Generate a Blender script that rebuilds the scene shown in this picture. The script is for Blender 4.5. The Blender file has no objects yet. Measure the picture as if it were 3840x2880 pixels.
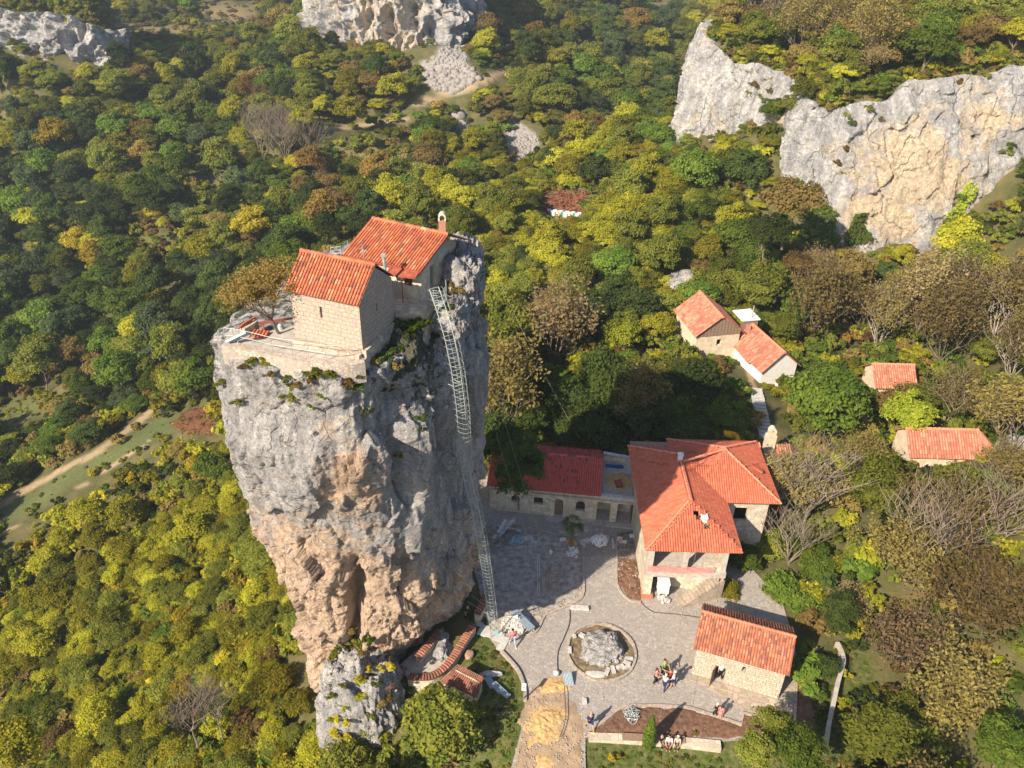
import bpy, math, random
import numpy as np
from mathutils import Vector, Matrix
from mathutils.geometry import tessellate_polygon
rng = np.random.default_rng(7); random.seed(7)
S = bpy.context.scene; COL = S.collection
# ------------------------------------------------------------------ camera, sky, sun, exposure
F = 828.0; CAM = np.array([0, 0, 50.0])
_d = np.array([-34, 1276, 828.0]); _d /= np.linalg.norm(_d)
_y = np.array([0, 0, 1.0]) - _d * _d[2]; _y /= np.linalg.norm(_y)
_x = np.cross(_y, -_d); RW = np.array([_x, _y, -_d])
cd = bpy.data.cameras.new('camera'); cam = bpy.data.objects.new('camera', cd); COL.objects.link(cam); S.camera = cam
M = Matrix(((RW[0][0], -RW[0][1], -RW[0][2]), (RW[1][0], -RW[1][1], -RW[1][2]), (RW[2][0], -RW[2][1], -RW[2][2]))).to_4x4()
M.translation = Vector(CAM); cam.matrix_world = M
cd.sensor_width = 36; cd.lens = 36 * F / 1024; cd.clip_end = 4000; cd.clip_start = 0.5
SUN_EL, SUN_AZ = math.radians(36), math.radians(222)      # azimuth from +Y clockwise: the sun stands behind the camera, to the left
w = bpy.data.worlds.new('World'); S.world = w; w.use_nodes = True
nt = w.node_tree; sk = nt.nodes.new('ShaderNodeTexSky'); sk.sky_type = 'NISHITA'; sk.sun_disc = False
sk.sun_elevation = SUN_EL; sk.sun_rotation = SUN_AZ; sk.altitude = 400; sk.dust_density = 1.5
bgn = nt.nodes['Background']; nt.links.new(sk.outputs[0], bgn.inputs[0]); bgn.inputs[1].default_value = 0.085
sl = bpy.data.lights.new('sun', 'SUN'); sl.energy = 5.0; sl.angle = math.radians(0.53); sl.color = (1, 0.86, 0.66)
so = bpy.data.objects.new('sun', sl); COL.objects.link(so)
sd = Vector((math.sin(SUN_AZ) * math.cos(SUN_EL), math.cos(SUN_AZ) * math.cos(SUN_EL), math.sin(SUN_EL)))
so.rotation_euler = sd.to_track_quat('Z', 'Y').to_euler(); so.location = sd * 300
S.view_settings.view_transform = 'Standard'; S.view_settings.look = 'None'; S.view_settings.exposure = 0.9; S.view_settings.gamma = 1

# ------------------------------------------------------------------ measuring helpers (turn a photo point into a place)
def ray(u, v): return RW @ np.array([(u - 512), (v - 384), F])
def G(u, v, z=0.0):
    r = ray(u, v); return CAM + r * ((z - 50) / r[2])
def GY(u, v, Y):
    r = ray(u, v); return CAM + r * (Y / r[1])
def proj(P):
    c = (np.asarray(P) - CAM) @ RW
    return c[..., 0] / c[..., 2] * F + 512, c[..., 1] / c[..., 2] * F + 384, c[..., 2]
# ------------------------------------------------------------------ noise (vectorised)
_pr = np.random.default_rng(3); PERM = _pr.permutation(256); PERM = np.concatenate([PERM, PERM, PERM])
GR = _pr.normal(size=(256, 3)); GR /= np.linalg.norm(GR, axis=1)[:, None]
def perlin(P):
    P = np.asarray(P, float); I = np.floor(P).astype(int); f = P - I; I &= 255
    t = f * f * f * (f * (f * 6 - 15) + 10); out = 0
    for dx in (0, 1):
        wx = t[..., 0] if dx else 1 - t[..., 0]
        for dy in (0, 1):
            wy = t[..., 1] if dy else 1 - t[..., 1]
            for dz in (0, 1):
                wz = t[..., 2] if dz else 1 - t[..., 2]
                h = PERM[PERM[PERM[(I[..., 0] + dx) & 255] + ((I[..., 1] + dy) & 255)] + ((I[..., 2] + dz) & 255)]
                g = GR[h]; out = out + wx * wy * wz * (g[..., 0] * (f[..., 0] - dx) + g[..., 1] * (f[..., 1] - dy) + g[..., 2] * (f[..., 2] - dz))
    return out * 1.6
def fbm(P, o=4, lac=2.07, gain=0.5):
    P = np.asarray(P, float); a = 1; s = 0
    for i in range(o): s = s + a * perlin(P + i * 17.3); P = P * lac; a *= gain
    return s
def ridged(P, o=4, gain=0.5):
    P = np.asarray(P, float); a = 1; s = 0
    for i in range(o): s = s + a * (1 - 2 * np.abs(perlin(P + i * 9.1))); P = P * 2.1; a *= gain
    return s
def facets(P, cell, seed=0, slope=.5):
    """angular breaks: every cell of rock has its own tilted plane"""
    Q = np.asarray(P, float) / cell + seed * 3.7; Q = Q + .18 * np.stack([perlin(Q * 1.7), perlin(Q * 1.7 + 9), perlin(Q * 1.7 + 19)], -1); I = np.floor(Q).astype(int); best = np.full(Q.shape[:-1], 9.0); out = np.zeros(Q.shape[:-1])
    for dx in (-1, 0, 1):
        for dy in (-1, 0, 1):
            for dz in (-1, 0, 1):
                J = I + np.array([dx, dy, dz]); h = PERM[PERM[PERM[J[..., 0] & 255] + (J[..., 1] & 255)] + (J[..., 2] & 255)]
                c = J + .5 + .42 * np.stack([GR[h][..., 0], GR[(h + 85) & 255][..., 1], GR[(h + 170) & 255][..., 2]], -1); D = Q - c; d = (D ** 2).sum(-1); m = d < best
                n_ = GR[(h * 7 + 31) & 255]; val = (D * n_).sum(-1) * slope + (h / 255. - .5) * .35; best = np.where(m, d, best); out = np.where(m, val, out)
    return out * cell[0] if hasattr(cell, '__len__') else out * cell
def sstep(a, b, x): t = np.clip((x - a) / (b - a), 0, 1); return t * t * (3 - 2 * t)
def inpoly(X, Y, poly):
    X = np.asarray(X, float); Y = np.asarray(Y, float); r = np.zeros(X.shape, bool); n = len(poly)
    for i in range(n):
        x1, y1 = poly[i][:2]; x2, y2 = poly[(i + 1) % n][:2]
        if y1 == y2: continue
        c = ((y1 > Y) != (y2 > Y)) & (X < (x2 - x1) * (Y - y1) / (y2 - y1) + x1); r ^= c
    return r
def pdist(X, Y, poly, closed=True):
    d = np.full(np.shape(X), 1e9); n = len(poly)
    for i in range(n if closed else n - 1):
        x1, y1 = poly[i][:2]; x2, y2 = poly[(i + 1) % n][:2]; dx, dy = x2 - x1, y2 - y1
        t = np.clip(((X - x1) * dx + (Y - y1) * dy) / (dx * dx + dy * dy + 1e-9), 0, 1)
        d = np.minimum(d, np.hypot(X - x1 - t * dx, Y - y1 - t * dy))
    return d
def sdist(X, Y, poly): d = pdist(X, Y, poly); return np.where(inpoly(X, Y, poly), d, -d)
def resample(pts, n):
    pts = np.array(pts, float); L = np.r_[0, np.cumsum(np.linalg.norm(np.diff(pts, axis=0), axis=1))]
    t = np.linspace(0, L[-1], n); return np.stack([np.interp(t, L, pts[:, k]) for k in range(pts.shape[1])], 1)
def smooth(pts, n, closed=False):
    P = [np.array(p, float) for p in pts]; m = len(P); out = []
    for i in range(m if closed else m - 1):
        p0 = P[(i - 1) % m] if closed or i > 0 else P[0]; p1 = P[i]; p2 = P[(i + 1) % m]; p3 = P[(i + 2) % m] if closed or i + 2 < m else P[-1]
        for k in range(n):
            t = k / n; out.append(.5 * ((2 * p1) + (-p0 + p2) * t + (2 * p0 - 5 * p1 + 4 * p2 - p3) * t * t + (-p0 + 3 * p1 - 3 * p2 + p3) * t ** 3))
    if not closed: out.append(P[-1])
    return np.array(out)

# ------------------------------------------------------------------ mesh + object helpers
UNIT, LIFT = 1.0, 0.0     # drawing unit and datum height of the group being built
class MB:
    def __init__(s): s.v = []; s.f = []; s.a = []; s.uv = []
    def face(s, pts, a=0.5, uv=None):
        i = len(s.v); s.v += [tuple(map(float, p)) for p in pts]; s.f.append(tuple(range(i, i + len(pts)))); s.a.append(a); s.uv.append(uv)
    def box(s, c, size, rz=0, a=0.5, rot=None, jit=0):
        hx, hy, hz = size[0] / 2, size[1] / 2, size[2] / 2
        R = rot if rot is not None else Matrix.Rotation(rz, 3, 'Z'); c = Vector(c)
        P = [c + R @ Vector((x * hx * (1 + random.uniform(-jit, jit)), y * hy * (1 + random.uniform(-jit, jit)), z * hz * (1 + random.uniform(-jit, jit)))) for z in (-1, 1) for y in (-1, 1) for x in (-1, 1)]
        i = len(s.v); s.v += [tuple(p) for p in P]
        for q in ((0, 2, 3, 1), (4, 5, 7, 6), (0, 1, 5, 4), (1, 3, 7, 5), (3, 2, 6, 7), (2, 0, 4, 6)): s.f.append(tuple(i + k for k in q)); s.a.append(a); s.uv.append(None)
        return s
    def tube(s, pts, r, n=6, a=0.5, cap=True):
        P = [Vector(p) for p in pts]; rr = r if hasattr(r, '__len__') else [r] * len(P); i0 = len(s.v); up = Vector((0.13, 0.21, 1)).normalized()
        for k, p in enumerate(P):
            d = (P[min(k + 1, len(P) - 1)] - P[max(k - 1, 0)]).normalized(); x = d.cross(up)
            if x.length < .05: x = d.cross(Vector((1, 0, 0)))
            x.normalize(); y = d.cross(x)
            for j in range(n): t = 2 * math.pi * j / n; s.v.append(tuple(p + (x * math.cos(t) + y * math.sin(t)) * rr[k]))
        for k in range(len(P) - 1):
            for j in range(n): a0 = i0 + k * n; s.f.append((a0 + j, a0 + (j + 1) % n, a0 + n + (j + 1) % n, a0 + n + j)); s.a.append(a); s.uv.append(None)
        if cap:
            s.f.append(tuple(i0 + j for j in range(n - 1, -1, -1))); s.a.append(a); s.uv.append(None)
            e = i0 + (len(P) - 1) * n; s.f.append(tuple(e + j for j in range(n))); s.a.append(a); s.uv.append(None)
        return s
    def beam(s, p, q, wd, h=None, a=0.5):
        p, q = Vector(p), Vector(q); h = h or wd; d = q - p; L = d.length; d.normalize(); x = d.cross(Vector((0, 0, 1)))
        if x.length < 1e-3: x = Vector((1, 0, 0))
        x.normalize(); y = x.cross(d); R = Matrix((x, d, y)).transposed(); return s.box((p + q) / 2, (wd, L, h), rot=R, a=a)
    def build(s, name, mat, parent=None, smoothf=False, kind=None):
        m = bpy.data.meshes.new(name); m.from_pydata([(x * UNIT, y * UNIT, z * UNIT + LIFT) for x, y, z in s.v], [], s.f); m.materials.append(mat)
        at = m.attributes.new('var', 'FLOAT', 'FACE'); at.data.foreach_set('value', np.array(s.a, np.float32))
        if any(u is not None for u in s.uv):
            l = m.uv_layers.new(name='UVMap'); k = 0; buf = np.zeros((len(l.data), 2), np.float32)
            for f, u in zip(s.f, s.uv):
                for j in range(len(f)):
                    if u is not None: buf[k] = u[j]
                    k += 1
            l.data.foreach_set('uv', buf.ravel())
        return link(name, m, parent, smoothf, kind)
def wmat(o):
    b = Matrix.LocRotScale(o.location, o.rotation_euler, o.scale)
    return wmat(o.parent) @ o.matrix_parent_inverse @ b if o.parent else b
def link(name, m, parent=None, smoothf=False, kind=None):
    if smoothf: m.polygons.foreach_set('use_smooth', [True] * len(m.polygons))
    o = bpy.data.objects.new(name, m); COL.objects.link(o)
    if parent is not None: o.parent = parent; o.matrix_parent_inverse = wmat(parent).inverted()
    if kind: o['kind'] = kind
    return o
def npmesh(name, V, Fq, mat, attrs=None):
    m = bpy.data.meshes.new(name); V = np.ascontiguousarray(V, np.float32); Fq = np.ascontiguousarray(Fq, np.int32); k = Fq.shape[1]
    m.vertices.add(len(V)); m.vertices.foreach_set('co', V.ravel()); m.loops.add(Fq.size); m.loops.foreach_set('vertex_index', Fq.ravel())
    m.polygons.add(len(Fq)); m.polygons.foreach_set('loop_start', np.arange(0, Fq.size, k, dtype=np.int32)); m.polygons.foreach_set('loop_total', np.full(len(Fq), k, np.int32))
    m.update(calc_edges=True); m.materials.append(mat)
    for n, (dom, val) in (attrs or {}).items():
        a = m.attributes.new(n, 'FLOAT', dom); a.data.foreach_set('value', np.ascontiguousarray(val, np.float32).ravel())
    return m
def grid_faces(nr, nc, wrap=False):
    i = np.arange(nr - 1)[:, None]; j = np.arange(nc if wrap else nc - 1)[None, :]; j2 = (j + 1) % nc
    return np.stack([i * nc + j, i * nc + j2, (i + 1) * nc + j2, (i + 1) * nc + j], -1).reshape(-1, 4)
def tag(o, label=None, cat=None, group=None, kind=None):
    if label: o['label'] = label
    if cat: o['category'] = cat
    if group: o['group'] = group
    if kind: o['kind'] = kind
    return o
def thing(name, label, cat, loc=(0, 0, 0), rz=0, group=None):
    o = bpy.data.objects.new(name, None); COL.objects.link(o); o.location = (loc[0] * UNIT, loc[1] * UNIT, loc[2] * UNIT + LIFT); o.rotation_euler = (0, 0, rz); o.empty_display_size = 0.3
    return tag(o, label, cat, group)
def copy_thing(r, loc, rz=0, sc=1.0, label=None):
    c = r.copy(); COL.objects.link(c); c.location = loc; c.rotation_euler = (0, 0, rz)
    c.scale = (sc, sc, sc) if not hasattr(sc, '__len__') else sc
    if label: c['label'] = label
    for ch in r.children:
        d = ch.copy(); COL.objects.link(d); d.parent = c
        for g in ch.children: e = g.copy(); COL.objects.link(e); e.parent = d
    return c

# ------------------------------------------------------------------ materials
def newmat(name):
    m = bpy.data.materials.new(name); m.use_nodes = True; n = m.node_tree.nodes; b = n['Principled BSDF']; b.inputs['Roughness'].default_value = .85
    b.inputs['Specular IOR Level'].default_value = .25; return m, m.node_tree, b
def nd(t, kind, **kw):
    x = t.nodes.new(kind)
    for k, v in kw.items():
        if k.startswith('i_'): x.inputs[k[2:].replace('_', ' ')].default_value = v
        else: setattr(x, k, v)
    return x
def ramp(t, src, stops, interp='LINEAR'):
    r = t.nodes.new('ShaderNodeValToRGB'); cr = r.color_ramp; cr.interpolation = interp
    while len(cr.elements) < len(stops): cr.elements.new(.5)
    for e, (p, c) in zip(cr.elements, stops): e.position = p; e.color = (*c, 1) if hasattr(c, '__len__') else (c, c, c, 1)
    t.links.new(src, r.inputs[0]); return r.outputs[0]
def tex_noise(t, co, scale, detail=5, rough=.55, dist=0):
    n = nd(t, 'ShaderNodeTexNoise'); n.inputs['Scale'].default_value = scale; n.inputs['Detail'].default_value = detail; n.inputs['Roughness'].default_value = rough
    n.inputs['Distortion'].default_value = dist
    if co is not None: t.links.new(co, n.inputs['Vector'])
    return n.outputs['Fac']
def mapping(t, co, sc=(1, 1, 1), rot=(0, 0, 0)):
    m = nd(t, 'ShaderNodeMapping'); m.inputs['Scale'].default_value = sc; m.inputs['Rotation'].default_value = rot; t.links.new(co, m.inputs['Vector']); return m.outputs[0]
def mix(t, fac, a, b, mode='MIX'):
    x = nd(t, 'ShaderNodeMix', data_type='RGBA', blend_type=mode)
    for s, v in ((x.inputs[0], fac), (x.inputs[6], a), (x.inputs[7], b)):
        if isinstance(v, (int, float)): s.default_value = v
        elif isinstance(v, tuple): s.default_value = (*v, 1)
        else: t.links.new(v, s)
    return x.outputs[2]
def math_(t, op, a, b=None):
    x = nd(t, 'ShaderNodeMath', operation=op)
    for s, v in zip(x.inputs, (a, b)):
        if v is None: continue
        if isinstance(v, (int, float)): s.default_value = v
        else: t.links.new(v, s)
    return x.outputs[0]
def bump(t, b, h, strength=.5, dist=.1):
    x = nd(t, 'ShaderNodeBump'); x.inputs['Strength'].default_value = strength; x.inputs['Distance'].default_value = dist
    t.links.new(h, x.inputs['Height']); t.links.new(x.outputs[0], b.inputs['Normal']); return x
def objco(t): return nd(t, 'ShaderNodeTexCoord').outputs['Object']
def attr(t, name): return nd(t, 'ShaderNodeAttribute', attribute_name=name).outputs['Fac']
def plain(name, c, rough=.8, vary=.25, scale=6, metal=0, bmp=.2):
    m, t, b = newmat(name); co = objco(t); n = tex_noise(t, co, scale); lo = tuple(x * (1 - vary) for x in c); hi = tuple(min(1, x * (1 + vary)) for x in c)
    t.links.new(ramp(t, n, [(.3, lo), (.7, hi)]), b.inputs['Base Color']); b.inputs['Roughness'].default_value = rough; b.inputs['Metallic'].default_value = metal
    bump(t, b, n, bmp, .02); return m
def rock_mat(name, warm_z=None, scale=1.0, grey=(.66, .63, .625), warm=(.68, .52, .4), warm_amt=.5, streak=True, moss=True):
    m, t, b = newmat(name); co = objco(t); w1 = attr(t, 'warm')
    n1 = tex_noise(t, co, .9 * scale, 8, .62, .4); n2 = tex_noise(t, co, 6 * scale, 6, .7); n3 = tex_noise(t, mapping(t, co, (1.2 * scale, 1.2 * scale, .18 * scale)), 1.6, 6, .6)
    g = ramp(t, n2, [(.25, tuple(x * .5 for x in grey)), (.48, grey), (.72, tuple(x * 1.45 for x in grey))])
    g = mix(t, ramp(t, n3, [(.38, 0), (.6, .75)]), g, (.36, .36, .38) if streak else grey)
    wcol = ramp(t, n2, [(.25, tuple(x * .55 for x in warm)), (.5, warm), (.75, tuple(min(1, x * 1.35) for x in warm))])
    wcol = mix(t, ramp(t, n3, [(.45, 0), (.75, .7)]), wcol, (.56, .45, .36))
    f = math_(t, 'ADD', math_(t, 'MULTIPLY', math_(t, 'SUBTRACT', n1, .5), 3.0), w1)
    c = mix(t, ramp(t, f, [(.25, 0), (.85, 1)]), g, wcol)
    n5 = tex_noise(t, co, .5 * scale, 4, .6, 1.0); c = mix(t, ramp(t, n5, [(.6, 0), (.72, .5)]), c, (.5, .47, .44))
    if moss:
        n4 = tex_noise(t, co, 2.3 * scale, 7, .7); c = mix(t, ramp(t, math_(t, 'ADD', n4, math_(t, 'MULTIPLY', attr(t, 'moss'), .4)), [(.66, 0), (.74, .85)]), c, (.06, .065, .03))
    vo = nd(t, 'ShaderNodeTexVoronoi', feature='F1'); vo.inputs['Scale'].default_value = 2.6 * scale; t.links.new(co, vo.inputs['Vector'])
    pit = ramp(t, vo.outputs['Distance'], [(.0, 0), (.2, 1)]); pm = ramp(t, tex_noise(t, co, .8 * scale, 3), [(.5, 1), (.6, 0)]); pit = math_(t, 'MAXIMUM', pit, pm)
    # fracture lines, fine speckle and weathering stains
    wv = nd(t, 'ShaderNodeVectorMath', operation='MULTIPLY_ADD'); nc = nd(t, 'ShaderNodeTexNoise'); nc.inputs['Scale'].default_value = 1.4 * scale; nc.inputs['Detail'].default_value = 5; t.links.new(co, nc.inputs['Vector'])
    t.links.new(nc.outputs['Color'], wv.inputs[0]); wv.inputs[1].default_value = (.9 / scale,) * 3; t.links.new(co, wv.inputs[2]); ve = nd(t, 'ShaderNodeTexVoronoi', feature='DISTANCE_TO_EDGE'); ve.inputs['Scale'].default_value = .55 * scale
    t.links.new(mapping(t, wv.outputs[0], (1, 1, .45)), ve.inputs['Vector']); crk = ramp(t, ve.outputs['Distance'], [(.0, 0), (.022, 1)]); crk = math_(t, 'MAXIMUM', crk, ramp(t, tex_noise(t, co, .6 * scale, 3), [(.46, 0), (.54, 1)]))
    sp = tex_noise(t, co, 16 * scale, 4, .75); spk = ramp(t, sp, [(.36, .3), (.46, 1)]); md_ = tex_noise(t, co, 4.2 * scale, 8, .8); mot = ramp(t, md_, [(.3, .5), (.5, .95), (.7, 1.3)])
    c = mix(t, .6, c, spk, 'MULTIPLY'); c = mix(t, .75, c, mot, 'MULTIPLY'); c = mix(t, crk, mix(t, .45, c, (.1, .09, .08)), c)
    t.links.new(mix(t, pit, (.07, .065, .06), c), b.inputs['Base Color'])
    b.inputs['Roughness'].default_value = .92; b.inputs['Specular IOR Level'].default_value = .15
    hh = math_(t, 'ADD', tex_noise(t, co, 3.5 * scale, 10, .78), math_(t, 'MULTIPLY', n1, .6)); hh = math_(t, 'ADD', hh, math_(t, 'MULTIPLY', crk, .35)); hh = math_(t, 'ADD', hh, math_(t, 'MULTIPLY', sp, .25)); bump(t, b, hh, 1.0, .4 / scale); return m
def tile_mat(name, stops, dirt=.3):
    m, t, b = newmat(name); co = objco(t); v = attr(t, 'var'); c = ramp(t, v, stops)
    n = tex_noise(t, co, 1.3, 6, .65); n2 = tex_noise(t, co, 14, 4, .6)
    c = mix(t, ramp(t, n, [(.45, 0), (.75, dirt)]), c, (.12, .07, .055)); c = mix(t, ramp(t, n2, [(.35, .28), (.6, 0)]), c, (.55, .3, .2))
    t.links.new(c, b.inputs['Base Color']); b.inputs['Roughness'].default_value = .75; bump(t, b, n2, .3, .02); return m
def brick_mat(name, c1, c2, mortar, bw=.5, bh=.25, ms=.02, vary=.5, dist=.04, stain=(.2, .17, .14), stain_amt=.3):
    m, t, b = newmat(name); uv = nd(t, 'ShaderNodeTexCoord').outputs['UV']; co = objco(t)
    ns = nd(t, 'ShaderNodeTexNoise'); ns.inputs['Scale'].default_value = 2.2; ns.inputs['Detail'].default_value = 3; t.links.new(uv, ns.inputs['Vector'])
    vm = nd(t, 'ShaderNodeVectorMath', operation='MULTIPLY_ADD'); t.links.new(ns.outputs['Color'], vm.inputs[0]); vm.inputs[1].default_value = (dist * 3, dist * 3, 0); t.links.new(uv, vm.inputs[2])
    br = nd(t, 'ShaderNodeTexBrick'); br.offset = .5; br.squash = .7; br.squash_frequency = 3; t.links.new(vm.outputs[0], br.inputs['Vector'])
    br.inputs['Scale'].default_value = 1; br.inputs['Brick Width'].default_value = bw; br.inputs['Row Height'].default_value = bh; br.inputs['Mortar Size'].default_value = ms; br.inputs['Mortar Smooth'].default_value = .4
    br.inputs['Color1'].default_value = (*c1, 1); br.inputs['Color2'].default_value = (*c2, 1); br.inputs['Mortar'].default_value = (*mortar, 1); br.inputs['Bias'].default_value = 0
    n = tex_noise(t, co, 1.1, 6, .6); n2 = tex_noise(t, co, 9, 5, .65)
    c = mix(t, vary, br.outputs['Color'], ramp(t, n2, [(.3, .35), (.7, 1.0)]), 'MULTIPLY'); c = mix(t, ramp(t, n, [(.5, 0), (.72, stain_amt)]), c, stain)
    t.links.new(c, b.inputs['Base Color']); h = math_(t, 'SUBTRACT', math_(t, 'MULTIPLY', n2, .5), br.outputs['Fac']); bump(t, b, h, .6, .03); return m
def cobble_mat(name, c, mortar, scale=3, edge=.06, patch=(.3, .27, .25), patch_amt=.5, rnd=.35):
    m, t, b = newmat(name); co = objco(t)
    v = nd(t, 'ShaderNodeTexVoronoi', feature='DISTANCE_TO_EDGE'); v.inputs['Scale'].default_value = scale; t.links.new(co, v.inputs['Vector'])
    v2 = nd(t, 'ShaderNodeTexVoronoi', feature='F1'); v2.inputs['Scale'].default_value = scale; t.links.new(co, v2.inputs['Vector'])
    sep = nd(t, 'ShaderNodeSeparateColor'); t.links.new(v2.outputs['Color'], sep.inputs[0])
    stone = ramp(t, sep.outputs[0], [(0, tuple(x * (1 - rnd) for x in c)), (1, tuple(min(1, x * (1 + rnd)) for x in c))])
    e = ramp(t, v.outputs['Distance'], [(0, 0), (edge, 1)]); cc = mix(t, e, mortar, stone)
    n = tex_noise(t, co, .5, 6, .65, .6); cc = mix(t, ramp(t, n, [(.4, 0), (.62, patch_amt)]), cc, patch)
    n3 = tex_noise(t, co, 7, 6, .7); cc = mix(t, .5, cc, ramp(t, n3, [(.3, .7), (.7, 1.15)]), 'MULTIPLY')
    t.links.new(cc, b.inputs['Base Color']); bump(t, b, math_(t, 'ADD', e, n3), .5, .03); return m
def leaf_mat(name, stops, trans=.3):
    m = bpy.data.materials.new(name); m.use_nodes = True; t = m.node_tree; t.nodes.remove(t.nodes['Principled BSDF']); out = t.nodes['Material Output']
    v = attr(t, 'var'); oi = nd(t, 'ShaderNodeObjectInfo').outputs['Random']
    f = math_(t, 'ADD', math_(t, 'MULTIPLY', v, .62), math_(t, 'MULTIPLY', oi, .38)); c = ramp(t, f, stops)
    hs = nd(t, 'ShaderNodeHueSaturation'); t.links.new(c, hs.inputs['Color']); t.links.new(math_(t, 'ADD', math_(t, 'MULTIPLY', oi, .035), .48), hs.inputs['Hue'])
    t.links.new(math_(t, 'ADD', math_(t, 'MULTIPLY', oi, .5), .75), hs.inputs['Value'])
    df = nd(t, 'ShaderNodeBsdfDiffuse'); tr = nd(t, 'ShaderNodeBsdfTranslucent'); t.links.new(hs.outputs[0], df.inputs[0]); t.links.new(hs.outputs[0], tr.inputs[0])
    mx = nd(t, 'ShaderNodeMixShader'); mx.inputs[0].default_value = trans; t.links.new(df.outputs[0], mx.inputs[1]); t.links.new(tr.outputs[0], mx.inputs[2]); t.links.new(mx.outputs[0], out.inputs[0]); return m

ROCK = rock_mat('limestone', warm=(.78, .57, .43))
ROCKF = rock_mat('cliff_limestone', scale=.35, grey=(.68, .665, .66), warm=(.84, .67, .48), moss=True)
TILE_NEW = tile_mat('new_red_tiles', [(0, (.42, .085, .045)), (.5, (.5, .115, .06)), (1, (.56, .15, .085))], .24)
TILE_CRIM = tile_mat('crimson_tiles', [(0, (.36, .055, .04)), (.5, (.44, .075, .06)), (1, (.5, .1, .07))], .06)
TILE_TOP = tile_mat('orange_barrel_tiles', [(0, (.14, .07, .06)), (.12, (.34, .09, .045)), (.5, (.48, .12, .05)), (.9, (.56, .17, .07)), (1, (.58, .3, .18))], .35)
TILE_OLD = tile_mat('weathered_barrel_tiles', [(0, (.12, .06, .05)), (.2, (.3, .09, .05)), (.6, (.46, .14, .07)), (1, (.55, .24, .14))], .5)
TILE_FAR = tile_mat('faded_tiles', [(0, (.3, .1, .07)), (.5, (.5, .16, .1)), (1, (.62, .27, .18))], .3)
CAPM = plain('mortared_ridge_cap', (.6, .24, .15), vary=.3, scale=9)
ASHLAR = brick_mat('pale_ashlar', (.62, .52, .4), (.5, .38, .27), (.4, .33, .26), .46, .3, .012, .4, .03, (.32, .26, .22), .5)
ASHLAR_P = brick_mat('chapel_ashlar', (.6, .45, .34), (.47, .4, .35), (.33, .27, .23), .42, .26, .014, .6, .05, (.34, .3, .29), .75)
ASHLAR_Y = brick_mat('cream_rubble_courses', (.6, .54, .44), (.46, .4, .32), (.3, .25, .2), .34, .22, .018, .5, .06, (.45, .38, .3), .3)
RUBBLE = cobble_mat('rubble_masonry', (.5, .42, .33), (.3, .24, .19), 3.2, .05, (.42, .35, .28), .3)
RUBBLE_B = cobble_mat('cream_crazy_stone', (.55, .49, .39), (.42, .35, .26), 2.6, .05, (.5, .42, .32), .3, .25)
MASON = cobble_mat('terrace_masonry', (.47, .405, .35), (.33, .28, .24), 8.5, .1, (.42, .365, .31), .6, .3)
PAVE = cobble_mat('cobbled_paving', (.37, .335, .31), (.29, .262, .245), 4.6, .09, (.33, .295, .272), .6, .22)
FLAG = cobble_mat('crazy_paving', (.42, .345, .28), (.25, .2, .165), 2.2, .05, (.36, .3, .25), .4, .2)
SOIL = plain('turned_soil', (.155, .085, .055), vary=.4, scale=3.5, bmp=.9)
DIRT = plain('packed_dirt', (.3, .225, .17), vary=.3, scale=1.6, bmp=.6)
SAND = plain('building_sand', (.5, .33, .15), vary=.3, scale=5, bmp=1.0)
CONC = plain('pale_concrete', (.42, .38, .34), vary=.22, scale=3)
KERB = plain('kerb_stone', (.36, .3, .255), vary=.3, scale=5)
SLAB = plain('cut_limestone', (.46, .44, .43), vary=.25, scale=4)
PLASTER = plain('cream_plaster', (.6, .5, .38), vary=.2, scale=2)
WHITE = plain('white_paint', (.72, .71, .7), vary=.08, scale=3)
METAL = plain('galvanised_steel', (.42, .47, .47), rough=.45, vary=.15, metal=.3)
ZINC = plain('zinc_sheet', (.32, .4, .47), rough=.5, vary=.12, metal=.4)
WOOD = plain('weathered_wood', (.24, .17, .12), vary=.35, scale=8)
WOODR = plain('red_brown_wood', (.3, .08, .05), vary=.3, scale=6)
DARK = plain('dark_iron', (.05, .045, .04), vary=.3)
CABLEM = plain('pale_cable', (.26, .23, .21), vary=.1)
BLACKC = plain('black_cable', (.03, .03, .03), vary=.1)
BARK = plain('grey_bark', (.17, .13, .1), vary=.4, scale=8, bmp=.6)
PALEB = plain('pale_bark', (.36, .32, .28), vary=.3, scale=6)
BLUEC = plain('blue_cloth', (.03, .07, .22), vary=.2); YEL = plain('yellow_plastic', (.72, .36, .02), rough=.4, vary=.1)
REDN = plain('pink_mesh', (.75, .3, .28), vary=.15, scale=20)
BRICKR = brick_mat('red_brick', (.42, .14, .09), (.5, .2, .13), (.45, .36, .3), .22, .075, .01, .3, .005)
# ------------------------------------------------------------------ terrain
def ctrl(L): return np.array([GY(u, v, Y) if len(q) == 0 else (GY(u, v, Y) + np.array([0, 0, q[0]])) for u, v, Y, *q in L])
def tps(P):
    n = len(P); X = P[:, :2] / 100; D = np.linalg.norm(X[:, None] - X[None], axis=2); K = D * D * np.log(D + 1e-9)
    A = np.zeros((n + 3, n + 3)); A[:n, :n] = K + np.eye(n) * .004; A[:n, n] = 1; A[:n, n + 1:] = X; A[n, :n] = 1; A[n + 1:, :n] = X.T
    wt = np.linalg.solve(A, np.r_[P[:, 2], 0, 0, 0])
    def f(x, y):
        x = np.asarray(x, float) / 100; y = np.asarray(y, float) / 100; o = wt[n] + wt[n + 1] * x + wt[n + 2] * y
        for i in range(n):
            r2 = (x - X[i, 0]) ** 2 + (y - X[i, 1]) ** 2 + 1e-12; o = o + wt[i] * r2 * np.log(r2) * .5
        return o
    return f
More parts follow.
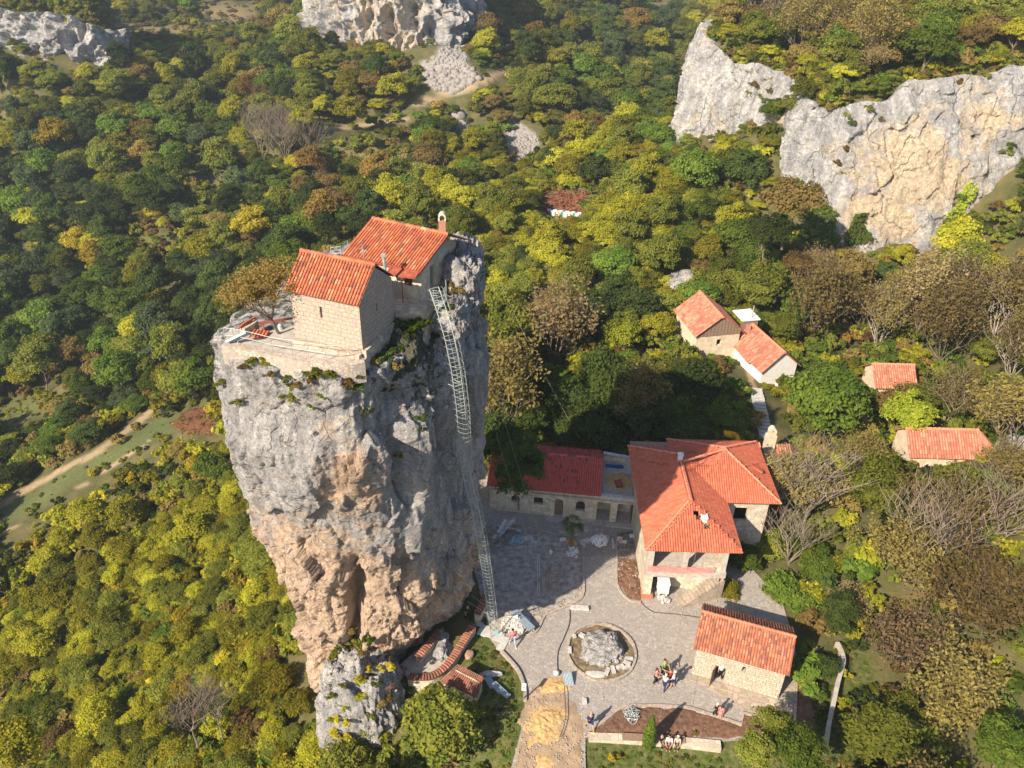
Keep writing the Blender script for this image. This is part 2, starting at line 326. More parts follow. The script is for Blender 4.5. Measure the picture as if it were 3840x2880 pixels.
low_xyz = np.array([(x, y, 0.) for x in (1, 10, 19) for y in (34, 44, 56, 64)] + [(-3, 44, 0), (-5, 50, 0), (-4, 58, -.3), (24, 40, -.4), (24, 52, .5), (8, 29, -1.3), (17, 29, -1.5), (1, 29, -.4), (-4, 34, -2.2),
    (-8, 40, -.4), (-9, 50, -1.5), (-12, 36, -7), (-15, 38.5, -6), (-17, 44, -7), (-14, 31, -9), (-20, 38, -9), (-27, 36, -12), (-38, 42, -17), (-30, 28, -13), (-22, 52, -10), (-14, 62, -6), (-28, 60, -15), (-42, 30, -19), (-60, 50, -24),
    (30, 36, -1.5), (32, 44, 0), (30, 30, -3), (40, 40, 1), (36, 55, 3), (26, 62, 2), (44, 62, 6), (38, 30, -2), (60, 60, 11), (70, 90, 17), (90, 70, 22), (23, 82, 1.2), (28, 77, 0), (31, 86, 1.5), (22, 88, 1.5), (41, 62, .8), (45, 67, 1.5), (44, 80, -1), (35, 72, .6), (18, 70, 1.2), (0, 74, -.5), (-12, 76, -5)])
low_uv = [(50, 484, 84), (0, 506, 82), (110, 441, 90), (159, 425, 94), (200, 402, 96), (200, 440, 84), (20, 415, 112), (0, 340, 132), (150, 330, 130), (240, 300, 132), (0, 250, 168), (150, 245, 160), (280, 240, 148), (330, 260, 130),
    (0, 120, 220), (100, 150, 205), (200, 150, 200), (200, 80, 245), (150, 40, 310), (230, 12, 380), (60, 66, 226), (0, 60, 222), (110, 67, 230), (300, 60, 255), (300, 110, 220), (300, 160, 185), (100, 0, 430), (380, 0, 450),
    (360, 60, 236), (400, 60, 238), (440, 60, 236), (480, 95, 216), (380, 120, 205), (440, 150, 187), (360, 170, 178), (520, 130, 196), (400, 210, 155), (480, 200, 150), (540, 150, 186), (600, 130, 215), (590, 60, 300), (520, 20, 330), (620, 80, 270), (600, 10, 450), (660, 15, 420), (650, 60, 320),
    (560, 203, 142, -2), (600, 190, 138, -3), (650, 170, 142, -3), (500, 260, 112, -3), (600, 270, 104, -3), (560, 330, 88, -4), (640, 300, 98, -3), (676, 143, 150), (708, 142, 147), (745, 130, 141), (796, 130, 128, 1),
    (740, 230, 112, -3), (790, 280, 100, -3), (845, 238, 113, -2.5), (890, 243, 111, -2.5), (927, 234, 112, -2.5), (975, 205, 114, -2), (1024, 170, 116, -2), (795, 205, 116, -2), (710, 345, 90, 0), (775, 375, 84, 0), (850, 330, 90, -3), (950, 300, 95, -3), (1020, 330, 86, -3), (1020, 420, 68, -3), (900, 400, 76, -3), (960, 470, 64, -1)]
LOW = tps(np.vstack([low_xyz, ctrl(low_uv), [(-300, 300, 10), (-300, 600, 0), (0, 640, -18), (300, 640, 0), (-120, 60, -22), (-150, 160, -20), (-200, 240, 0)]]))
# cliffs: (u, v, distance) along foot and lip
C2b = [(790, 176, 119), (796, 199, 117), (815, 207, 116), (833, 232, 113), (862, 240, 112), (885, 243, 112), (927, 236, 112), (961, 208, 114), (1007, 199, 116), (1024, 165, 118), (1060, 150, 121), (1120, 140, 124)]
C2t = [(792, 116, 123), (799, 113, 123), (820, 108, 123), (838, 108, 123), (860, 103, 124), (890, 100, 124), (906, 82, 125), (937, 79, 125), (986, 73, 125), (1012, 66, 125), (1060, 70, 127), (1120, 70, 130)]
C1b = [(694, 66, 172), (681, 115, 156), (676, 144, 151), (690, 145, 150), (708, 142, 148), (718, 137, 146), (745, 130, 142), (762, 130, 139), (780, 122, 134), (797, 120, 128), (812, 122, 124)]
C1t = [(712, 20, 180), (703, 30, 167), (700, 34, 161), (704, 36, 158), (722, 52, 155), (732, 66, 151), (752, 64, 148), (769, 66, 146), (785, 74, 141), (801, 86, 133), (815, 106, 126)]
C0b = [(716, 40, 185), (700, 60, 170), (690, 85, 160), (680, 120, 154), (676, 146, 151)]
C0t = [(733, -12, 205), (720, 12, 185), (708, 24, 172), (702, 30, 164), (699, 34, 160)]
def cl(L): return np.array([GY(*p) for p in L])
edge = np.vstack([cl(C1t)[:, :2], cl(C2t)[:, :2]])
PLAT = [tuple(p) for p in edge] + [(130, 120), (420, 120), (420, 620), (175, 620)]
HIGH = tps(np.vstack([cl(C1t), cl(C2t), ctrl([(900, 25, 158, -4), (1000, 25, 160, -4), (760, 25, 172, -4), (735, 2, 200, -4), (860, 60, 138, -3), (800, 40, 155, -3), (950, 0, 188, -4), (820, 0, 190, -4), (1024, 0, 190, -4)]), [(200, 300, 30), (100, 400, 25), (300, 200, 34)]]))
C3b = [(318, 20, 262), (328, 36, 252), (342, 38, 248), (355, 42, 246), (390, 45, 245), (421, 53, 243), (436, 57, 243), (446, 30, 254), (458, 22, 260), (468, 14, 270)]
C3t = [(316, -12, 268), (326, -34, 262), (340, -40, 260), (356, -42, 259), (390, -44, 259), (420, -44, 260), (440, -40, 262), (452, -30, 268), (462, -22, 272), (468, -16, 280)]
e3 = cl(C3t)[:, :2]; P3 = [tuple(p) for p in e3] + [(e3[-1][0] + 2, 330), (e3[0][0] - 10, 330)]
C4b = [(-6, 34, 232), (3, 29, 232), (25, 39, 230), (39, 49, 229), (57, 59, 228), (79, 66, 228), (90, 65, 228), (108, 67, 229), (114, 58, 236), (120, 44, 256)]
C4t = [(-6, 14, 240), (2, 13, 240), (12, 10, 240), (30, 17, 238), (50, 12, 240), (62, 16, 239), (78, 19, 238), (100, 30, 237), (108, 40, 244), (112, 36, 262)]
e4 = cl(C4t)[:, :2]; P4 = [tuple(p) for p in e4] + [(e4[-1][0] + 2, 262), (e4[0][0] - 60, 275), (e4[0][0] - 60, e4[0][1])]
def T(x, y, noise=True):
    x = np.asarray(x, float); y = np.asarray(y, float); z = LOW(x, y)
    far = sstep(60, 120, np.hypot(x, y)); z = np.maximum(z, -32 + 0 * z)
    m = sstep(-.6, 2.2, sdist(x, y, PLAT)); z = z * (1 - m) + HIGH(x, y) * m
    m = sstep(-1, 3, sdist(x, y, P3)); z = z * (1 - m) + (31 + 0 * z) * m
    m = sstep(-1, 3, sdist(x, y, P4)); z = z * (1 - m) + (13.5 + 0 * z) * m
    if noise: z = z + far * 2.2 * fbm(np.stack([x / 22, y / 22, 0 * x], -1), 3)
    g2 = sstep(115, 190, y) * sstep(14, 30, np.abs(sdist(x, y, PLAT))) * sstep(8, 25, -sdist(x, y, P3)) * sstep(8, 25, -sdist(x, y, P4)); z = z + (g2 * 8 * fbm(np.stack([x / 62 + 3, y / 62, 0 * x], -1), 2) if noise else 0)
    flat = sstep(-1.0, .5, sdist(x, y, COURT)); z = z * (1 - flat) + (-.12) * flat
    return z
COURT = [(-2.6, 49), (-3.6, 62.5), (13, 63), (24, 60), (22.5, 46), (21.8, 41), (20.4, 34.6), (14.7, 33.7), (5.6, 33.9), (5.2, 29), (.2, 29), (.4, 35), (-1.5, 39.5), (-2.6, 43)]
def hit(u, v, tmax=700):
    r = ray(u, v); t = np.geomspace(30, tmax, 900)[:, None] / np.hypot(r[0], r[1]); P = CAM + r * t
    below = P[:, 2] < T(P[:, 0], P[:, 1]); k = int(np.argmax(below)) if below.any() else len(P) - 1
    return P[k]
def zone(px): return px     # polygons of ground cover, drawn on the photo and tested on the ground point's own place
MEADOW = [[(0, 512), (68, 470), (110, 449), (153, 421), (210, 399), (213, 431), (159, 435), (104, 466), (69, 489), (0, 529)], [(0, 405), (12, 396), (40, 402), (38, 414), (10, 428), (0, 430)], [(118, 239), (160, 235), (215, 240), (220, 252), (190, 262), (140, 256)],
    [(183, 30), (205, 31), (205, 40), (185, 44)], [(185, 155), (222, 165), (215, 215), (188, 210)], [(648, 12), (690, 8), (694, 22), (655, 28)], [(325, 144), (400, 142), (395, 185), (335, 180)]]
DRYF = [[(100, 22), (130, 25), (190, 27), (190, 33), (160, 36), (105, 32)], [(200, 8), (258, 5), (256, 17), (214, 24), (200, 18)], [(330, 150), (398, 146), (388, 180), (340, 176)]]
ROADS = [([(0, 506), (33, 486), (68, 466), (92, 455), (112, 441), (135, 425), (160, 405)], 3.0), ([(417, 104), (450, 93), (480, 82), (514, 66)], 3.5), ([(310, 131), (350, 127), (407, 119)], 2), ([(0, 535), (40, 512), (110, 468), (150, 440)], 1.0), ([(745, 360), (752, 384), (762, 408), (768, 425)], 3)]
RUST = [[(540, 201), (553, 192), (584, 195), (582, 214), (548, 214)], [(171, 424), (190, 410), (214, 408), (213, 434), (182, 432)]]
SCREE = [[(447, 28), (462, 26), (473, 44), (465, 62), (480, 78), (455, 94), (436, 90), (424, 80), (421, 62), (436, 56)], [(508, 119), (521, 124), (541, 138), (536, 150), (520, 162), (506, 148)], [(452, 112), (462, 110), (470, 122), (458, 130)]]
YARDV = [[(700, 318), (742, 300), (790, 330), (780, 390), (760, 380), (735, 360), (705, 345)]]
NOTREE = MEADOW + RUST + SCREE + DRYF
# ground sheet: polar grid so the detail follows distance; reaches far past the last ridge
NR, NC = 460, 520
rr = np.r_[np.geomspace(16, 700, NR - 4), 800, 950, 1200, 1600]; th = np.radians(np.linspace(-52, 52, NC))
RR, TH = np.meshgrid(rr, th, indexing='ij'); GX, GYY = RR * np.sin(TH), RR * np.cos(TH); GZ = T(GX, GYY)
GZ = np.where(RR > 640, np.interp(RR, [640, 1600], [0, 60]) + GZ[rr.searchsorted(640)][None, :] * np.clip(1 - (RR - 640) / 400, 0, 1), GZ)
Pg = np.stack([GX, GYY, GZ], -1); ug, vg, dg = proj(Pg)
wob = 3.0 * fbm(np.stack([GX / 5, GYY / 5, 0 * GX], -1), 3)
def zmask(polys, soft=3):
    o = np.zeros(ug.shape)
    for p in polys: o = np.maximum(o, sstep(-soft, soft, sdist(ug + wob, vg + wob * .6, p)))
    return o
road = np.zeros(ug.shape)
for L, wd in ROADS: road = np.maximum(road, 1 - sstep(wd * .6, wd * 1.2, pdist(ug + wob * .3, vg + wob * .3, L, False)))
near = sstep(8, -2, -1 * 0 + pdist(GX, GYY, COURT) * np.where(inpoly(GX, GYY, COURT), 0, 1))
m, t, b = newmat('ground'); co = objco(t)
n1 = tex_noise(t, co, .35, 8, .65); n2 = tex_noise(t, co, 2.5, 6, .7)
c = ramp(t, n1, [(.3, (.05, .055, .02)), (.5, (.1, .095, .035)), (.7, (.16, .12, .055))])
c = mix(t, attr(t, 'meadow'), c, ramp(t, n2, [(.3, (.07, .095, .03)), (.7, (.14, .145, .055))]))
c = mix(t, attr(t, 'dry'), c, ramp(t, n2, [(.3, (.13, .1, .05)), (.7, (.24, .18, .09))]))
c = mix(t, attr(t, 'rust'), c, ramp(t, n2, [(.3, (.1, .045, .022)), (.7, (.2, .085, .04))]))
c = mix(t, attr(t, 'scree'), c, ramp(t, n2, [(.3, (.2, .18, .17)), (.7, (.42, .39, .37))]))
c = mix(t, attr(t, 'road'), c, ramp(t, n2, [(.3, (.25, .18, .1)), (.7, (.42, .32, .2))]))
c = mix(t, attr(t, 'lawn'), c, ramp(t, n2, [(.3, (.035, .06, .012)), (.48, (.085, .105, .025)), (.6, (.14, .13, .05)), (.75, (.24, .19, .11))]))
t.links.new(c, b.inputs['Base Color']); b.inputs['Roughness'].default_value = .95; bump(t, b, n2, .8, .15)
lawn = np.maximum(sstep(-1.5, .5, sdist(GX, GYY, [(5, 20), (5.6, 34), (15, 33.6), (20.5, 34.5), (27, 42), (27, 20)])), sstep(-1.0, .3, sdist(GX, GYY, [(-4, 33), (-2.5, 43), (.6, 42), (1.5, 36), (.5, 29), (-4, 29)])))
lawn = np.where((GYY > 60), 0, lawn)
me = npmesh('ground', Pg.reshape(-1, 3), grid_faces(NR, NC)[:, ::-1], m, {'meadow': ('POINT', zmask(MEADOW)), 'dry': ('POINT', zmask(DRYF)), 'rust': ('POINT', zmask(RUST, 2)), 'scree': ('POINT', zmask(SCREE, 2)), 'road': ('POINT', road), 'lawn': ('POINT', lawn)})
link('ground', me, None, True, 'structure')

# ------------------------------------------------------------------ cliffs: lofted rock faces with a lip that runs back under the plateau
def cliff(name, base, top, mat, label, n_s=220, n_t=110, amp=1.5, col=0.0, warmf=None, seed=0, hang=.0, group=None):
    B = resample(cl(base), n_s); Tt = resample(cl(top), n_s); tt = np.linspace(0, 1, n_t)
    d = Tt[:, :2] - B[:, :2]; al = np.gradient(B[:, :2], axis=0); nrm = np.stack([al[:, 1], -al[:, 0]], 1); nrm /= np.linalg.norm(nrm, axis=1)[:, None] + 1e-9
    bk = (Tt - B)[:, :2].mean(0); 
    if (nrm.mean(0) @ bk) > 0: nrm = -nrm
    k = np.ones(15) / 15; nrm = np.stack([np.convolve(np.pad(nrm[:, i], 7, 'edge'), k, 'valid') for i in (0, 1)], 1)
    B = B - np.c_[0 * nrm, np.full(n_s, 4.0)]; P = np.zeros((n_t + 8, n_s, 3))
    for i, q in enumerate(tt):
        P[i] = B * (1 - q) + Tt * q; P[i, :, :2] += nrm * (math.sin(q * math.pi) * hang)
    for i in range(8): P[n_t + i] = Tt; P[n_t + i, :, :2] -= nrm * (i + 1) * .45; P[n_t + i, :, 2] -= (i + 1) ** 1.6 * .1
    Q = P + seed
    disp = .55 * amp * fbm(Q / 7, 5, gain=.55) + .5 * amp * facets(Q, np.array([6., 6., 9.]), 4, .5) / 2 + .5 * amp * facets(Q, np.array([2.2, 2.2, 3.4]), 5, .5) + col * amp * (ridged(np.stack([Q[..., 0] / 6, Q[..., 1] / 6, Q[..., 2] / 40], -1), 3) - .3) + .12 * amp * ridged(Q / 2.2, 3)
    fade = np.r_[np.ones(n_t), np.linspace(1, .1, 8)][:, None]; disp = disp * fade
    D = np.zeros_like(P); D[..., :2] = nrm[None] * disp[..., None]; D[..., 2] = disp * .35 + .5 * amp * fbm(np.stack([Q[..., 0] / 4, Q[..., 1] / 4, 0 * Q[..., 0]], -1), 4) * (np.r_[np.linspace(0, 1, n_t) ** 3, np.ones(8)])[:, None]
    P += D; u, v, _ = proj(P); wm = warmf(u, v, P) if warmf else np.full(u.shape, .3)
    wm = np.r_[wm[:n_t], np.minimum(wm[n_t:], .1)]
    me = npmesh(name, P.reshape(-1, 3), grid_faces(n_t + 8, n_s), mat, {'warm': ('POINT', wm), 'moss': ('POINT', 0 * wm)})
    o = link(name, me, None, True); return tag(o, label, 'cliff', group)
def w2(u, v, P):
    a = np.exp(-(((u - 915) / 60) ** 2 + ((v - 170) / 52) ** 2)) * 1.15; a = np.maximum(a, np.exp(-(((u - 880) / 45) ** 2 + ((v - 215) / 30) ** 2)) * 1.1); return np.maximum(a, np.exp(-(((u - 990) / 40) ** 2 + ((v - 112) / 22) ** 2)) * .75) + .05
cliff('limestone_cliff', C2b, C2t, ROCKF, 'wide pale limestone cliff with an orange patch at the upper right of the valley', 380, 150, .95, .5, w2, 3, 1.0)
cliff('limestone_cliff', C1b, C1t, ROCKF, 'grey white limestone buttress left of the wide cliff, forest along its lip', 460, 150, 1.1, .3, lambda u, v, P: sstep(90, 145, v) * .6 * np.exp(-((u - 705) / 25) ** 2) + np.exp(-(((u - 775) / 14) ** 2 + ((v - 118) / 12) ** 2)) * .8 + .05, 13, 1.5)
cliff('rock_massif', C3b, C3t, ROCKF, 'far ribbed limestone massif with orange streaks at the top centre of the valley', 340, 150, 2.0, 2.2, lambda u, v, P: .5 * np.exp(-((u - 385) / 45) ** 2) + .1, 33, 1.0)
cliff('rock_massif', C4b, C4t, ROCKF, 'row of pale rock faces split by shady clefts at the top left corner', 260, 80, 1.6, 2.4, lambda u, v, P: .08 + 0 * u, 43, .5)

# ------------------------------------------------------------------ the pillar
PAT = [  # z, then A front-left, B front, C front-right corner, D right recess, E right-back, F back, G back-left, H left
 (25.2, (-16.9, 40.7), (-12.6, 39.0), (-8.3, 38.7), (-5.9, 43.2), (-1.9, 49), (-4, 57), (-12, 57), (-17.6, 47)),
 (22.5, (-17.9, 40.8), (-12.8, 38.7), (-8.1, 38.4), (-5.2, 42.6), (-1.6, 48.6), (-4, 57), (-12, 57), (-18.8, 47)),
 (19.5, (-18.5, 41.0), (-13.0, 38.4), (-7.9, 38.2), (-4.8, 42.4), (-1.5, 48.0), (-4, 56.5), (-12, 57), (-19.2, 47)),
 (16.0, (-18.1, 41.0), (-13.1, 38.2), (-7.5, 38.1), (-4.7, 42.0), (-1.9, 47.6), (-4, 56), (-12, 56.5), (-18.8, 47)),
 (13.0, (-18.2, 41.2), (-13.0, 38.3), (-7.0, 38.2), (-4.5, 41.5), (-2.0, 47.2), (-4, 55), (-12, 56), (-18.6, 46.5)),
 (10.4, (-18.0, 41.3), (-13.0, 38.5), (-6.9, 38.4), (-4.4, 41.0), (-1.9, 46.8), (-4, 54), (-12, 55), (-18.0, 46)),
 (8.7, (-16.7, 41.2), (-12.8, 38.6), (-6.8, 38.4), (-4.4, 40.8), (-1.9, 46.4), (-4, 53), (-12, 54), (-17.2, 45.5)),
 (5.5, (-16.3, 41.2), (-12.6, 38.8), (-6.6, 38.6), (-4.3, 41.0), (-2.1, 45.6), (-4, 52), (-12, 53), (-16.8, 45)),
 (3.0, (-16.0, 41.2), (-12.4, 39.0), (-6.9, 39.2), (-4.6, 41.6), (-2.2, 45.2), (-4, 51), (-12, 52), (-16.4, 45)),
 (0.8, (-15.4, 41.3), (-12.0, 39.6), (-7.9, 40.2), (-5.6, 42.4), (-2.6, 45.6), (-4, 51), (-12, 52), (-16, 45)),
 (-2, (-14.8, 41.3), (-12.2, 39.8), (-8.6, 40.6), (-6.4, 42.8), (-3.4, 46), (-5, 51), (-12, 52), (-15.6, 45)),
 (-9, (-15.0, 41.0), (-12.6, 39.6), (-8.6, 40.6), (-6.4, 43.2), (-4, 46), (-5, 51), (-12, 52), (-16, 45))]
SEC = [  # the real outline at each height: the pillar widens and leans out as it rises
 (30.41, (-13.35, 32.15), (-9.95, 30.81), (-6.56, 30.57), (-4.66, 34.13), (-1.50, 38.71), (-3.16, 45.03), (-9.48, 45.03), (-13.90, 37.13)),
 (28.27, (-14.14, 32.23), (-10.11, 30.57), (-6.40, 30.34), (-4.11, 33.65), (-1.26, 38.39), (-3.16, 45.03), (-9.48, 45.03), (-14.85, 37.13)),
 (25.74, (-14.71, 32.61), (-10.34, 30.54), (-6.28, 30.38), (-3.82, 33.72), (-1.19, 38.17), (-3.18, 44.93), (-9.54, 45.33), (-15.27, 37.38)),
 (21.71, (-15.06, 34.11), (-10.90, 31.78), (-6.24, 31.70), (-3.91, 34.94), (-1.58, 39.60), (-3.33, 46.59), (-9.98, 47.01), (-15.64, 39.10)),
 (18.05, (-15.72, 35.58), (-11.23, 33.07), (-6.04, 32.99), (-3.89, 35.84), (-1.73, 40.76), (-3.45, 47.49), (-10.36, 48.36), (-16.06, 40.15)),
 (14.72, (-16.03, 36.79), (-11.58, 34.30), (-6.15, 34.21), (-3.92, 36.52), (-1.69, 41.69), (-3.56, 48.10), (-10.69, 48.99), (-16.03, 40.98)),
 (12.47, (-15.17, 37.44), (-11.63, 35.07), (-6.18, 34.89), (-4.00, 37.07), (-1.73, 42.16), (-3.63, 48.16), (-10.90, 49.07), (-15.63, 41.34)),
 (8.07, (-15.36, 38.82), (-11.87, 36.56), (-6.22, 36.37), (-4.05, 38.63), (-1.98, 42.97), (-3.77, 49.00), (-11.31, 49.94), (-15.83, 42.40)),
 (4.48, (-15.50, 39.90), (-12.01, 37.77), (-6.68, 37.97), (-4.46, 40.29), (-2.13, 43.78), (-3.87, 49.39), (-11.62, 50.36), (-15.88, 43.58)),
 (1.21, (-15.27, 40.95), (-11.90, 39.27), (-7.83, 39.86), (-5.55, 42.04), (-2.58, 45.22), (-3.97, 50.57), (-11.90, 51.56), (-15.87, 44.62)),
 (-2.00, (-14.80, 41.30), (-12.20, 39.80), (-8.60, 40.60), (-6.40, 42.80), (-3.40, 46.00), (-5.00, 51.00), (-12.00, 52.00), (-15.60, 45.00)),
 (-9.00, (-15.00, 41.00), (-12.60, 39.60), (-8.60, 40.60), (-6.40, 43.20), (-4.00, 46.00), (-5.00, 51.00), (-12.00, 52.00), (-16.00, 45.00))]
def loft(SEC_, NZ, NP):
    SEC_ = SEC_[::-1]; sz = np.array([q[0] for q in SEC_], float); poly = np.array([q[1:] for q in SEC_], float); lev = np.interp(np.linspace(-9, 25.2, NZ), [q[0] for q in PAT[::-1]], np.arange(len(SEC_))); ring = []; zz = np.interp(lev, np.arange(len(sz)), sz)
    for z in zz:
        p = np.stack([np.stack([np.interp(z, sz, poly[:, i, 0]), np.interp(z, sz, poly[:, i, 1])]) for i in range(8)]); q = []
        for i in range(8): a, b_ = p[i], p[(i + 1) % 8]; q += [a * .78 + b_ * .22, a * .5 + b_ * .5, a * .22 + b_ * .78]
        sm = smooth(np.array(q), 6, True); ring.append(resample(np.vstack([sm, sm[:1]]), NP + 1)[:-1])
    X = np.stack(ring); return np.concatenate([X, np.repeat(zz[:, None], NP, 1)[..., None]], -1)
NZ, NP = 400, 640
D0 = loft(PAT, NZ, NP); P = loft(SEC, NZ, NP); PX = P[..., :2]      # D0: pattern coordinates for cracks, hollows and colour; P: the rock itself
tg = np.roll(PX, -4, 1) - np.roll(PX, 4, 1); NR2 = np.stack([tg[..., 1], -tg[..., 0]], -1); NR2 /= np.linalg.norm(NR2, axis=-1)[..., None]

def gau(x, c, s): return np.exp(-((x - c) / s) ** 2)
def pillar_disp(P):
    x, y, z = P[..., 0], P[..., 1], P[..., 2]; fr = sstep(42.5, 40.5, y)
    lowp = sstep(14, 7, z)
    d = .4 * fbm(P / 5 + 3, 3) + (.03 + .07 * lowp) * ridged(P / 2.4 + 7, 5, .58) + (.05 + .07 * lowp) * fbm(P / .8, 5, gain=.65)
    d += .11 * ridged(np.stack([x / 1.5, y / 1.5, z / 9], -1), 4)
    d -= fr * 1.9 * gau(x, -10.4 + .12 * (z - 5), .42) * sstep(.5, 2.5, z) * sstep(11.5, 8.5, z)         # cleft
    d -= fr * .55 * gau(x, -10.0, 1.5) * sstep(2, 4, z) * sstep(13, 9, z)
    d -= .9 * gau(x, -7.2, 1.4) * gau(z, 5.1 + .3 * (x + 7), .9) * fr                                       # arch-shaped hollow
    d += .7 * gau(x, -6.0, 1.8) * gau(z, 7.4, 1.4) * sstep(46, 41, y)
    d += .5 * gau(x, -5.6, 1.6) * gau(z, 3.2, 1.0) * sstep(46, 41, y)
    d += facets(P, np.array([3.2, 3.2, 5.0]), 1, .34) * .55 + facets(P, np.array([1.15, 1.15, 1.9]), 2, .42) * (.35 + .45 * lowp) + facets(P, np.array([.45, .45, .6]), 3, .5) * (.3 + .35 * lowp)
    d += .5 * sstep(21.5, 24.5, z) * sstep(44, 41.5, y)
    t_ = z - 17; rx = -5.6 + .06 * t_; d += 1.0 * gau(x, rx, .75) * gau(z, 16.8, 3.4) * sstep(46, 42, y)         # lit rib on the shaded side
    d -= .9 * gau(x, -4.5 + .1 * (20 - z), .45) * gau(z, 18.5, 5) * sstep(39.5, 41, y) * sstep(47, 44, y)
    d -= .8 * gau(x, -6.9, .5) * gau(z, 17, 5) * sstep(38.6, 39.5, y) * sstep(42, 41, y)
    d += .35 * sstep(9.2, 8.6, z) * fr * gau(x, -14.5, 1.5)
    d -= .25 * sstep(.12, .0, np.abs(z - (12.2 + .45 * (x + 14) + .5 * np.sin(x)))) * fr * gau(x, -13.5, 2.2)  # slanting crack
    return d
dd = pillar_disp(D0) * .88 - .12 - .55 * sstep(-12.5, -16, D0[..., 0]) * sstep(-8, 2, D0[..., 2]) * sstep(26.5, 23, D0[..., 2]); P[..., :2] += NR2 * dd[..., None]; P[..., 2] += .2 * fbm(P / 1.8 + 11, 3) * sstep(24.8, 23.6, D0[..., 2])
u, v, _ = proj(P)
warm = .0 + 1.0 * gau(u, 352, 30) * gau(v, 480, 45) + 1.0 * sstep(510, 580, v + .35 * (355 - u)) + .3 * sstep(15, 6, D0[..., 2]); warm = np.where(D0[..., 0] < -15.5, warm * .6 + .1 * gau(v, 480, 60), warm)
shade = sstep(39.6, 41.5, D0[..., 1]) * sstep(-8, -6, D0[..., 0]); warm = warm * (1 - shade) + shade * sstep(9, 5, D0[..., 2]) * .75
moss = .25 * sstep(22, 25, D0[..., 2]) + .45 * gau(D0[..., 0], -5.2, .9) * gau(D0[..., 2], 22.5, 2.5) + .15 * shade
# plateau on top: rings shrinking to the middle
cap = []; c0 = np.array([-7.6, 38.3]); rim = P[-1]
for k, q in enumerate(np.linspace(0, 1, 26)[1:]):
    R = rim.copy(); R[:, :2] = rim[:, :2] * (1 - q) + c0 * q; h = 30.7 + .12 * fbm(np.stack([R[:, 0], R[:, 1], 0 * R[:, 0]], -1), 3)
    R[:, 2] = rim[:, 2] * (1 - min(1, q * 8)) + h * min(1, q * 8) ; cap.append(R)
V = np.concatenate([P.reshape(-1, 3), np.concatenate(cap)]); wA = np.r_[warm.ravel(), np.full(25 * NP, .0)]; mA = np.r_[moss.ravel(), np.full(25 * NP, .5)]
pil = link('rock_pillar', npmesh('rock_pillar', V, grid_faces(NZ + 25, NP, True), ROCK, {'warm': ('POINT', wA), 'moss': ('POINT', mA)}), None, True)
tag(pil, 'tall free-standing limestone pillar, grey above and pinkish below, with two tiled buildings on top', 'rock pillar')
# blobs of rock: crag, outcrops, boulders
def ico(n):
    import bmesh
    bm = bmesh.new(); bmesh.ops.create_icosphere(bm, subdivisions=n, radius=1); V = np.array([v.co[:] for v in bm.verts]); Fq = np.array([[v.index for v in f.verts] for f in bm.faces]); bm.free(); return V, Fq
ICO = {n: ico(n) for n in (1, 2, 3, 4, 5, 6)}
def blob(cs, lev=5, amp=.25, fr=1.0, seed=0, sharp=.5):
    V, Fq = ICO[lev]; c, s = np.array(cs[0], float), np.array(cs[1], float); W = V * (1 + 0 * V[:, :1])
    k = amp * fbm(W * fr * 1.3 + seed, 3) + amp * .25 * ridged(W * fr * 2.6 + seed, 4, .6) * sharp + amp * .25 * fbm(W * fr * 8 + seed, 3) + amp * .9 * facets(W * fr, .55, seed, .7) + amp * .8 * facets(W * fr, .22, seed + 2, .7); W = np.sign(W) * np.abs(W) ** .8
    return W * (1 + k[:, None]) * s + c, Fq
def rock(name, parts, mat, label, cat='rock', group=None, warm=.1, moss=.1, lev=5, amp=.25, fr=1.0):
    Vs, Fs, o = [], [], 0
    for i, p in enumerate(parts): V, Fq = blob(p, lev, amp, fr, seed=len(label) * 1.7 + i * 5.3); Vs.append(V); Fs.append(Fq + o); o += len(V)
    V = np.concatenate(Vs) * UNIT + np.array([0, 0, LIFT]); ob = link(name, npmesh(name, V, np.concatenate(Fs), mat, {'warm': ('POINT', np.full(len(V), warm)), 'moss': ('POINT', np.full(len(V), moss))}), None, True); return tag(ob, label, cat, group)
# ------------------------------------------------------------------ building kit
def rect(s, h, w_, hh): return [(s, h), (s + w_, h), (s + w_, h + hh), (s, h + hh)]
def arch(s, h, w_, hh, n=7):
    r = w_ / 2; return [(s, h), (s + w_, h)] + [(s + r + r * math.cos(a), h + hh - r + r * math.sin(a)) for a in [math.pi * i / n for i in range(n + 1)]]
def wall(mb, A, B, z0, prof, holes=(), depth=.35, inner=True):
    """A->B seen from outside left to right; prof = [(s,z)...] top profile from A to B (s absolute)"""
    A = Vector((A[0], A[1])); B = Vector((B[0], B[1])); L = (B - A).length; d = (B - A) / L; n = Vector((d.y, -d.x))
    if not hasattr(prof, '__len__'): prof = [(0, prof), (L, prof)]
    out = [(0, z0), (L, z0)] + [(s if s <= L else L, z) for s, z in reversed(prof)]
    loops = [out] + [list(h) for h in holes]; flat = [p for lp in loops for p in lp]
    tris = tessellate_polygon([[Vector((p[0], p[1], 0)) for p in lp] for lp in loops])
    def W(p, off=0): q = A + d * p[0] - n * off; return (q.x, q.y, p[1])
    for t_ in tris:
        pts = [flat[i] for i in t_]; ar = (pts[1][0] - pts[0][0]) * (pts[2][1] - pts[0][1]) - (pts[2][0] - pts[0][0]) * (pts[1][1] - pts[0][1])
        if ar < 0: pts = pts[::-1]
        mb.face([W(p) for p in pts], uv=pts)
        if inner: mb.face([W(p, depth) for p in reversed(pts)], uv=pts[::-1])
    for h in holes:
        for i in range(len(h)):
            p, q = h[i], h[(i + 1) % len(h)]; mb.face([W(p), W(q), W(q, depth), W(p, depth)], uv=[(p[0], p[1]), (q[0], q[1]), (q[0], q[1] + .01), (p[0], p[1] + .01)])
    return lambda s, z, off=0: Vector(W((s, z), off))
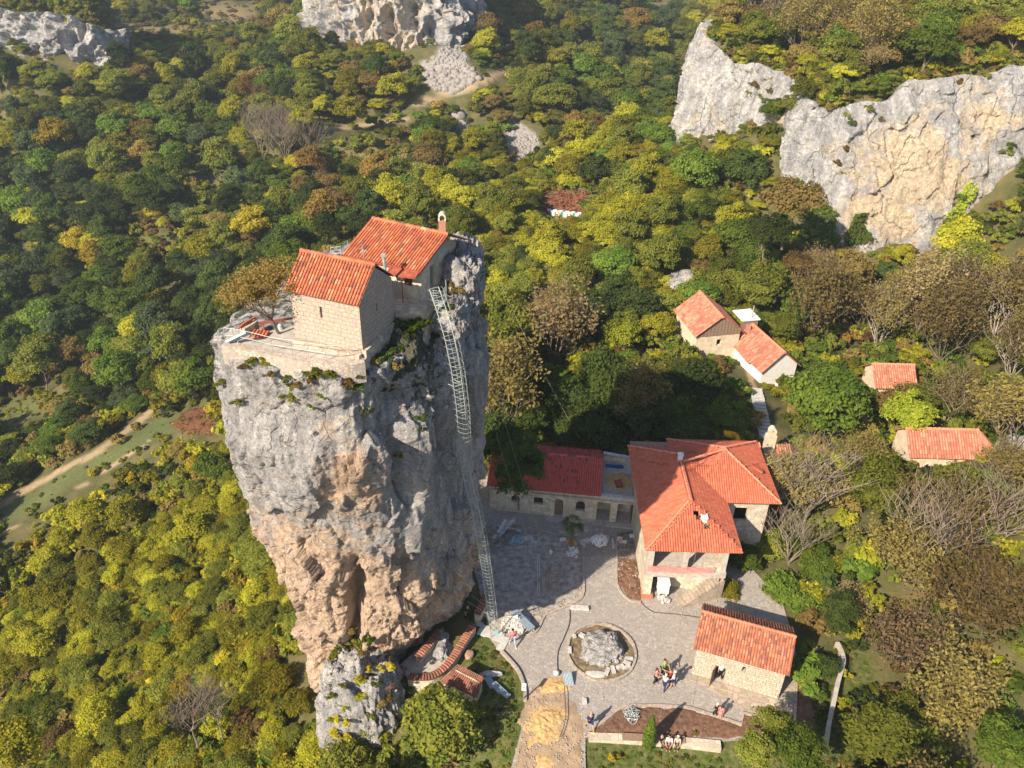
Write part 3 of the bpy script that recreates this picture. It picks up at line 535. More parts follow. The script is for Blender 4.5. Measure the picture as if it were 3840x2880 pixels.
def tiles_quad(mb, e0, e1, r1, r0, pitch=.2, tl=.36, seed=0, lift=.035, skip=None, patch=None):
    """barrel tiles: e0->e1 along the eave, r0/r1 the ridge ends"""
    rs = random.Random(seed); e0, e1, r1, r0 = map(Vector, (e0, e1, r1, r0)); n = max(2, round((e1 - e0).length / pitch)); k = max(2, round(((r0 - e0).length + (r1 - e1).length) / 2 / tl))
    N = (e1 - e0).cross(r0 - e0).normalized(); N = N if N.z > 0 else -N
    for i in range(n):
        a, b_ = i / n, (i + 1) / n; ja = rs.uniform(-.02, .02)
        for j in range(k):
            c0, c1 = j / k, (j + 1) / k + .08 / k
            if skip and skip((a + b_) / 2, (c0 + c1) / 2): continue
            f = lambda s, t_: e0.lerp(e1, s).lerp(r0.lerp(r1, s), t_)
            p0, p1, q0, q1 = f(a, c0), f(b_, c0), f(a, min(1, c1)), f(b_, min(1, c1)); var = rs.random()
            if patch: var = patch(rs, a, c0, var)
            up0, up1 = N * (lift * 1.1), N * (lift * .3); A_ = []
            for P_, Q_, up, tp in ((p0, p1, up0, 1.0), (q0, q1, up1, .86)):
                row = []
                for m_ in range(5):
                    th_ = math.pi * m_ / 4; x = .5 - .40 * tp * math.cos(th_) + ja; row.append(P_.lerp(Q_, x) + up + N * math.sin(th_) * pitch * .36)
                A_.append(row)
            for m_ in range(4): mb.face([A_[0][m_], A_[0][m_ + 1], A_[1][m_ + 1], A_[1][m_]], var)
            mb.face([A_[0][4], A_[0][3], A_[0][2], A_[0][1], A_[0][0]], var * .6)
            mb.face([p0, p1, q1, q0], rs.random() * .5)
def tiles_blocks(mb, blocks, slope, ze, pitch=.2, tl=.36, seed=0, skip=None):
    """hipped roof as the union of rectangular hip blocks (x0,x1,y0,y1)"""
    rs = random.Random(seed)
    def Hb(bk, x, y): x0, x1, y0, y1 = bk[:4]; return ze + slope * min(x - x0, x1 - x, y - y0, y1 - y)
    def H(x, y): return max(Hb(bk, x, y) for bk in blocks)
    cs = 1 / math.sqrt(1 + slope * slope)
    for bk in blocks:
        x0, x1, y0, y1 = bk[:4]
        for side in range(4):
            if side < 2: O = Vector((x0, y0 if side == 0 else y1, ze)); e = Vector((1, 0, 0)); L = x1 - x0; t_ = Vector((0, 1 if side == 0 else -1, slope)); D = (y1 - y0) / 2
            else: O = Vector((x0 if side == 2 else x1, y0, ze)); e = Vector((0, 1, 0)); L = y1 - y0; t_ = Vector((1 if side == 2 else -1, 0, slope)); D = (x1 - x0) / 2
            N = e.cross(t_).normalized(); N = N if N.z > 0 else -N; n = round(L / pitch); k = math.ceil(min(D, L / 2) / (tl * cs)) + 1
            for i in range(n):
                s = (i + .5) * L / n
                for j in range(k):
                    tt = (j + .5) * tl * cs
                    if tt > min(s, L - s, D) + .12: continue
                    c = O + e * s + t_ * tt
                    if H(c.x, c.y) > c.z + .06: continue
                    if skip and skip(c.x, c.y): continue
                    v_ = rs.random(); hw = L / n / 2; lo = O + e * s + t_ * (j * tl * cs); hi = O + e * s + t_ * ((j + 1.1) * tl * cs)
                    R_ = []
                    for P_, lf in ((lo, .035), (hi, .012)):
                        R_.append([P_ + e * (-hw * 1.0 * math.cos(a_)) * .86 + N * (lf + .36 * pitch * math.sin(a_)) for a_ in (0, .8, 1.57, 2.34, 3.14)])
                    for m_ in range(4): mb.face([R_[0][m_], R_[0][m_ + 1], R_[1][m_ + 1], R_[1][m_]], v_)
                    mb.face(R_[0][::-1], v_ * .7); mb.face([lo - e * hw, lo + e * hw, hi + e * hw, hi - e * hw], v_ * .5)
def caps(mb, p, q, r=.11, step=.34, seed=1, a=None):
    p, q = Vector(p), Vector(q); n = max(1, round((q - p).length / step)); rs = random.Random(seed)
    for i in range(n):
        u_, w_ = p.lerp(q, i / n), p.lerp(q, (i + 1.12) / n); mb.tube([u_ + Vector((0, 0, .02)), w_ + Vector((0, 0, -.01))], [r * 1.12, r * .9], 8, rs.random() if a is None else a)
def slabpoly(mb, pts, z0, z1, a=.5, uv=False):
    pts = [(p[0], p[1]) for p in pts]; ar = sum(pts[i][0] * pts[(i + 1) % len(pts)][1] - pts[(i + 1) % len(pts)][0] * pts[i][1] for i in range(len(pts)))
    if ar < 0: pts = pts[::-1]
    for t_ in tessellate_polygon([[Vector((x, y, 0)) for x, y in pts]]):
        q = [pts[i] for i in t_]; c_ = (q[1][0] - q[0][0]) * (q[2][1] - q[0][1]) - (q[2][0] - q[0][0]) * (q[1][1] - q[0][1]); q = q if c_ > 0 else q[::-1]
        mb.face([(x, y, z1) for x, y in q], a); mb.face([(x, y, z0) for x, y in reversed(q)], a)
    for i in range(len(pts)):
        (xa, ya), (xb, yb) = pts[i], pts[(i + 1) % len(pts)]; mb.face([(xa, ya, z0), (xb, yb, z0), (xb, yb, z1), (xa, ya, z1)], a)
def strip(mb, pts, wd, z0, z1, a=.5, top=None):
    """kerb or low wall along a plan polyline, wd wide; z0,z1 may be lists"""
    P = np.array([(p[0], p[1]) for p in pts]); tg_ = np.gradient(P, axis=0); tg_ /= np.linalg.norm(tg_, axis=1)[:, None]; nn = np.stack([-tg_[:, 1], tg_[:, 0]], 1) * wd / 2; n = len(P)
    Z0 = z0 if hasattr(z0, '__len__') else [z0] * n; Z1 = z1 if hasattr(z1, '__len__') else [z1] * n; l = 0
    for i in range(n - 1):
        A, B = P[i] + nn[i], P[i + 1] + nn[i + 1]; C_, D_ = P[i] - nn[i], P[i + 1] - nn[i + 1]; L = float(np.linalg.norm(P[i + 1] - P[i])); av = a if a is not None else random.random()
        f = lambda p, z: (p[0], p[1], z)
        mb.face([f(A, Z1[i]), f(C_, Z1[i]), f(D_, Z1[i + 1]), f(B, Z1[i + 1])], av, [(l, 0), (l, wd), (l + L, wd), (l + L, 0)])
        mb.face([f(A, Z0[i]), f(A, Z1[i]), f(B, Z1[i + 1]), f(B, Z0[i + 1])], av, [(l, Z0[i]), (l, Z1[i]), (l + L, Z1[i + 1]), (l + L, Z0[i + 1])])
        mb.face([f(C_, Z1[i]), f(C_, Z0[i]), f(D_, Z0[i + 1]), f(D_, Z1[i + 1])], av, [(l, Z1[i]), (l, Z0[i]), (l + L, Z0[i + 1]), (l + L, Z1[i + 1])]); l += L
    for i in (0, n - 1): mb.face([(*(P[i] + nn[i]), Z0[i]), (*(P[i] - nn[i]), Z0[i]), (*(P[i] - nn[i]), Z1[i]), (*(P[i] + nn[i]), Z1[i])], a or .5)
def V2(p): return Vector((p[0], p[1]))
def z1_(x, y, s=1.94, ox=760, oy=760): return (x / s + ox) / 3.75, (y / s + oy) / 3.75
def gz(x, y, s, ox, oy, z=0.): return G(*z1_(x, y, s, ox, oy), z)
PZ = (1.94, 760, 760); YZ = (1.813, 1780, 1560); BZ = (1.676, 1880, 2200); WZ = (1.94, 1100, 2200); RZ = (1.728, 2560, 2000)

# ------------------------------------------------------------------ on the pillar: terrace, chapel, house (drawn with the chapel floor at 26 units, built at 0.79 m to the unit)
UNIT, LIFT = .79, 10.5
pts = [gz(x, y, *PZ, 26.0)[:2] for x, y in [(150, 1025), (340, 1052), (520, 1095), (700, 1132), (900, 1160), (1060, 1165), (1175, 1150)]]
sm = smooth(pts, 6); mb = MB(); strip(mb, sm, .5, [24.75] * len(sm), 26.02); tw = mb.build('terrace_wall', MASON)
tag(tw, 'curved rubble parapet wall edging the front of the pillar top', 'wall')
mb = MB(); slabpoly(mb, [tuple(p) for p in sm] + [(-7.4, 42.6), (-10.5, 45.4), (-12.6, 43.0), (-14.4, 41.9), (-16.6, 42.2)], 25.2, 25.98)
fl = mb.build('terrace_floor', CONC, kind='structure')
L_, N_ = Vector((-12.45, 41.0)), Vector((-8.33, 39.47)); dp = Vector((1.28, 3.45)); F_, B_ = N_ + dp, L_ + dp
ch = thing('chapel', 'small stone chapel with an orange tiled gable roof at the front of the pillar top', 'chapel', (-10, 41, 26))
mb = MB(); lw = (N_ - L_).length; gw = dp.length
wall(mb, L_, N_, 25.4, 29.2, [rect(1.86, 27.85, .15, .72)]); wall(mb, N_, F_, 25.0, [(0, 29.2), (gw / 2, 30.65), (gw, 29.2)], [rect(1.75, 27.95, .14, .5)]); wall(mb, F_, B_, 25.4, 29.2); wall(mb, B_, L_, 25.4, [(0, 29.2), (gw / 2, 30.65), (gw, 29.2)])
mb.build('wall', ASHLAR_P, ch)
mb = MB(); slabpoly(mb, [L_, N_, F_, B_], 25.5, 26.05); mb.build('floor', CONC, ch)
dl = (N_ - L_).normalized() * .12; dn = dp.normalized() * .16
def V3(p, z): return Vector((p[0], p[1], z))
rz = 30.78; rl, rr_ = V3((L_ + B_) / 2 - dl * 2, rz), V3((N_ + F_) / 2 + dl * .6, rz)
mb = MB(); tiles_quad(mb, V3(L_ - dl * 2 - dn, 29.18), V3(N_ + dl * .6 - dn, 29.18), rr_, rl, .19, .34, 5); tiles_quad(mb, V3(F_ + dl * .6 + dn, 29.18), V3(B_ - dl * 2 + dn, 29.18), rl, rr_, .19, .34, 6)
rf = mb.build('roof', TILE_TOP, ch); mb = MB(); caps(mb, rl, rr_, .12, .36, 4); mb.build('ridge_cap', TILE_TOP, rf)
mb = MB(); strip(mb, [V2(L_) + Vector((0, -.32)), V2(N_) + Vector((-.1, -.3))], .3, 25.9, 26.25); strip(mb, [N_ + Vector((.1, -.1)), F_ + Vector((.1, 0))], .22, 24.4, 26.4); mb.build('plinth', RUBBLE, ch)
# house
hs = thing('hermit_house', 'stone house with a wide orange tiled roof beside the crag on the pillar top', 'house', (-7.5, 47, 26.5))
HL, HR = Vector((-10.1, 46.35)), Vector((-5.55, 44.5)); hd = Vector((1.75, 4.3)); HF, HB = HR + hd, HL + hd; hw, hg = (HR - HL).length, hd.length
mb = MB(); wall(mb, HL, HR, 25.2, 29.0, [rect(3.75, 27.75, .55, .62), rect(1.2, 27.8, .4, .5)]); wall(mb, HR, HF, 25.2, [(0, 29.0), (hg / 2, 30.25), (hg, 29.0)], [rect(1.1, 27.2, .6, 1.5)]); wall(mb, HF, HB, 25.2, 29.0); wall(mb, HB, HL, 25.2, [(0, 29.0), (hg / 2, 30.25), (hg, 29.0)])
hwall = mb.build('wall', RUBBLE_B, hs)
e0, e1 = Vector((-10.5, 46.2, 29.02)), Vector((-5.6, 44.15, 29.02)); r1_, r0_ = Vector((-4.1, 46.5, 30.42)), Vector((-8.95, 48.7, 30.42)); bk0, bk1 = Vector((-2.9, 48.8, 29.02)), Vector((-7.5, 51.1, 29.02))
mb = MB(); tiles_quad(mb, e0, e1, r1_, r0_, .19, .34, 8); tiles_quad(mb, bk0, bk1, r0_, r1_, .19, .34, 9)
rf = mb.build('roof', TILE_TOP, hs); mb = MB(); caps(mb, r0_, r1_, .12, .36, 3); mb.build('ridge_cap', TILE_TOP, rf)
mb = MB(); mb.beam(e0 + Vector((0, .06, -.06)), e1 + Vector((0, .06, -.06)), .05, .12); mb.beam(e1 + Vector((.04, 0, -.05)), r1_ + Vector((.04, 0, -.05)), .06, .12); mb.beam(e0 + Vector((-.04, 0, -.05)), r0_ + Vector((-.04, 0, -.05)), .06, .12); mb.build('fascia_board', WOODR, rf)
d_ = (HR - HL).normalized(); n_ = Vector((d_.y, -d_.x))
def hp(s, z, off=0): q = HL + d_ * s + n_ * off; return Vector((q.x, q.y, z))
mb = MB()
for s in (3.75, 4.02, 4.3): mb.beam(hp(s, 27.75, -.1), hp(s, 28.37, -.1), .05)
for z in (27.77, 28.06, 28.36): mb.beam(hp(3.73, z, -.1), hp(4.32, z, -.1), .05)
wn = mb.build('window', WOODR, hs)
mb = MB(); mb.face([hp(3.76, 27.76, -.14), hp(4.3, 27.76, -.14), hp(4.3, 28.36, -.14), hp(3.76, 28.36, -.14)]); mb.build('pane', DARK, wn)
mb = MB(); mb.face([hp(2.9, 28.95, .05), hp(4.9, 28.95, .05), hp(4.95, 28.8, .75), hp(2.95, 28.65, .75)]); mb.face([hp(2.9, 28.9, .05), hp(2.95, 28.6, .75), hp(4.95, 28.75, .75), hp(4.9, 28.9, .05)]); mb.beam(hp(2.95, 28.6, .78), hp(4.98, 28.78, .78), .06, .1)
mb.beam(hp(4.0, 26.9, .7), hp(4.0, 28.65, .7), .06); mb.build('porch_canopy', WOODR, hs)
mb = MB(); cb = GY(*z1_(1745, 192, *PZ), 46.9); cx, cy, cz = cb; mb.box((cx, cy, cz + .05), (.42, .42, 1.1)); mb.uv = [[(0, 0), (.4, 0), (.4, 1), (0, 1)]] * len(mb.f); chm = mb.build('chimney', BRICKR, hs)
mb = MB(); n = 6
for sy in (-.22, .22):
    for i in range(n):
        a0, a1 = math.pi * i / n, math.pi * (i + 1) / n; q = [(cx + r_ * math.cos(a_), cy + sy, cz + .78 + r_ * math.sin(a_) * 1.2) for r_, a_ in ((.24, a0), (.24, a1), (.15, a1), (.15, a0))]; mb.face(q)
for i in range(n):
    a0, a1 = math.pi * i / n, math.pi * (i + 1) / n
    for r_ in (.24, .15): mb.face([(cx + r_ * math.cos(a_), cy + s_, cz + .78 + r_ * math.sin(a_) * 1.2) for a_, s_ in ((a0, -.22), (a1, -.22), (a1, .22), (a0, .22))])
mb.box((cx - .19, cy, cz + .7), (.09, .44, .22)); mb.box((cx + .19, cy, cz + .7), (.09, .44, .22)); mb.build('chimney_cowl', PLASTER, chm)
# stone ledge and bank under the house
mb = MB(); slabpoly(mb, [(-7.6, 43.3), (-5.5, 43.1), (-4.7, 44.9), (-5.4, 46.4), (-10.6, 47.2), (-10.6, 45.9)], 24.6, 26.95); led = mb.build('ledge_wall', RUBBLE); tag(led, 'grey stone ledge between the chapel and the house on the pillar', 'wall')
rock('crag', [((-3.45, 48.2, 26.3), (1.3, 2.3, 2.3)), ((-3.3, 47.0, 27.0), (1.0, 1.2, 1.25)), ((-3.6, 50.2, 26.4), (1.4, 1.8, 2.0)), ((-4.0, 45.4, 25.4), (1.2, 1.4, 1.3))], ROCK, 'craggy grey limestone knob at the back right of the pillar top', lev=6, amp=.22, warm=.12, moss=.25, fr=1.3)
rock('boulder', [((-6.3, 42.4, 24.9), (1.0, 1.5, 1.2)), ((-6.9, 41.4, 24.4), (.8, .9, .9))], ROCK, 'mossy broken rock under the right gable wall of the pillar chapel', lev=5, amp=.3, moss=.8)
# railings
def railing(name, pts, h, label, group=None, mat=METAL, n=3, r=.022):
    t_ = thing(name, label, 'railing', tuple(pts[0]), 0, group); P_ = [Vector(p) for p in pts]; mb = MB()
    for p in P_: mb = MB(); mb.tube([p, p + Vector((0, 0, h))], r, 5); mb.build('post', mat, t_)
    mb = MB()
    for k in range(n): mb.tube([p + Vector((0, 0, h * (1 - k / n))) for p in P_], r * .9, 5)
    mb.build('rail', mat, t_); return t_
railing('terrace_railing', [gz(x, y, *PZ, 26.0) for x, y in [(170, 1018), (232, 1022), (375, 1052), (508, 1088), (652, 1108), (770, 1128), (897, 1148), (1072, 1150)]], .95, 'pale steel tube railing round the front edge of the pillar terrace', n=2)
railing('terrace_railing', [GY(*z1_(x, y, *PZ), Y) for x, y, Y in [(940, 415, 51.5), (1010, 410, 51.2), (1062, 360, 53)]], .9, 'short length of steel railing behind the chapel roof on the pillar', n=2)
# bell frame, tiled wall stub, cross board, post, mast
bt = thing('bell_frame', 'wooden frame with a grey bell hanging under the bare branches left of the pillar chapel', 'bell frame', (-14, 42.5, 26))
pb = GY(*z1_(565, 905, *PZ), 42.3); mb = MB(); mb.beam((pb[0] - .9, 42.0, 26), (pb[0] - .9, 42.0, pb[2] + .45), .1); mb.beam((pb[0] + .8, 42.6, 26), (pb[0] + .8, 42.6, pb[2] + .45), .1); mb.beam((pb[0] - 1.1, 41.9, pb[2] + .45), (pb[0] + 1, 42.7, pb[2] + .45), .1); mb.build('frame', WOODR, bt)
mb = MB(); prof = [(.26, -.25), (.22, -.18), (.16, 0), (.13, .15), (.06, .22), (.01, .24)]
for (ra, za), (rb, zb) in zip(prof, prof[1:]):
    for i in range(14):
        a0, a1 = 2 * math.pi * i / 14, 2 * math.pi * (i + 1) / 14; mb.face([(pb[0] + r_ * math.cos(a_), pb[1] + r_ * math.sin(a_), pb[2] + z_) for r_, a_, z_ in ((ra, a0, za), (ra, a1, za), (rb, a1, zb), (rb, a0, zb))])
mb.build('bell', METAL, bt, True)
mb = MB(); A_, B2 = gz(290, 930, *PZ, 26.3), gz(390, 870, *PZ, 26.3)
strip(mb, [A_[:2], B2[:2]], .35, 25.9, 26.45); t1 = mb.build('low_wall', RUBBLE); tag(t1, 'short garden wall capped with red tiles on the left of the pillar terrace', 'wall')
mb = MB(); tiles_quad(mb, V3(V2(A_) + Vector((-.2, -.25)), 26.48), V3(V2(B2) + Vector((-.2, -.25)), 26.48), V3(V2(B2) + Vector((.1, .25)), 26.65), V3(V2(A_) + Vector((.1, .25)), 26.65), .18, .3, 3); mb.build('tile_coping', TILE_TOP, t1)
mb = MB(); tiles_quad(mb, (-15.2, 41.3, 26.0), (-14.2, 41.1, 26.0), (-14.1, 41.7, 26.12), (-15.1, 41.9, 26.12), .2, .3, 4); mb.box((-14.7, 41.5, 25.99), (1, .6, .05)); tg_ = mb.build('tile_pile', TILE_TOP); tag(tg_, 'flat stack of spare orange tiles lying by the terrace railing', 'tile pile')
mb = MB(); p = Vector(gz(260, 980, *PZ, 26.4)); mb.box(p, (1.35, .12, .5), rot=Matrix.Rotation(-.5, 3, 'Y') @ Matrix.Rotation(.9, 3, 'X')); mb.beam(p + Vector((-.1, 0, -.4)), p + Vector((.1, 0, .5)), .06); bb = mb.build('leaning_board', ZINC); tag(bb, 'grey metal sheet leaning on the terrace railing at the left corner', 'metal sheet')
mb = MB(); p = GY(*z1_(1345, 640, *PZ), 43.6); mb.tube([p, p + np.array([-.1, 0, 2.2])], .09, 8); mb.box(p + np.array([-.1, 0, 2.25]), (.26, .26, .12)); o = mb.build('flue_pipe', METAL); tag(o, 'tall grey flue pipe standing between the chapel and the house on the pillar', 'pipe')
mb = MB(); p = GY(*z1_(1192, 450, *PZ), 43.4); mb.tube([p - np.array([0, 0, 2]), p + np.array([-.15, 0, 1.2])], .025, 5); mb.tube([p + np.array([-.35, 0, 1.0]), p + np.array([.15, 0, .75])], .018, 4); o = mb.build('mast', METAL); tag(o, 'thin metal mast with a cross arm behind the chapel ridge on the pillar', 'mast')

UNIT, LIFT = 1.0, 0.0
# ------------------------------------------------------------------ the caged ladder
lad = thing('caged_ladder', 'long pale green steel ladder with a hoop cage climbing the right side of the pillar', 'ladder', (-1, 42, 0))
LADM = plain('pale_green_steel', (.42, .46, .43), rough=.5, vary=.12, metal=.2)
lp = [GY(u_, v_, Y_) for u_, v_, Y_ in [(494, 641, 42.0), (490, 605, 41.4), (484.5, 565, 40.6), (480, 535, 39.9), (475, 508, 39.2), (469, 485, 38.6), (464, 462, 38.0), (461, 409, 37.0), (456, 370, 36.6), (450, 340, 36.3), (441, 308, 36.2), (434, 288, 36.3)]]
from mathutils.bvhtree import BVHTree
_pb = BVHTree.FromPolygons([v_.co[:] for v_ in pil.data.vertices], [p.vertices[:] for p in pil.data.polygons])
_bs = [_pb] + [BVHTree.FromPolygons([v_.co[:] for v_ in o_.data.vertices], [p.vertices[:] for p in o_.data.polygons]) for o_ in bpy.data.objects if o_.name in ('crag', 'boulder', 'ledge_wall')]
lp[0][2] = 0; lp = resample(lp, 80); dist_ = []
for q_ in lp:      # stand the ladder well off the rock all the way up
    d_ = (Vector(q_) - Vector(CAM)); L0 = d_.length; d_.normalize(); best = L0
    for s_ in (-.5, 0, .5):
        for _b in _bs:
            h_ = _b.ray_cast(Vector(CAM), (Vector(q_) + Vector((s_, 0, 0)) - Vector(CAM)).normalized())
            if h_[0] is not None: best = min(best, h_[3] - .75)
    dist_.append(best)
dist_ = np.array([min(dist_[max(0, i_ - 4):i_ + 5]) for i_ in range(80)]); dist_ = np.convolve(np.pad(dist_, 5, 'edge'), np.ones(11) / 11, 'valid'); dist_ = np.where(np.arange(80) < 8, dist_ * 0 + np.linalg.norm(lp - CAM, axis=1), dist_)
w_8 = sstep(2, 12, np.arange(80)); D8 = np.linalg.norm(lp - CAM, axis=1); dist_ = D8 * (1 - w_8) + dist_ * w_8
lp = [CAM + (q_ - CAM) / np.linalg.norm(q_ - CAM) * L_9 for q_, L_9 in zip(lp, dist_)]
lp[0][2] = 0; path = resample(lp, 76); side = Vector((.86, -.5, 0)).normalized(); outn = Vector((.5, .86, 0)) * -1
outn = Vector((.55, -.83, 0)).normalized(); side = Vector((.83, .55, 0))
mb = MB()
for s in (-.24, .24): mb.tube([Vector(p) + side * s for p in path], .024, 5)
mb.build('rail', LADM, lad); mb = MB(); rg = resample(lp, 150)
for p in rg: mb.tube([Vector(p) - side * .24, Vector(p) + side * .24], .014, 4, cap=False)
mb.build('rung', LADM, lad); mb = MB(); hoops = path[6:]
for p in hoops: mb.tube([Vector(p) + side * (.37 * math.cos(a_)) + outn * (.02 + .62 * math.sin(a_)) for a_ in [math.pi * k / 10 for k in range(11)]], .008, 4, cap=False)
for a_ in (.35, .95, 1.57, 2.19, 2.79): mb.tube([Vector(p) + side * (.37 * math.cos(a_)) + outn * (.02 + .62 * math.sin(a_)) for p in hoops], .007, 4, cap=False)
mb.build('safety_cage', LADM, lad)
for i in (8, 20, 32, 44, 54, 64):
    p = Vector(path[i])
    mb = MB(); mb.tube([p - side * .24 - outn * 1.4 + Vector((-.8, 0, 0)), p - side * .24, p + side * .24, p + side * .4 - outn * 1.6 + Vector((-.9, 0, 0))], .016, 4); mb.build('bracket', LADM, lad)
UNIT, LIFT = .79, 10.5
# catwalk at the top
cwk = thing('catwalk', 'small railed steel landing between the pillar house and the ladder head', 'landing', (-5, 45.2, 26.9))
mb = MB(); mb.box((-5.0, 44.6, 26.85), (1.6, .9, .06), rz=-.2); mb.build('deck', LADM, cwk); mb = MB()
for (a_, b_) in (((-5.8, 44.25), (-4.3, 44.0)), ((-4.3, 44.0), (-4.1, 44.8)), ((-4.1, 44.8), (-4.2, 45.6))):
    for k in range(4): q = Vector(a_).lerp(Vector(b_), k / 3); mb.tube([V3(q, 26.85), V3(q, 27.85)], .018, 4)
    for h in (.35, .68, 1.0): mb.tube([V3(a_, 26.85 + h), V3(b_, 26.85 + h)], .018, 4)
mb.build('guard_rail', LADM, cwk)
mb = MB(); mb.tube([(-5.0, 44.3, 26.8), (-6.2, 43.2, 25.0)], .03, 4); mb.tube([(-4.4, 44.3, 26.8), (-5.6, 43.2, 25.0)], .03, 4); mb.build('strut', LADM, cwk)
UNIT, LIFT = 1.0, 0.0
# ------------------------------------------------------------------ courtyard ground
PAVEP = [(-.3, 40.6), (1.05, 38.8), (1.5, 37.2), (1.5, 36), (1.2, 34), (.5, 31), (.3, 28.6), (5.3, 28.6), (5.55, 33.7), (5.9, 33.95), (14.6, 33.8), (19.6, 34.4), (21.6, 40.3), (21.9, 42.5), (22, 46.5), (20, 50.6), (17.3, 50.6), (17.3, 61), (-3, 61), (-3, 50), (-1.5, 44), (-1.2, 42)]
mb = MB(); slabpoly(mb, PAVEP, -.35, 0); mb.build('courtyard_paving', PAVE, kind='structure')
def B(x, y, z=0.): return gz(x, y, *BZ, z)
def Y_(x, y, z=0.): return gz(x, y, *YZ, z)
def W_(x, y, z=0.): return gz(x, y, *WZ, z)
def lumpy(name, poly, mat, z=.02, amp=.08, fr=1.5, res=.12, dome=0, kind='structure', edge=.5):
    P_ = np.array([p[:2] for p in poly]); x0, y0 = P_.min(0) - .2; x1, y1 = P_.max(0) + .2; nx, ny = int((x1 - x0) / res) + 2, int((y1 - y0) / res) + 2
    X, Yy = np.meshgrid(np.linspace(x0, x1, nx), np.linspace(y0, y1, ny)); sd_ = sdist(X, Yy, P_) + .22 * fbm(np.stack([X * 1.2, Yy * 1.2, 0 * X], -1), 3)
    k = sstep(0, edge, sd_); q = np.stack([X * fr, Yy * fr, 0 * X + len(name)], -1); Zz = z - .1 * (1 - sstep(-.15, .05, sd_)) + k * (amp * (.6 + fbm(q, 4, gain=.6))) + dome * sstep(0, 1, k * 1.0) * np.clip(sd_, 0, 9) ** .8
    Fq = grid_faces(ny, nx); keep = (sd_.ravel()[Fq] > -.12).all(1); m = npmesh(name, np.stack([X, Yy, Zz], -1).reshape(-1, 3), Fq[keep], mat, {'warm': ('POINT', 0 * Zz), 'moss': ('POINT', 0 * Zz)}); return link(name, m, None, True, kind)
yard = [Y_(230, 740), Y_(600, 825), Y_(690, 860), Y_(733, 900), Y_(735, 1230), Y_(640, 1285), Y_(520, 1335), B(270, 185), B(215, 285), B(110, 310), (-.9, 42.6), (-1.6, 44), (-2.6, 49), (-2.8, 54.4)]
lumpy('yard_dirt', yard, plain('grey_rubble_dirt', (.34, .3, .27), vary=.45, scale=2.2, bmp=1), .012, .05, 1.2)
lumpy('bed_soil', [Y_(975, 960), Y_(975, 1150), Y_(1045, 1245), Y_(1128, 1255), (10.85, 46.4), (10.85, 50.5)], SOIL, .03, .12, 2.5)
lumpy('bed_dirt', [Y_(965, 790), Y_(975, 955), (10.85, 50.3), (10.95, 54.0)], plain('rubble_ground', (.2, .165, .14), vary=.5, scale=3, bmp=1), .02, .06, 2)
lumpy('bed_soil', [B(560, 920), B(640, 860), B(750, 775), B(870, 757), B(1175, 768), B(1500, 868), B(1520, 800), B(1640, 835), (19.2, 34.6), (14.6, 33.95), (5.9, 34.05)], SOIL, .03, .07, 2.2)
lumpy('dirt_road', [B(190, 640), B(330, 600), B(460, 720), B(500, 830), B(530, 940), (5.35, 33.6), (5.1, 28.7), (.35, 28.7), (.6, 31), (1.4, 34.5), B(110, 830)], plain('sandy_dirt', (.34, .245, .165), vary=.3, scale=1.2, bmp=1), .012, .04, 1.0)
o = lumpy('sand_heap', [B(220, 640), B(265, 590), B(340, 565), B(400, 580), B(430, 640), B(360, 690), B(250, 690)], SAND, .03, .07, 2.4, .06, .15, None, .9); tag(o, 'small heap of yellow sand beside the leaning corrugated sheet', 'sand heap')
o = lumpy('sand_heap', [B(170, 790), B(240, 730), B(330, 745), B(420, 760), B(420, 850), B(380, 950), B(300, 1010), B(170, 1020), B(145, 900)], SAND, .03, .11, 2.2, .06, .07, None, 1.3); tag(o, 'larger trampled spread of yellow sand across the dirt track', 'sand heap')
o = lumpy('sand_heap', [B(215, 1050), B(290, 1040), B(370, 1100), B(400, 1145), B(210, 1145)], SAND, .03, .06, 1.3, .07, .05, None, .6); tag(o, 'thin sheet of yellow sand at the bottom edge of the frame', 'sand heap')
mb = MB(); slabpoly(mb, [B(1195, 590), B(1330, 660), B(1480, 745), B(1520, 785), B(1645, 820), (19.3, 34.7), (20.1, 35), (21.5, 40.3), (20.9, 40.6), (19.5, 37), (13.6, 38.9)], -.05, .006); mb.build('flagstone_path', FLAG, kind='structure')
mb = MB(); slabpoly(mb, [Y_(495, 665), Y_(870, 700), Y_(870, 745), Y_(485, 710)], -.05, .05); slabpoly(mb, [Y_(875, 712), Y_(1095, 735), Y_(1100, 775), Y_(880, 750)], -.05, .12); mb.build('pavement', CONC, kind='structure')
lumpy('garden_strip', [(20.0, 35), (21.6, 40.2), (23.4, 42.3), (23.2, 39.8), (22.4, 37), (21.4, 33.9), (19.4, 33.6)], SOIL, .02, .08, 2)
def kerb(label, pts, wd=.16, h=.12, z0=-.1, mat=KERB, sm_=4, name='kerb', cat='kerb', a=None):
    mb = MB(); p = smooth([np.array(q[:2]) for q in pts], sm_) if sm_ else pts; strip(mb, p, wd, z0, h, a=a); o = mb.build(name, mat); return tag(o, label, cat)
kerb('long curved stone kerb round the building yard, from the annex to the rubble pile', [Y_(230, 730), Y_(450, 780), Y_(600, 818), Y_(690, 850), Y_(735, 900), Y_(738, 1070), Y_(735, 1225), Y_(640, 1290), Y_(520, 1340), B(270, 190), B(215, 290), B(110, 318)])
kerb('stone kerb round the bed along the big house', [Y_(955, 775), Y_(965, 960), Y_(970, 1150), Y_(1045, 1250), Y_(1130, 1268)])
kerb('stone kerb along the top edge of the brown soil bed', [B(525, 925), B(640, 850), B(750, 765), B(870, 750), B(1020, 752), B(1180, 762)], .2)
kerb('angled stone kerb between the soil bed and the crazy paving', [B(1180, 762), B(1510, 870), B(1520, 797), B(1640, 828)], .2, sm_=0)
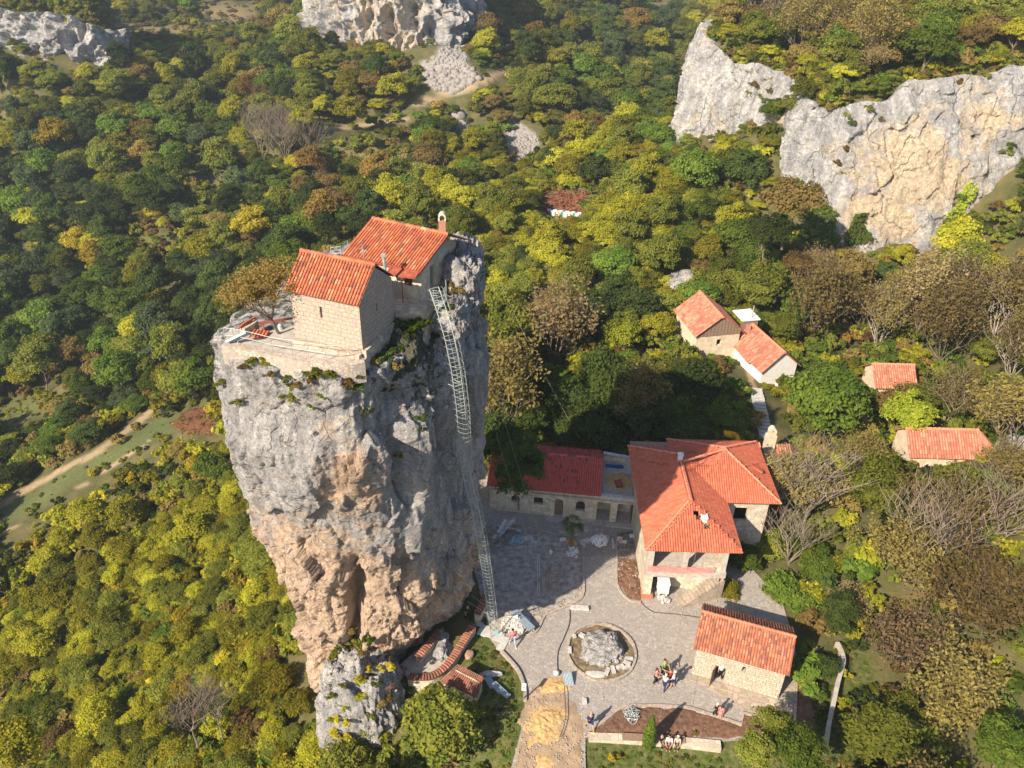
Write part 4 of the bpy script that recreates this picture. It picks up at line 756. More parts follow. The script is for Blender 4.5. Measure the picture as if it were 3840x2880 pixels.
kerb('dark stone kerb curving from the ladder foot to the small white board', [B(0, 410), B(60, 475), B(110, 540), B(145, 640), B(150, 720)], .2, .2)
kerb('straight kerb along the right side of the crazy paving', [B(1860, 480), B(1850, 690), B(1842, 890)], .16, sm_=0)
mb = MB(); 
wp = [(5.75, 33.75), (8, 33.72), (9.4, 33.68), (11, 33.62), (12.6, 33.55), (14.55, 33.4)]; strip(mb, smooth(wp, 4), .62, -1.6, .16); w_ = mb.build('retaining_wall', RUBBLE_B); tag(w_, 'cream stone retaining wall with a flat coping below the brown soil bed', 'wall')
mb = MB(); mb.beam((8.0, 33.72, .2), (12.2, 33.6, .2), .42, .07); mb.beam((8.0, 33.98, .24), (12.2, 33.86, .24), .07, .07); mb.build('plank_seat', WOOD, w_)
mb = MB(); 
gwp = [B(2110, 355, .2), B(2150, 460, .2), B(2115, 600, .2), B(2085, 740, .2), B(2060, 850, .2), B(2040, 990, .2)]; strip(mb, smooth([p[:2] for p in gwp], 4), .3, -1.2, .35); tag(mb.build('garden_wall', CONC), 'low concrete wall along the right edge of the garden strip', 'wall')
# round bed
ct = np.array([7.18, 40.86]); mb = MB()
for i in range(46):
    a_ = 2 * math.pi * i / 46; r_ = 2.52 + random.uniform(-.03, .03); mb.box((ct[0] + r_ * math.cos(a_), ct[1] + r_ * math.sin(a_) * 1.03, .05), (.17, .34, .22), rz=a_, a=random.random(), jit=.1)
rb = mb.build('stone_edging', KERB); tag(rb, 'ring of edging stones round the circular rock bed in the courtyard', 'stone edging')
lumpy('round_bed_soil', [(ct[0] + 2.42 * math.cos(a_), ct[1] + 2.48 * math.sin(a_)) for a_ in np.linspace(0, 6.28, 30)[:-1]], plain('bed_ground', (.17, .13, .08), vary=.5, scale=2.5, bmp=1), .02, .07, 1.6, .1)
rock('rock_mound', [((7.3, 40.95, -.1), (1.45, 1.35, 1.0)), ((6.7, 40.5, -.1), (1.15, 1.0, .6)), ((7.7, 41.3, 0), (.85, .8, .85))], ROCK, 'rough limestone outcrop in the middle of the round courtyard bed', warm=-.1, lev=6, amp=.22, moss=.3)
rock('flat_rock', [((*B(590, 555)[:2], .06), (.75, .33, .14))], SLAB, 'large flat oval rock lying in the lower left of the round bed', lev=4, amp=.08)
slabs = [(510, 315, .55, .3, -.6, 'cut stone lying at the upper left of the round bed'), (458, 318, .28, .25, .2, 'small pale stone left of the cut stone in the round bed'), (428, 405, .28, .55, 0, 'upright cut stone on the left rim of the round bed'), (665, 540, .3, .62, -.45, 'tilted cut slab, left end of the slabs in the round bed'),
    (702, 528, .28, .6, .15, 'second cut slab from the left in the row at the right of the round bed'), (745, 512, .62, .3, .4, 'long cut slab in the middle of the slab row in the round bed'), (785, 515, .6, .26, .35, 'cut slab nearest the right rim of the round bed'), (790, 487, .55, .28, -.45, 'cut slab above the slab row in the round bed'), (800, 458, .6, .2, 0, 'thin cut slab at the top of the slab row in the round bed'),
    (490, 138, 1.45, .36, -.05, 'long pale stone block like a bench on the courtyard by the yard kerb'), (522, 727, .3, .42, .05, 'single pale block on the paving above the man in the navy shirt')]
for x, y, a_, b_, rz_, lb in slabs:
    mb = MB(); p = B(x, y); mb.box((p[0], p[1], .12), (a_, b_, .2), rz=rz_, jit=.06); tag(mb.build('stone_block', SLAB), lb, 'stone block', 'loose cut stone blocks')
rock('boulder', [((*B(345, 550)[:2], .12), (.22, .2, .18))], SLAB, 'white boulder at the top of the small sand heap', lev=3, amp=.2)
mb = MB(); p = B(420, 600); R_ = Matrix.Rotation(.25, 3, 'Z') @ Matrix.Rotation(.5, 3, 'X')
for i in range(24):
    x0 = -.32 + i * .64 / 24; za, zb = .03 * math.sin(i * 1.57), .03 * math.sin((i + 1) * 1.57); mb.face([Vector((p[0], p[1], .32)) + R_ @ Vector(q) for q in ((x0, -.45, za), (x0 + .0267, -.45, zb), (x0 + .0267, .45, zb), (x0, .45, za))])
tag(mb.build('corrugated_sheet', ZINC), 'grey corrugated metal sheet leaning on the small sand heap', 'metal sheet')
# rubble pile with zinc sheet
def pile(name, c, r, n, h, mat, label, cat, sz=(.12, .28), par=None, rz_=0):
    mb = MB()
    for i in range(n):
        q = random.random() ** .6; a_ = random.random() * 6.28; x, y = q * r[0] * math.cos(a_), q * r[1] * math.sin(a_); s_ = random.uniform(*sz)
        mb.box((c[0] + x * math.cos(rz_) - y * math.sin(rz_), c[1] + x * math.sin(rz_) + y * math.cos(rz_), c[2] + h * (1 - q) + s_ * .3), (s_ * 1.4, s_, s_ * .8), rot=Matrix.Rotation(random.random() * 6, 3, Vector((random.random(), random.random(), 1)).normalized()), a=random.random(), jit=.25)
    return tag(mb.build(name, mat), label, cat)
pile('rubble_pile', (*B(95, 240)[:2], 0), (1.1, .8), 240, .75, SLAB, 'pile of pale building stones beside the ladder foot', 'rubble pile')
mb = MB(); mb.box((*B(135, 210, .7)[:2], .72), (.62, 2.1, .04), rot=Matrix.Rotation(.75, 3, 'Z') @ Matrix.Rotation(.12, 3, 'X')); tag(mb.build('zinc_sheet', ZINC), 'flat blue-grey metal sheet laid over the pile of building stones', 'metal sheet')
# ------------------------------------------------------------------ big house
H = thing('big_house', 'large two-storey house with a new bright red hipped tile roof beside the courtyard', 'house', (14, 52, 0))
A0, A1, A2, A3 = Vector((10.85, 46.4)), Vector((17.0, 46.4)), Vector((17.0, 51.9)), Vector((10.95, 57.4))
mb = MB()
wall(mb, (10.95, 57.4), (10.85, 46.4), -.1, 5.95, []); wall(mb, (17.0, 46.4), (17.0, 51.8), -.1, 5.95, [rect(2.2, 3.6, 1.0, 1.4)]); wall(mb, (17.0, 51.8), (21.3, 51.8), -.1, 5.95, [rect(1.6, 3.4, 1.1, 1.5)]); wall(mb, (21.3, 51.8), (21.3, 58.6), -.1, 5.95, [rect(2.5, 3.6, 1, 1.4)]); wall(mb, (21.3, 58.6), (10.95, 58.6), -.1, 5.95)
wall(mb, (10.85, 49.0), (17.0, 49.0), 3.0, 5.9, [rect(.7, 3.1, 1.0, 2.1), rect(3.4, 3.7, 1.2, 1.3)]); wall(mb, (13.1, 47.6), (17.0, 47.0), -.1, 2.5); wall(mb, (10.85, 49.4), (13.3, 49.4), -.1, 2.5, [rect(.8, 0, 1.0, 2.0)])
mb.build('wall', RUBBLE_B, H)
mb = MB(); slabpoly(mb, [(10.8, 46.25), (17.05, 46.25), (17.05, 49.0), (10.8, 49.0)], 2.42, 3.0); mb.build('balcony_slab', CONC, H)
for x, y, z0_, z1_p, wdt in [(11.05, 46.6, 3.0, 5.9, .5), (13.75, 46.55, 3.0, 5.9, .42), (16.8, 46.6, 3.0, 5.9, .4)]:
    mb = MB(); mb.box((x, y, (z0_ + z1_p) / 2), (wdt, .4, z1_p - z0_)); mb.build('pillar', CONC, H)
mb = MB(); mb.box((11.15, 46.75, 1.15), (.62, .7, 2.5)); mb.build('stone_pier', RUBBLE_B, H); mb = MB(); mb.box((11.2, 46.55, .12), (.9, .8, .34)); mb.build('brick_base', plain('old_brick', (.42, .17, .1), vary=.3), H)
mb = MB(); mb.box((16.1, 46.6, 3.3), (1.5, .3, .6)); mb.build('parapet', RUBBLE_B, H)
mb = MB(); slabpoly(mb, [(10.6, 45.6), (17.3, 45.6), (17.3, 51.3), (21.6, 51.3), (21.6, 59.1), (10.6, 59.1)], 5.84, 5.95); mb.build('soffit', WOOD, H)
blocks = [(10.35, 17.6, 45.35, 58.25), (13.95, 21.95, 51.1, 59.4), (10.35, 21.9, 51.05, 56.55)]; sl_ = .56
skip = lambda x, y: pdist(np.array(x), np.array(y), [(14.35, 47.95), (14.75, 47.6), (15.3, 46.95)], False) < .16
mb = MB(); tiles_blocks(mb, blocks, sl_, 6.0, .19, .36, 11, skip); rf = mb.build('roof', TILE_NEW, H)
za = 6.0 + sl_ * 3.625; zb_ = 6.0 + sl_ * 4.0; zc = 6 + sl_ * 2.75; mb = MB(); X0, X1, Y0, Y1 = 10.35, 17.6, 45.35, 58.25; xm = (X0 + X1) / 2
for p, q in [((X0, Y0, 6), (xm, Y0 + 3.625, za)), ((X0, Y1, 6), (xm, Y1 - 3.625, za)), ((xm, Y0 + 3.625, za), (xm, Y1 - 3.625, za)), ((xm, 53.8, zc + .3), (17.95, 55.2, zb_)), ((17.95, 55.1, zb_), (17.95, 55.4, zb_)), ((17.95, 55.1, zb_), (21.95, 51.1, 6)), ((17.95, 55.4, zb_), (21.95, 59.4, 6)), ((17.95, 55.4, zb_), (13.95, 59.4, 6))]:
    caps(mb, Vector(p) + Vector((0, 0, .06)), Vector(q) + Vector((0, 0, .06)), .1, .36)
mb.build('ridge_cap', CAPM, rf)
mb = MB(); n_ = 11
for i in range(n_): q = Vector((xm, Y0 + 3.6, za)).lerp(Vector((X0, Y0, 6)), (i + .5) / n_); mb.box(q + Vector((-.17, .17, .04)), (.34, .1, .05), rz=.78); mb.box(q + Vector((.17, -.17, .04)), (.34, .1, .05), rz=.78)
mb.build('mortar_bedding', CAPM, rf)
for x, y, z, s_ in [(13.95, 53.9, 8.15, .36), (14.95, 47.75, 7.0, .42)]:
    mb = MB(); mb.box((x, y, z), (s_, s_, .9)); mb.box((x, y, z + .48), (s_ + .1, s_ + .1, .07)); mb.build('chimney', WHITE, rf)
mb = MB()
for i in range(26): mb.box((18.9 + (i % 13) * .17, 55.5 - (i % 13) * .11 + (i // 13) * .18, 7.45 - (i % 13) * .055), (.16, .3, .12), rz=.5, a=random.random())
mb.build('tile_stack', TILE_NEW, rf)
mb = MB(); mb.beam((14.4, 47.9, 7.15), (15.4, 46.9, 6.75), .05); mb.beam((14.5, 48.05, 7.2), (15.5, 47.05, 6.8), .05)
for i in range(6): q = Vector((14.4, 47.8, 7.15)).lerp(Vector((15.4, 46.8, 6.75)), i / 5); mb.beam(q, q + Vector((.2, .25, .02)), .04)
mb.build('exposed_batten', WOOD, rf)
def net(name, pts, h, mat, label, cat):
    mb = MB(); P_ = [Vector(p) for p in resample(pts, 26)]
    for k in range(9): mb.tube([p + Vector((0, .03 * math.sin(i * 1.3 + k), h * k / 8 + .03 * math.sin(i * .9))) for i, p in enumerate(P_)], .014, 4)
    for i, p in enumerate(P_): mb.tube([p, p + Vector((0, 0, h))], .012, 4)
    for i, (a_, b_) in enumerate(zip(P_, P_[1:])): mb.tube([a_, b_ + Vector((0, 0, h))], .008, 3); mb.tube([b_, a_ + Vector((0, 0, h))], .008, 3)
    return tag(mb.build(name, mat), label, cat)
net('safety_net', [(10.75, 46.15, 3.05), (13.5, 46.1, 3.0), (16.0, 46.15, 3.05)], .62, REDN, 'pink plastic safety net strung along the open balcony of the big house', 'safety net')
mb = MB(); mb.box((12.4, 46.5, 1.15), (.85, .7, .95)); mb.box((12.4, 46.5, 1.66), (.95, .8, .07)); mb.box((12.1, 46.3, .35), (.1, .1, .7)); mb.box((12.7, 46.3, .35), (.1, .1, .7)); tag(mb.build('white_cabinet', WHITE), 'white boxy cabinet under the balcony of the big house', 'cabinet')
pile('block_stack', (12.5, 46.0, 0), (.4, .35), 16, .2, SLAB, 'few pale blocks stacked in front of the white cabinet', 'stone stack', (.2, .3))
st = thing('stone_stairs', 'flight of cream stone stairs climbing to the right under the big house balcony', 'stairs', (15, 46.2, 0))
for i in range(13):
    mb = MB(); x = 13.75 + i * .26; mb.box((x, 45.8 + i * .09, .07 + i * .075), (.3, .95, .14 + i * .15), rz=.34); mb.box((x - .13, 45.8 + i * .09 - .04, .125 + i * .15), (.05, 1.0, .05), rz=.34); mb.build('step', FLAG, st)
# annex with terrace
AN = thing('annex', 'long low cream stone annex with a crimson tiled roof and a walled flat roof bay', 'annex', (5, 57, 0))
a0, a1 = Vector((-1.7, 56.25)), Vector((11.05, 54.75)); ad = (a1 - a0).normalized(); an = Vector((-ad.y, ad.x)); sx = lambda x: (x - a0.x) / ad.x; al_ = (a1 - a0).length
hol = [arch(sx(.2), 1.2, .75, .8), rect(sx(2.2), 1.2, .8, .8), arch(sx(4.05), .0, .75, 2.1), arch(sx(5.9), .95, .8, 1.15), rect(sx(7.75), 0, 1.15, 2.2), rect(sx(9.5), 0, 1.35, 2.25)]
mb = MB(); wall(mb, a0, a1, -.1, [(0, 2.95), (al_, 2.95)], hol, .4); b0, b1 = a0 + an * 5.9, a1 + an * 5.5; wall(mb, a1, b1, -.1, 2.95); wall(mb, b1, b0, -.1, 3.25); wall(mb, b0, a0, -.1, [(0, 2.95), (2.95, 4.4), (5.9, 2.95)])
q0, q1 = a0 + ad * sx(7.95), b0 + ad * sx(7.95); wall(mb, q0, q1, 2.5, [(0, 2.95), (2.95, 4.4), (5.9, 2.95)]); wall(mb, a0 + an * 1.6 + ad * sx(7.6), a1 + an * 1.6, 0, 2.6, [], .2)
mb.build('wall', RUBBLE_B, AN)
mb = MB(); slabpoly(mb, [a0, a1, b1, b0], 2.45, 2.6); mb.build('flat_roof', CONC, AN); mb = MB(); slabpoly(mb, [a0, a1, b1, b0], -.1, .03); mb.build('floor', CONC, AN)
mb = MB(); strip(mb, [a0 + ad * sx(7.9) + an * .12, a1 + an * .12], .4, 2.6, 3.0); strip(mb, [a1 + an * .3 - ad * .15, b1 - an * .2 - ad * .15], .3, 2.6, 3.1); strip(mb, [b1 - an * .15, q1 - an * .15], .35, 2.6, 3.3); mb.build('parapet', SLAB, AN)
E0, E1 = Vector((-2.0, 55.95, 2.98)), Vector((7.95, 54.95, 2.98)); up_ = Vector((an.x * 3.3, an.y * 3.3 + .05, 1.55)); K0, K1 = Vector((-1.7, 62.3, 2.98)), Vector((8.55, 61.45, 2.98)); rA, rB = E0 + up_, E1 + up_
def patchy(rs, a, c, v): return v * .55 if (rs.random() < (.28 if .25 < a < .85 and c > .2 else .03)) else .4 + v * .6
TILE_ANX = tile_mat('crimson_new_tiles', [(0, (.1, .03, .03)), (.3, (.34, .05, .045)), (.45, (.5, .065, .05)), (1, (.58, .09, .07))], .05)
mb = MB(); tiles_quad(mb, E0, E1, rB, rA, .2, .34, 21, patch=patchy); tiles_quad(mb, K1, K0, rA, rB, .2, .34, 22); rf = mb.build('roof', TILE_ANX, AN)
mb = MB(); caps(mb, rA, rB, .12, .36); mb.build('ridge_cap', TILE_ANX, rf)
for k, h in enumerate(hol[:4]):
    xs_ = [p[0] for p in h]; zs_ = [p[1] for p in h]; mb = MB(); s0, s1 = min(xs_), max(xs_); f = lambda s, z: (a0 + ad * s + an * .3).to_3d() + Vector((0, 0, z)); mb.face([f(s0, min(zs_)), f(s1, min(zs_)), f(s1, max(zs_)), f(s0, max(zs_))])
    for q in np.linspace(s0 + .04, s1 - .04, 3): mb.beam(f(q, min(zs_)) - an.to_3d() * .03, f(q, max(zs_)) - an.to_3d() * .03, .05)
    mb.build('door' if k == 2 else 'window', WOOD if k == 2 else DARK, AN)
lumpy('roof_sand', [Y_(905, 400, 2.62), Y_(1000, 380, 2.62), Y_(1080, 420, 2.62), Y_(1060, 500, 2.62), Y_(930, 490, 2.62), Y_(880, 460, 2.62)], SAND, 2.63, .12, 1.6, .08, .08, None); o = bpy.data.objects['roof_sand']; tag(o, 'brown sand spread on the walled flat roof between annex and big house', 'sand heap')
for (x, y), sz_, rz_, mt, nm, lb in [((950, 342), (1.6, .3, .12), -.08, BLUEC, 'tarpaulin', 'dark blue rolled tarpaulin on the walled flat roof'), ((978, 468), (.6, .7, .35), .2, WOODR, 'crate', 'rusty brown crate sitting in the sand on the flat roof'), ((915, 375), (.07, 1.2, .07), .1, SLAB, 'board', 'pale narrow board lying on the flat roof left of the sand'), ((1075, 440), (.25, .55, .2), 0, REDN, 'pink_sack', 'pink sack by the right parapet of the flat roof'), ((1095, 380), (.3, .7, .5), 0, ZINC, 'metal_box', 'grey metal box against the big house on the flat roof'), ((940, 300), (2.6, .2, .1), -.06, SLAB, 'board', 'long pale board lying along the back parapet of the flat roof')]:
    p = Y_(x, y, 2.7); mb = MB(); mb.box((p[0], p[1], 2.65 + sz_[2] / 2), sz_, rz=rz_, jit=.08); mb.box((p[0] + .03, p[1] + .02, 2.66 + sz_[2]), (sz_[0] * .8, sz_[1] * .8, .04), rz=rz_ + .05); tag(mb.build(nm, mt), lb, nm.replace('_', ' '))
# ------------------------------------------------------------------ courtyard chapel
C2 = thing('stone_chapel', 'pale stone chapel with a weathered red barrel-tiled roof at the right of the courtyard', 'chapel', (17, 40, 0))
c0, c1 = Vector((13.55, 39.05)), Vector((19.3, 37.1)); cdv = (c1 - c0); cn = Vector((-cdv.y, cdv.x)).normalized(); cd_ = cdv.normalized(); c2, c3 = c1 + cn * 4.0, c0 + cn * 4.0
mb = MB(); wall(mb, c0, c1, -.1, 3.0, [arch(1.55, 0.02, .68, 1.75), arch(3.25, 1.75, .26, .62)], .45); wall(mb, c1, c2, -.1, [(0, 3), (2, 4.35), (4, 3)], [arch(1.9, 1.8, .25, .6)], .45); wall(mb, c2, c3, -.1, 3); wall(mb, c3, c0, -.1, [(0, 3), (2, 4.35), (4, 3)]); mb.build('wall', ASHLAR_Y, C2)
mb = MB(); slabpoly(mb, [c0, c1, c2, c3], -.1, .03); mb.build('floor', CONC, C2)
o_ = .22; e0_, e1_ = V3(c0 - cd_ * o_ - cn * o_, 2.95), V3(c1 + cd_ * o_ - cn * o_, 2.95); g0, g1 = V3(c3 - cd_ * o_ + cn * o_, 2.95), V3(c2 + cd_ * o_ + cn * o_, 2.95); ra_, rb_ = V3((c0 + c3) / 2 - cd_ * o_, 4.5), V3((c1 + c2) / 2 + cd_ * o_, 4.5)
mb = MB(); tiles_quad(mb, e0_, e1_, rb_, ra_, .19, .3, 31); tiles_quad(mb, g1, g0, ra_, rb_, .19, .3, 32); rf = mb.build('roof', TILE_OLD, C2); mb = MB(); caps(mb, ra_, rb_, .12, .32, a=.75); mb.build('ridge_cap', TILE_OLD, rf)
mb = MB()
for A_, B3 in ((e1_, rb_), (rb_, g1), (e0_, ra_), (ra_, g0)): mb = MB(); mb.beam(A_ - Vector((0, 0, .05)), B3 - Vector((0, 0, .05)), .05, .1); mb.build('verge_board', WOODR, rf)
dp_ = lambda s, z, off=0: (c0 + cd_ * s + cn * off).to_3d() + Vector((0, 0, z))
mb = MB(); a_, b_ = dp_(1.55, .03, .1), dp_(1.3, .03, -.5); mb.beam(dp_(1.53, .9, -.02), dp_(1.33, .9, -.62), .05, 1.7); mb.build('door', WOOD, C2)
mb = MB(); mb.box(dp_(1.95, .06, -.22), (.6, .4, .04), rz=math.atan2(cd_.y, cd_.x)); tag(mb.build('door_mat', ZINC), 'blue grey mat in front of the open chapel door', 'mat')
mb = MB(); strip(mb, [c0 - cn * .3 - cd_ * .1, c1 - cn * .3 + cd_ * .3], .5, -.05, .1); mb.build('plinth', FLAG, C2)
# ------------------------------------------------------------------ houses in the wood
def cottage(name, label, fl, fr, depth, z0, ze, rise, wallm, tilem, ov=.35, gab=None, seed=0, win=()):
    t_ = thing(name, label, 'house', (fl[0], fl[1], z0)); fl, fr = Vector(fl), Vector(fr); d = (fr - fl).normalized(); n = Vector((-d.y, d.x)); W = (fr - fl).length; bl, br = fl + n * depth, fr + n * depth; z0 -= 2.5
    mb = MB(); wall(mb, fl, fr, z0, [(0, ze), (W / 2, ze + rise), (W, ze)] if gab is None else [(0, ze), (W, ze)], win); wall(mb, fr, br, z0, ze); wall(mb, br, bl, z0, [(0, ze), (W / 2, ze + rise), (W, ze)]); wall(mb, bl, fl, z0, ze); mb.build('wall', wallm, t_)
    k = ov * 2 * rise / W; r0, r1 = V3((fl + fr) / 2 - n * ov, ze + rise + .08), V3((bl + br) / 2 + n * ov, ze + rise + .08); mb = MB()
    tiles_quad(mb, V3(fl - d * ov + n * (depth + ov), ze - k), V3(fl - d * ov - n * ov, ze - k), r0, r1, .26, .4, seed); tiles_quad(mb, V3(fr + d * ov - n * ov, ze - k), V3(fr + d * ov + n * (depth + ov), ze - k), r1, r0, .26, .4, seed + 1); r_ = mb.build('roof', tilem, t_)
    mb = MB(); caps(mb, r0, r1, .15, .4); mb.build('ridge_cap', CAPM, r_); return t_

h1 = cottage('cottage', 'old cottage with a faded red tiled gable roof and plank gable, upper of the two', (20.9, 82.4), (26.1, 83.6), 6.0, 1.0, 4.0, 2.0, PLASTER, TILE_FAR, seed=41, win=[rect(2.6, 2.2, .6, .8)])
mb = MB(); 
for i in range(13): a_ = Vector((20.9, 82.4)).lerp(Vector((26.1, 83.6)), (i + .5) / 13); hz = 4.0 + 2.0 * (1 - abs((i + .5) / 13 - .5) * 2); mb.box((a_.x + .02, a_.y - .06, (3.6 + hz) / 2), (.34, .05, hz - 3.6), rz=.22, a=random.random())
mb.build('plank_gable', WOOD, h1)
mb = MB(); slabpoly(mb, [(26.4, 84.5), (28.6, 85), (28.0, 87.6), (25.8, 87)], 4.6, 4.75); an_ = thing('lean_to', 'white flat-roofed lean-to on the right side of the upper cottage', 'shed', (27, 86, 1)); mb.build('roof', WHITE, an_); mb = MB(); wall(mb, (26.5, 84.7), (28.4, 85.1), -1, 4.6); wall(mb, (28.4, 85.1), (27.9, 87.4), -1, 4.6); mb.build('wall', WOOD, an_)
mb = MB(); mb.tube([(27.6, 85.4, 4.7), (27.7, 85.4, 6.2)], .07, 6); tag(mb.build('stove_pipe', METAL), 'thin stove pipe on the white lean-to of the upper cottage', 'pipe')
h2 = cottage('cottage', 'old cottage with a faded red roof stepped on its left side, lower of the two', (27.7, 78.2), (31.9, 79.6), 6.2, -.4, 2.1, 1.9, WHITE, TILE_FAR, seed=43)
mb = MB(); tiles_quad(mb, (26.5, 79.9, 1.75), (25.9, 82.7, 1.75), (27.5, 83.2, 2.5), (28.1, 80.3, 2.5), .26, .4, 45); mb.build('side_roof', TILE_FAR, h2)
mb = MB(); mb.box((27.1, 84.2, 3.2), (.5, .5, 2.2)); mb.build('chimney', BRICKR, h2)
mb = MB(); mb.face([(29.2, 77.6, .8), (31.5, 78.3, .9), (31.1, 77.3, -.6), (29.1, 76.7, -.7)]); mb.face([(29.2, 77.65, .75), (29.1, 76.75, -.75), (31.1, 77.35, -.65), (31.5, 78.35, .85)]); tag(mb.build('white_awning', WHITE), 'tilted white sheet awning below the front of the lower cottage', 'awning')
h3 = cottage('cottage', 'small red tiled roof almost hidden among the brown trees right of the two cottages', (45.6, 79.2), (45.6, 83.2), 4.2, -1.6, -.2, 1.5, PLASTER, TILE_FAR, seed=47)
h4 = cottage('apse_church', 'low church with a faded tiled roof and rounded end among trees at the right edge', (44.0, 62.3), (44.0, 66.0), 6.2, .6, 3.0, 1.5, PLASTER, TILE_FAR, seed=49)
mb = MB(); nA = 9
for i in range(nA):
    a_, b_ = -math.pi / 2 + math.pi * i / nA, -math.pi / 2 + math.pi * (i + 1) / nA; pa, pb_ = [(44.0 + 1.85 * math.cos(q), 64.15 + 1.85 * math.sin(q)) for q in (a_, b_)]
    mb.face([(*pa, -2), (*pb_, -2), (*pb_, 3), (*pa, 3)])
mb.build('apse_wall', PLASTER, h4); mb = MB()
for i in range(nA):
    a_, b_ = -math.pi / 2 + math.pi * i / nA, -math.pi / 2 + math.pi * (i + 1) / nA; pa, pb_ = [(44.0 + 2.2 * math.cos(q), 64.15 + 2.2 * math.sin(q), 2.85) for q in (a_, b_)]
    tiles_quad(mb, pa, pb_, (44.3, 64.15, 4.55), (44.3, 64.15, 4.55), .26, .4, 50 + i)
mb.build('apse_roof', TILE_FAR, h4)
mb = MB(); wall(mb, (38.6, 62.2), (40.4, 62.2), -1.5, 2.9, [arch(.5, 1.2, .5, 1.0)], .3); wall(mb, (40.4, 62.2), (41.0, 61.0), -1.5, 1.2); mb.build('window_wall', PLASTER, h4); mb = MB(); mb.box((39.35, 62.46, 1.7), (.6, .05, 1.1)); mb.build('window', DARK, h4)
oc = thing('stone_chimney', 'tall whitewashed stone chimney with an arched cap behind the big house', 'chimney', (24.3, 62.5, 2))
mb = MB(); mb.box((24.3, 62.5, 2.6), (.95, .6, 4.0), jit=.05); mb.box((24.3, 62.5, 4.75), (.7, .5, .6), jit=.05); mb.build('shaft', PLASTER, oc); mb = MB()
for i in range(6):
    a_, b_ = math.pi * i / 6, math.pi * (i + 1) / 6; mb.face([(24.3 + .36 * math.cos(q), y, 5.0 + .5 * math.sin(q)) for q, y in ((a_, 62.2), (b_, 62.2), (b_, 62.8), (a_, 62.8))]); mb.face([(24.3 + r_ * math.cos(q), 62.2, 5.0 + 1.4 * r_ * math.sin(q)) for q, r_ in ((a_, .36), (b_, .36), (b_, .16), (a_, .16))])
mb.build('cap', PLASTER, oc)
mb = MB(); tiles_quad(mb, (20.6, 60.6, 2.4), (23.7, 60.8, 2.4), (23.6, 63.0, 3.3), (20.6, 62.8, 3.3), .24, .36, 61); mb.build('x', TILE_OLD).name = 'shed_roof'; sh_ = bpy.data.objects['shed_roof']; sh_.name = 'shed'; tag(sh_, 'dark tiled shed roof between the big house and the stone chimney', 'shed')
mb = MB(); wall(mb, (20.8, 60.8), (23.5, 61), -1, 2.4); wall(mb, (23.5, 61), (23.4, 62.8), -1, 2.9); mb.build('wall', RUBBLE, sh_)
mb = MB(); tiles_quad(mb, (24.9, 61.4, 3.1), (26.3, 61.5, 3.1), (26.3, 62.6, 3.5), (24.9, 62.5, 3.5), .24, .36, 62); o = mb.build('tiled_canopy', TILE_FAR); tag(o, 'little faded tiled canopy just right of the tall stone chimney', 'canopy'); mb = MB(); mb.box((25.6, 62, 1.4), (1.2, .8, 3.3)); mb.build('brick_wall', BRICKR, o)
ex = thing('excavator', 'yellow excavator boom poking out behind the big house roof', 'excavator', (21.4, 62, 0))
mb = MB(); mb.beam((21.6, 61.6, 2.6), (21.0, 62.6, 4.4), .4, .45); mb.beam((21.0, 62.6, 4.4), (20.3, 62.4, 4.7), .35, .35); mb.build('boom', YEL, ex); mb = MB(); mb.box((20.2, 62.4, 4.6), (.7, .6, .25), rot=Matrix.Rotation(.4, 3, 'Y')); mb.build('bucket', YEL, ex); mb = MB(); mb.box((21.8, 61.4, 1.5), (1.4, 1.6, 1.3)); mb.build('cab', YEL, ex)
# steps up to the cottages
sp = thing('garden_steps', 'narrow flight of pale stone steps climbing from the chimney towards the two cottages', 'stairs', (26, 72, 0))
for i in range(15):
    q = i / 14; mb = MB(); x, y = 25.3 + 1.4 * q, 66.5 + 9.5 * q; mb.box((x, y, float(T(x, y)) + .12), (1.3, .42, .3), rz=-.15, jit=.06); mb.build('step', SLAB, sp)
# beehives on the far terrace
for i in range(16):
    p = hit(549 + i * 2.0, 213.8 + i * .22 + (i % 3) * .8); mb = MB(); mb.box((p[0], p[1], p[2] + .4), (.55, .55, .7)); mb.box((p[0], p[1], p[2] + .8), (.68, .68, .08))
    tag(mb.build('beehive', [WHITE, plain('teal_paint', (.12, .4, .42)), plain('cream_paint', (.6, .5, .35))][i % 3 if i % 2 else 0]), ['white', 'teal', 'cream'][i % 3 if i % 2 else 0] + ' beehive box in the row below the rust-red terrace', 'beehive', 'beehives below the rust-red terrace')
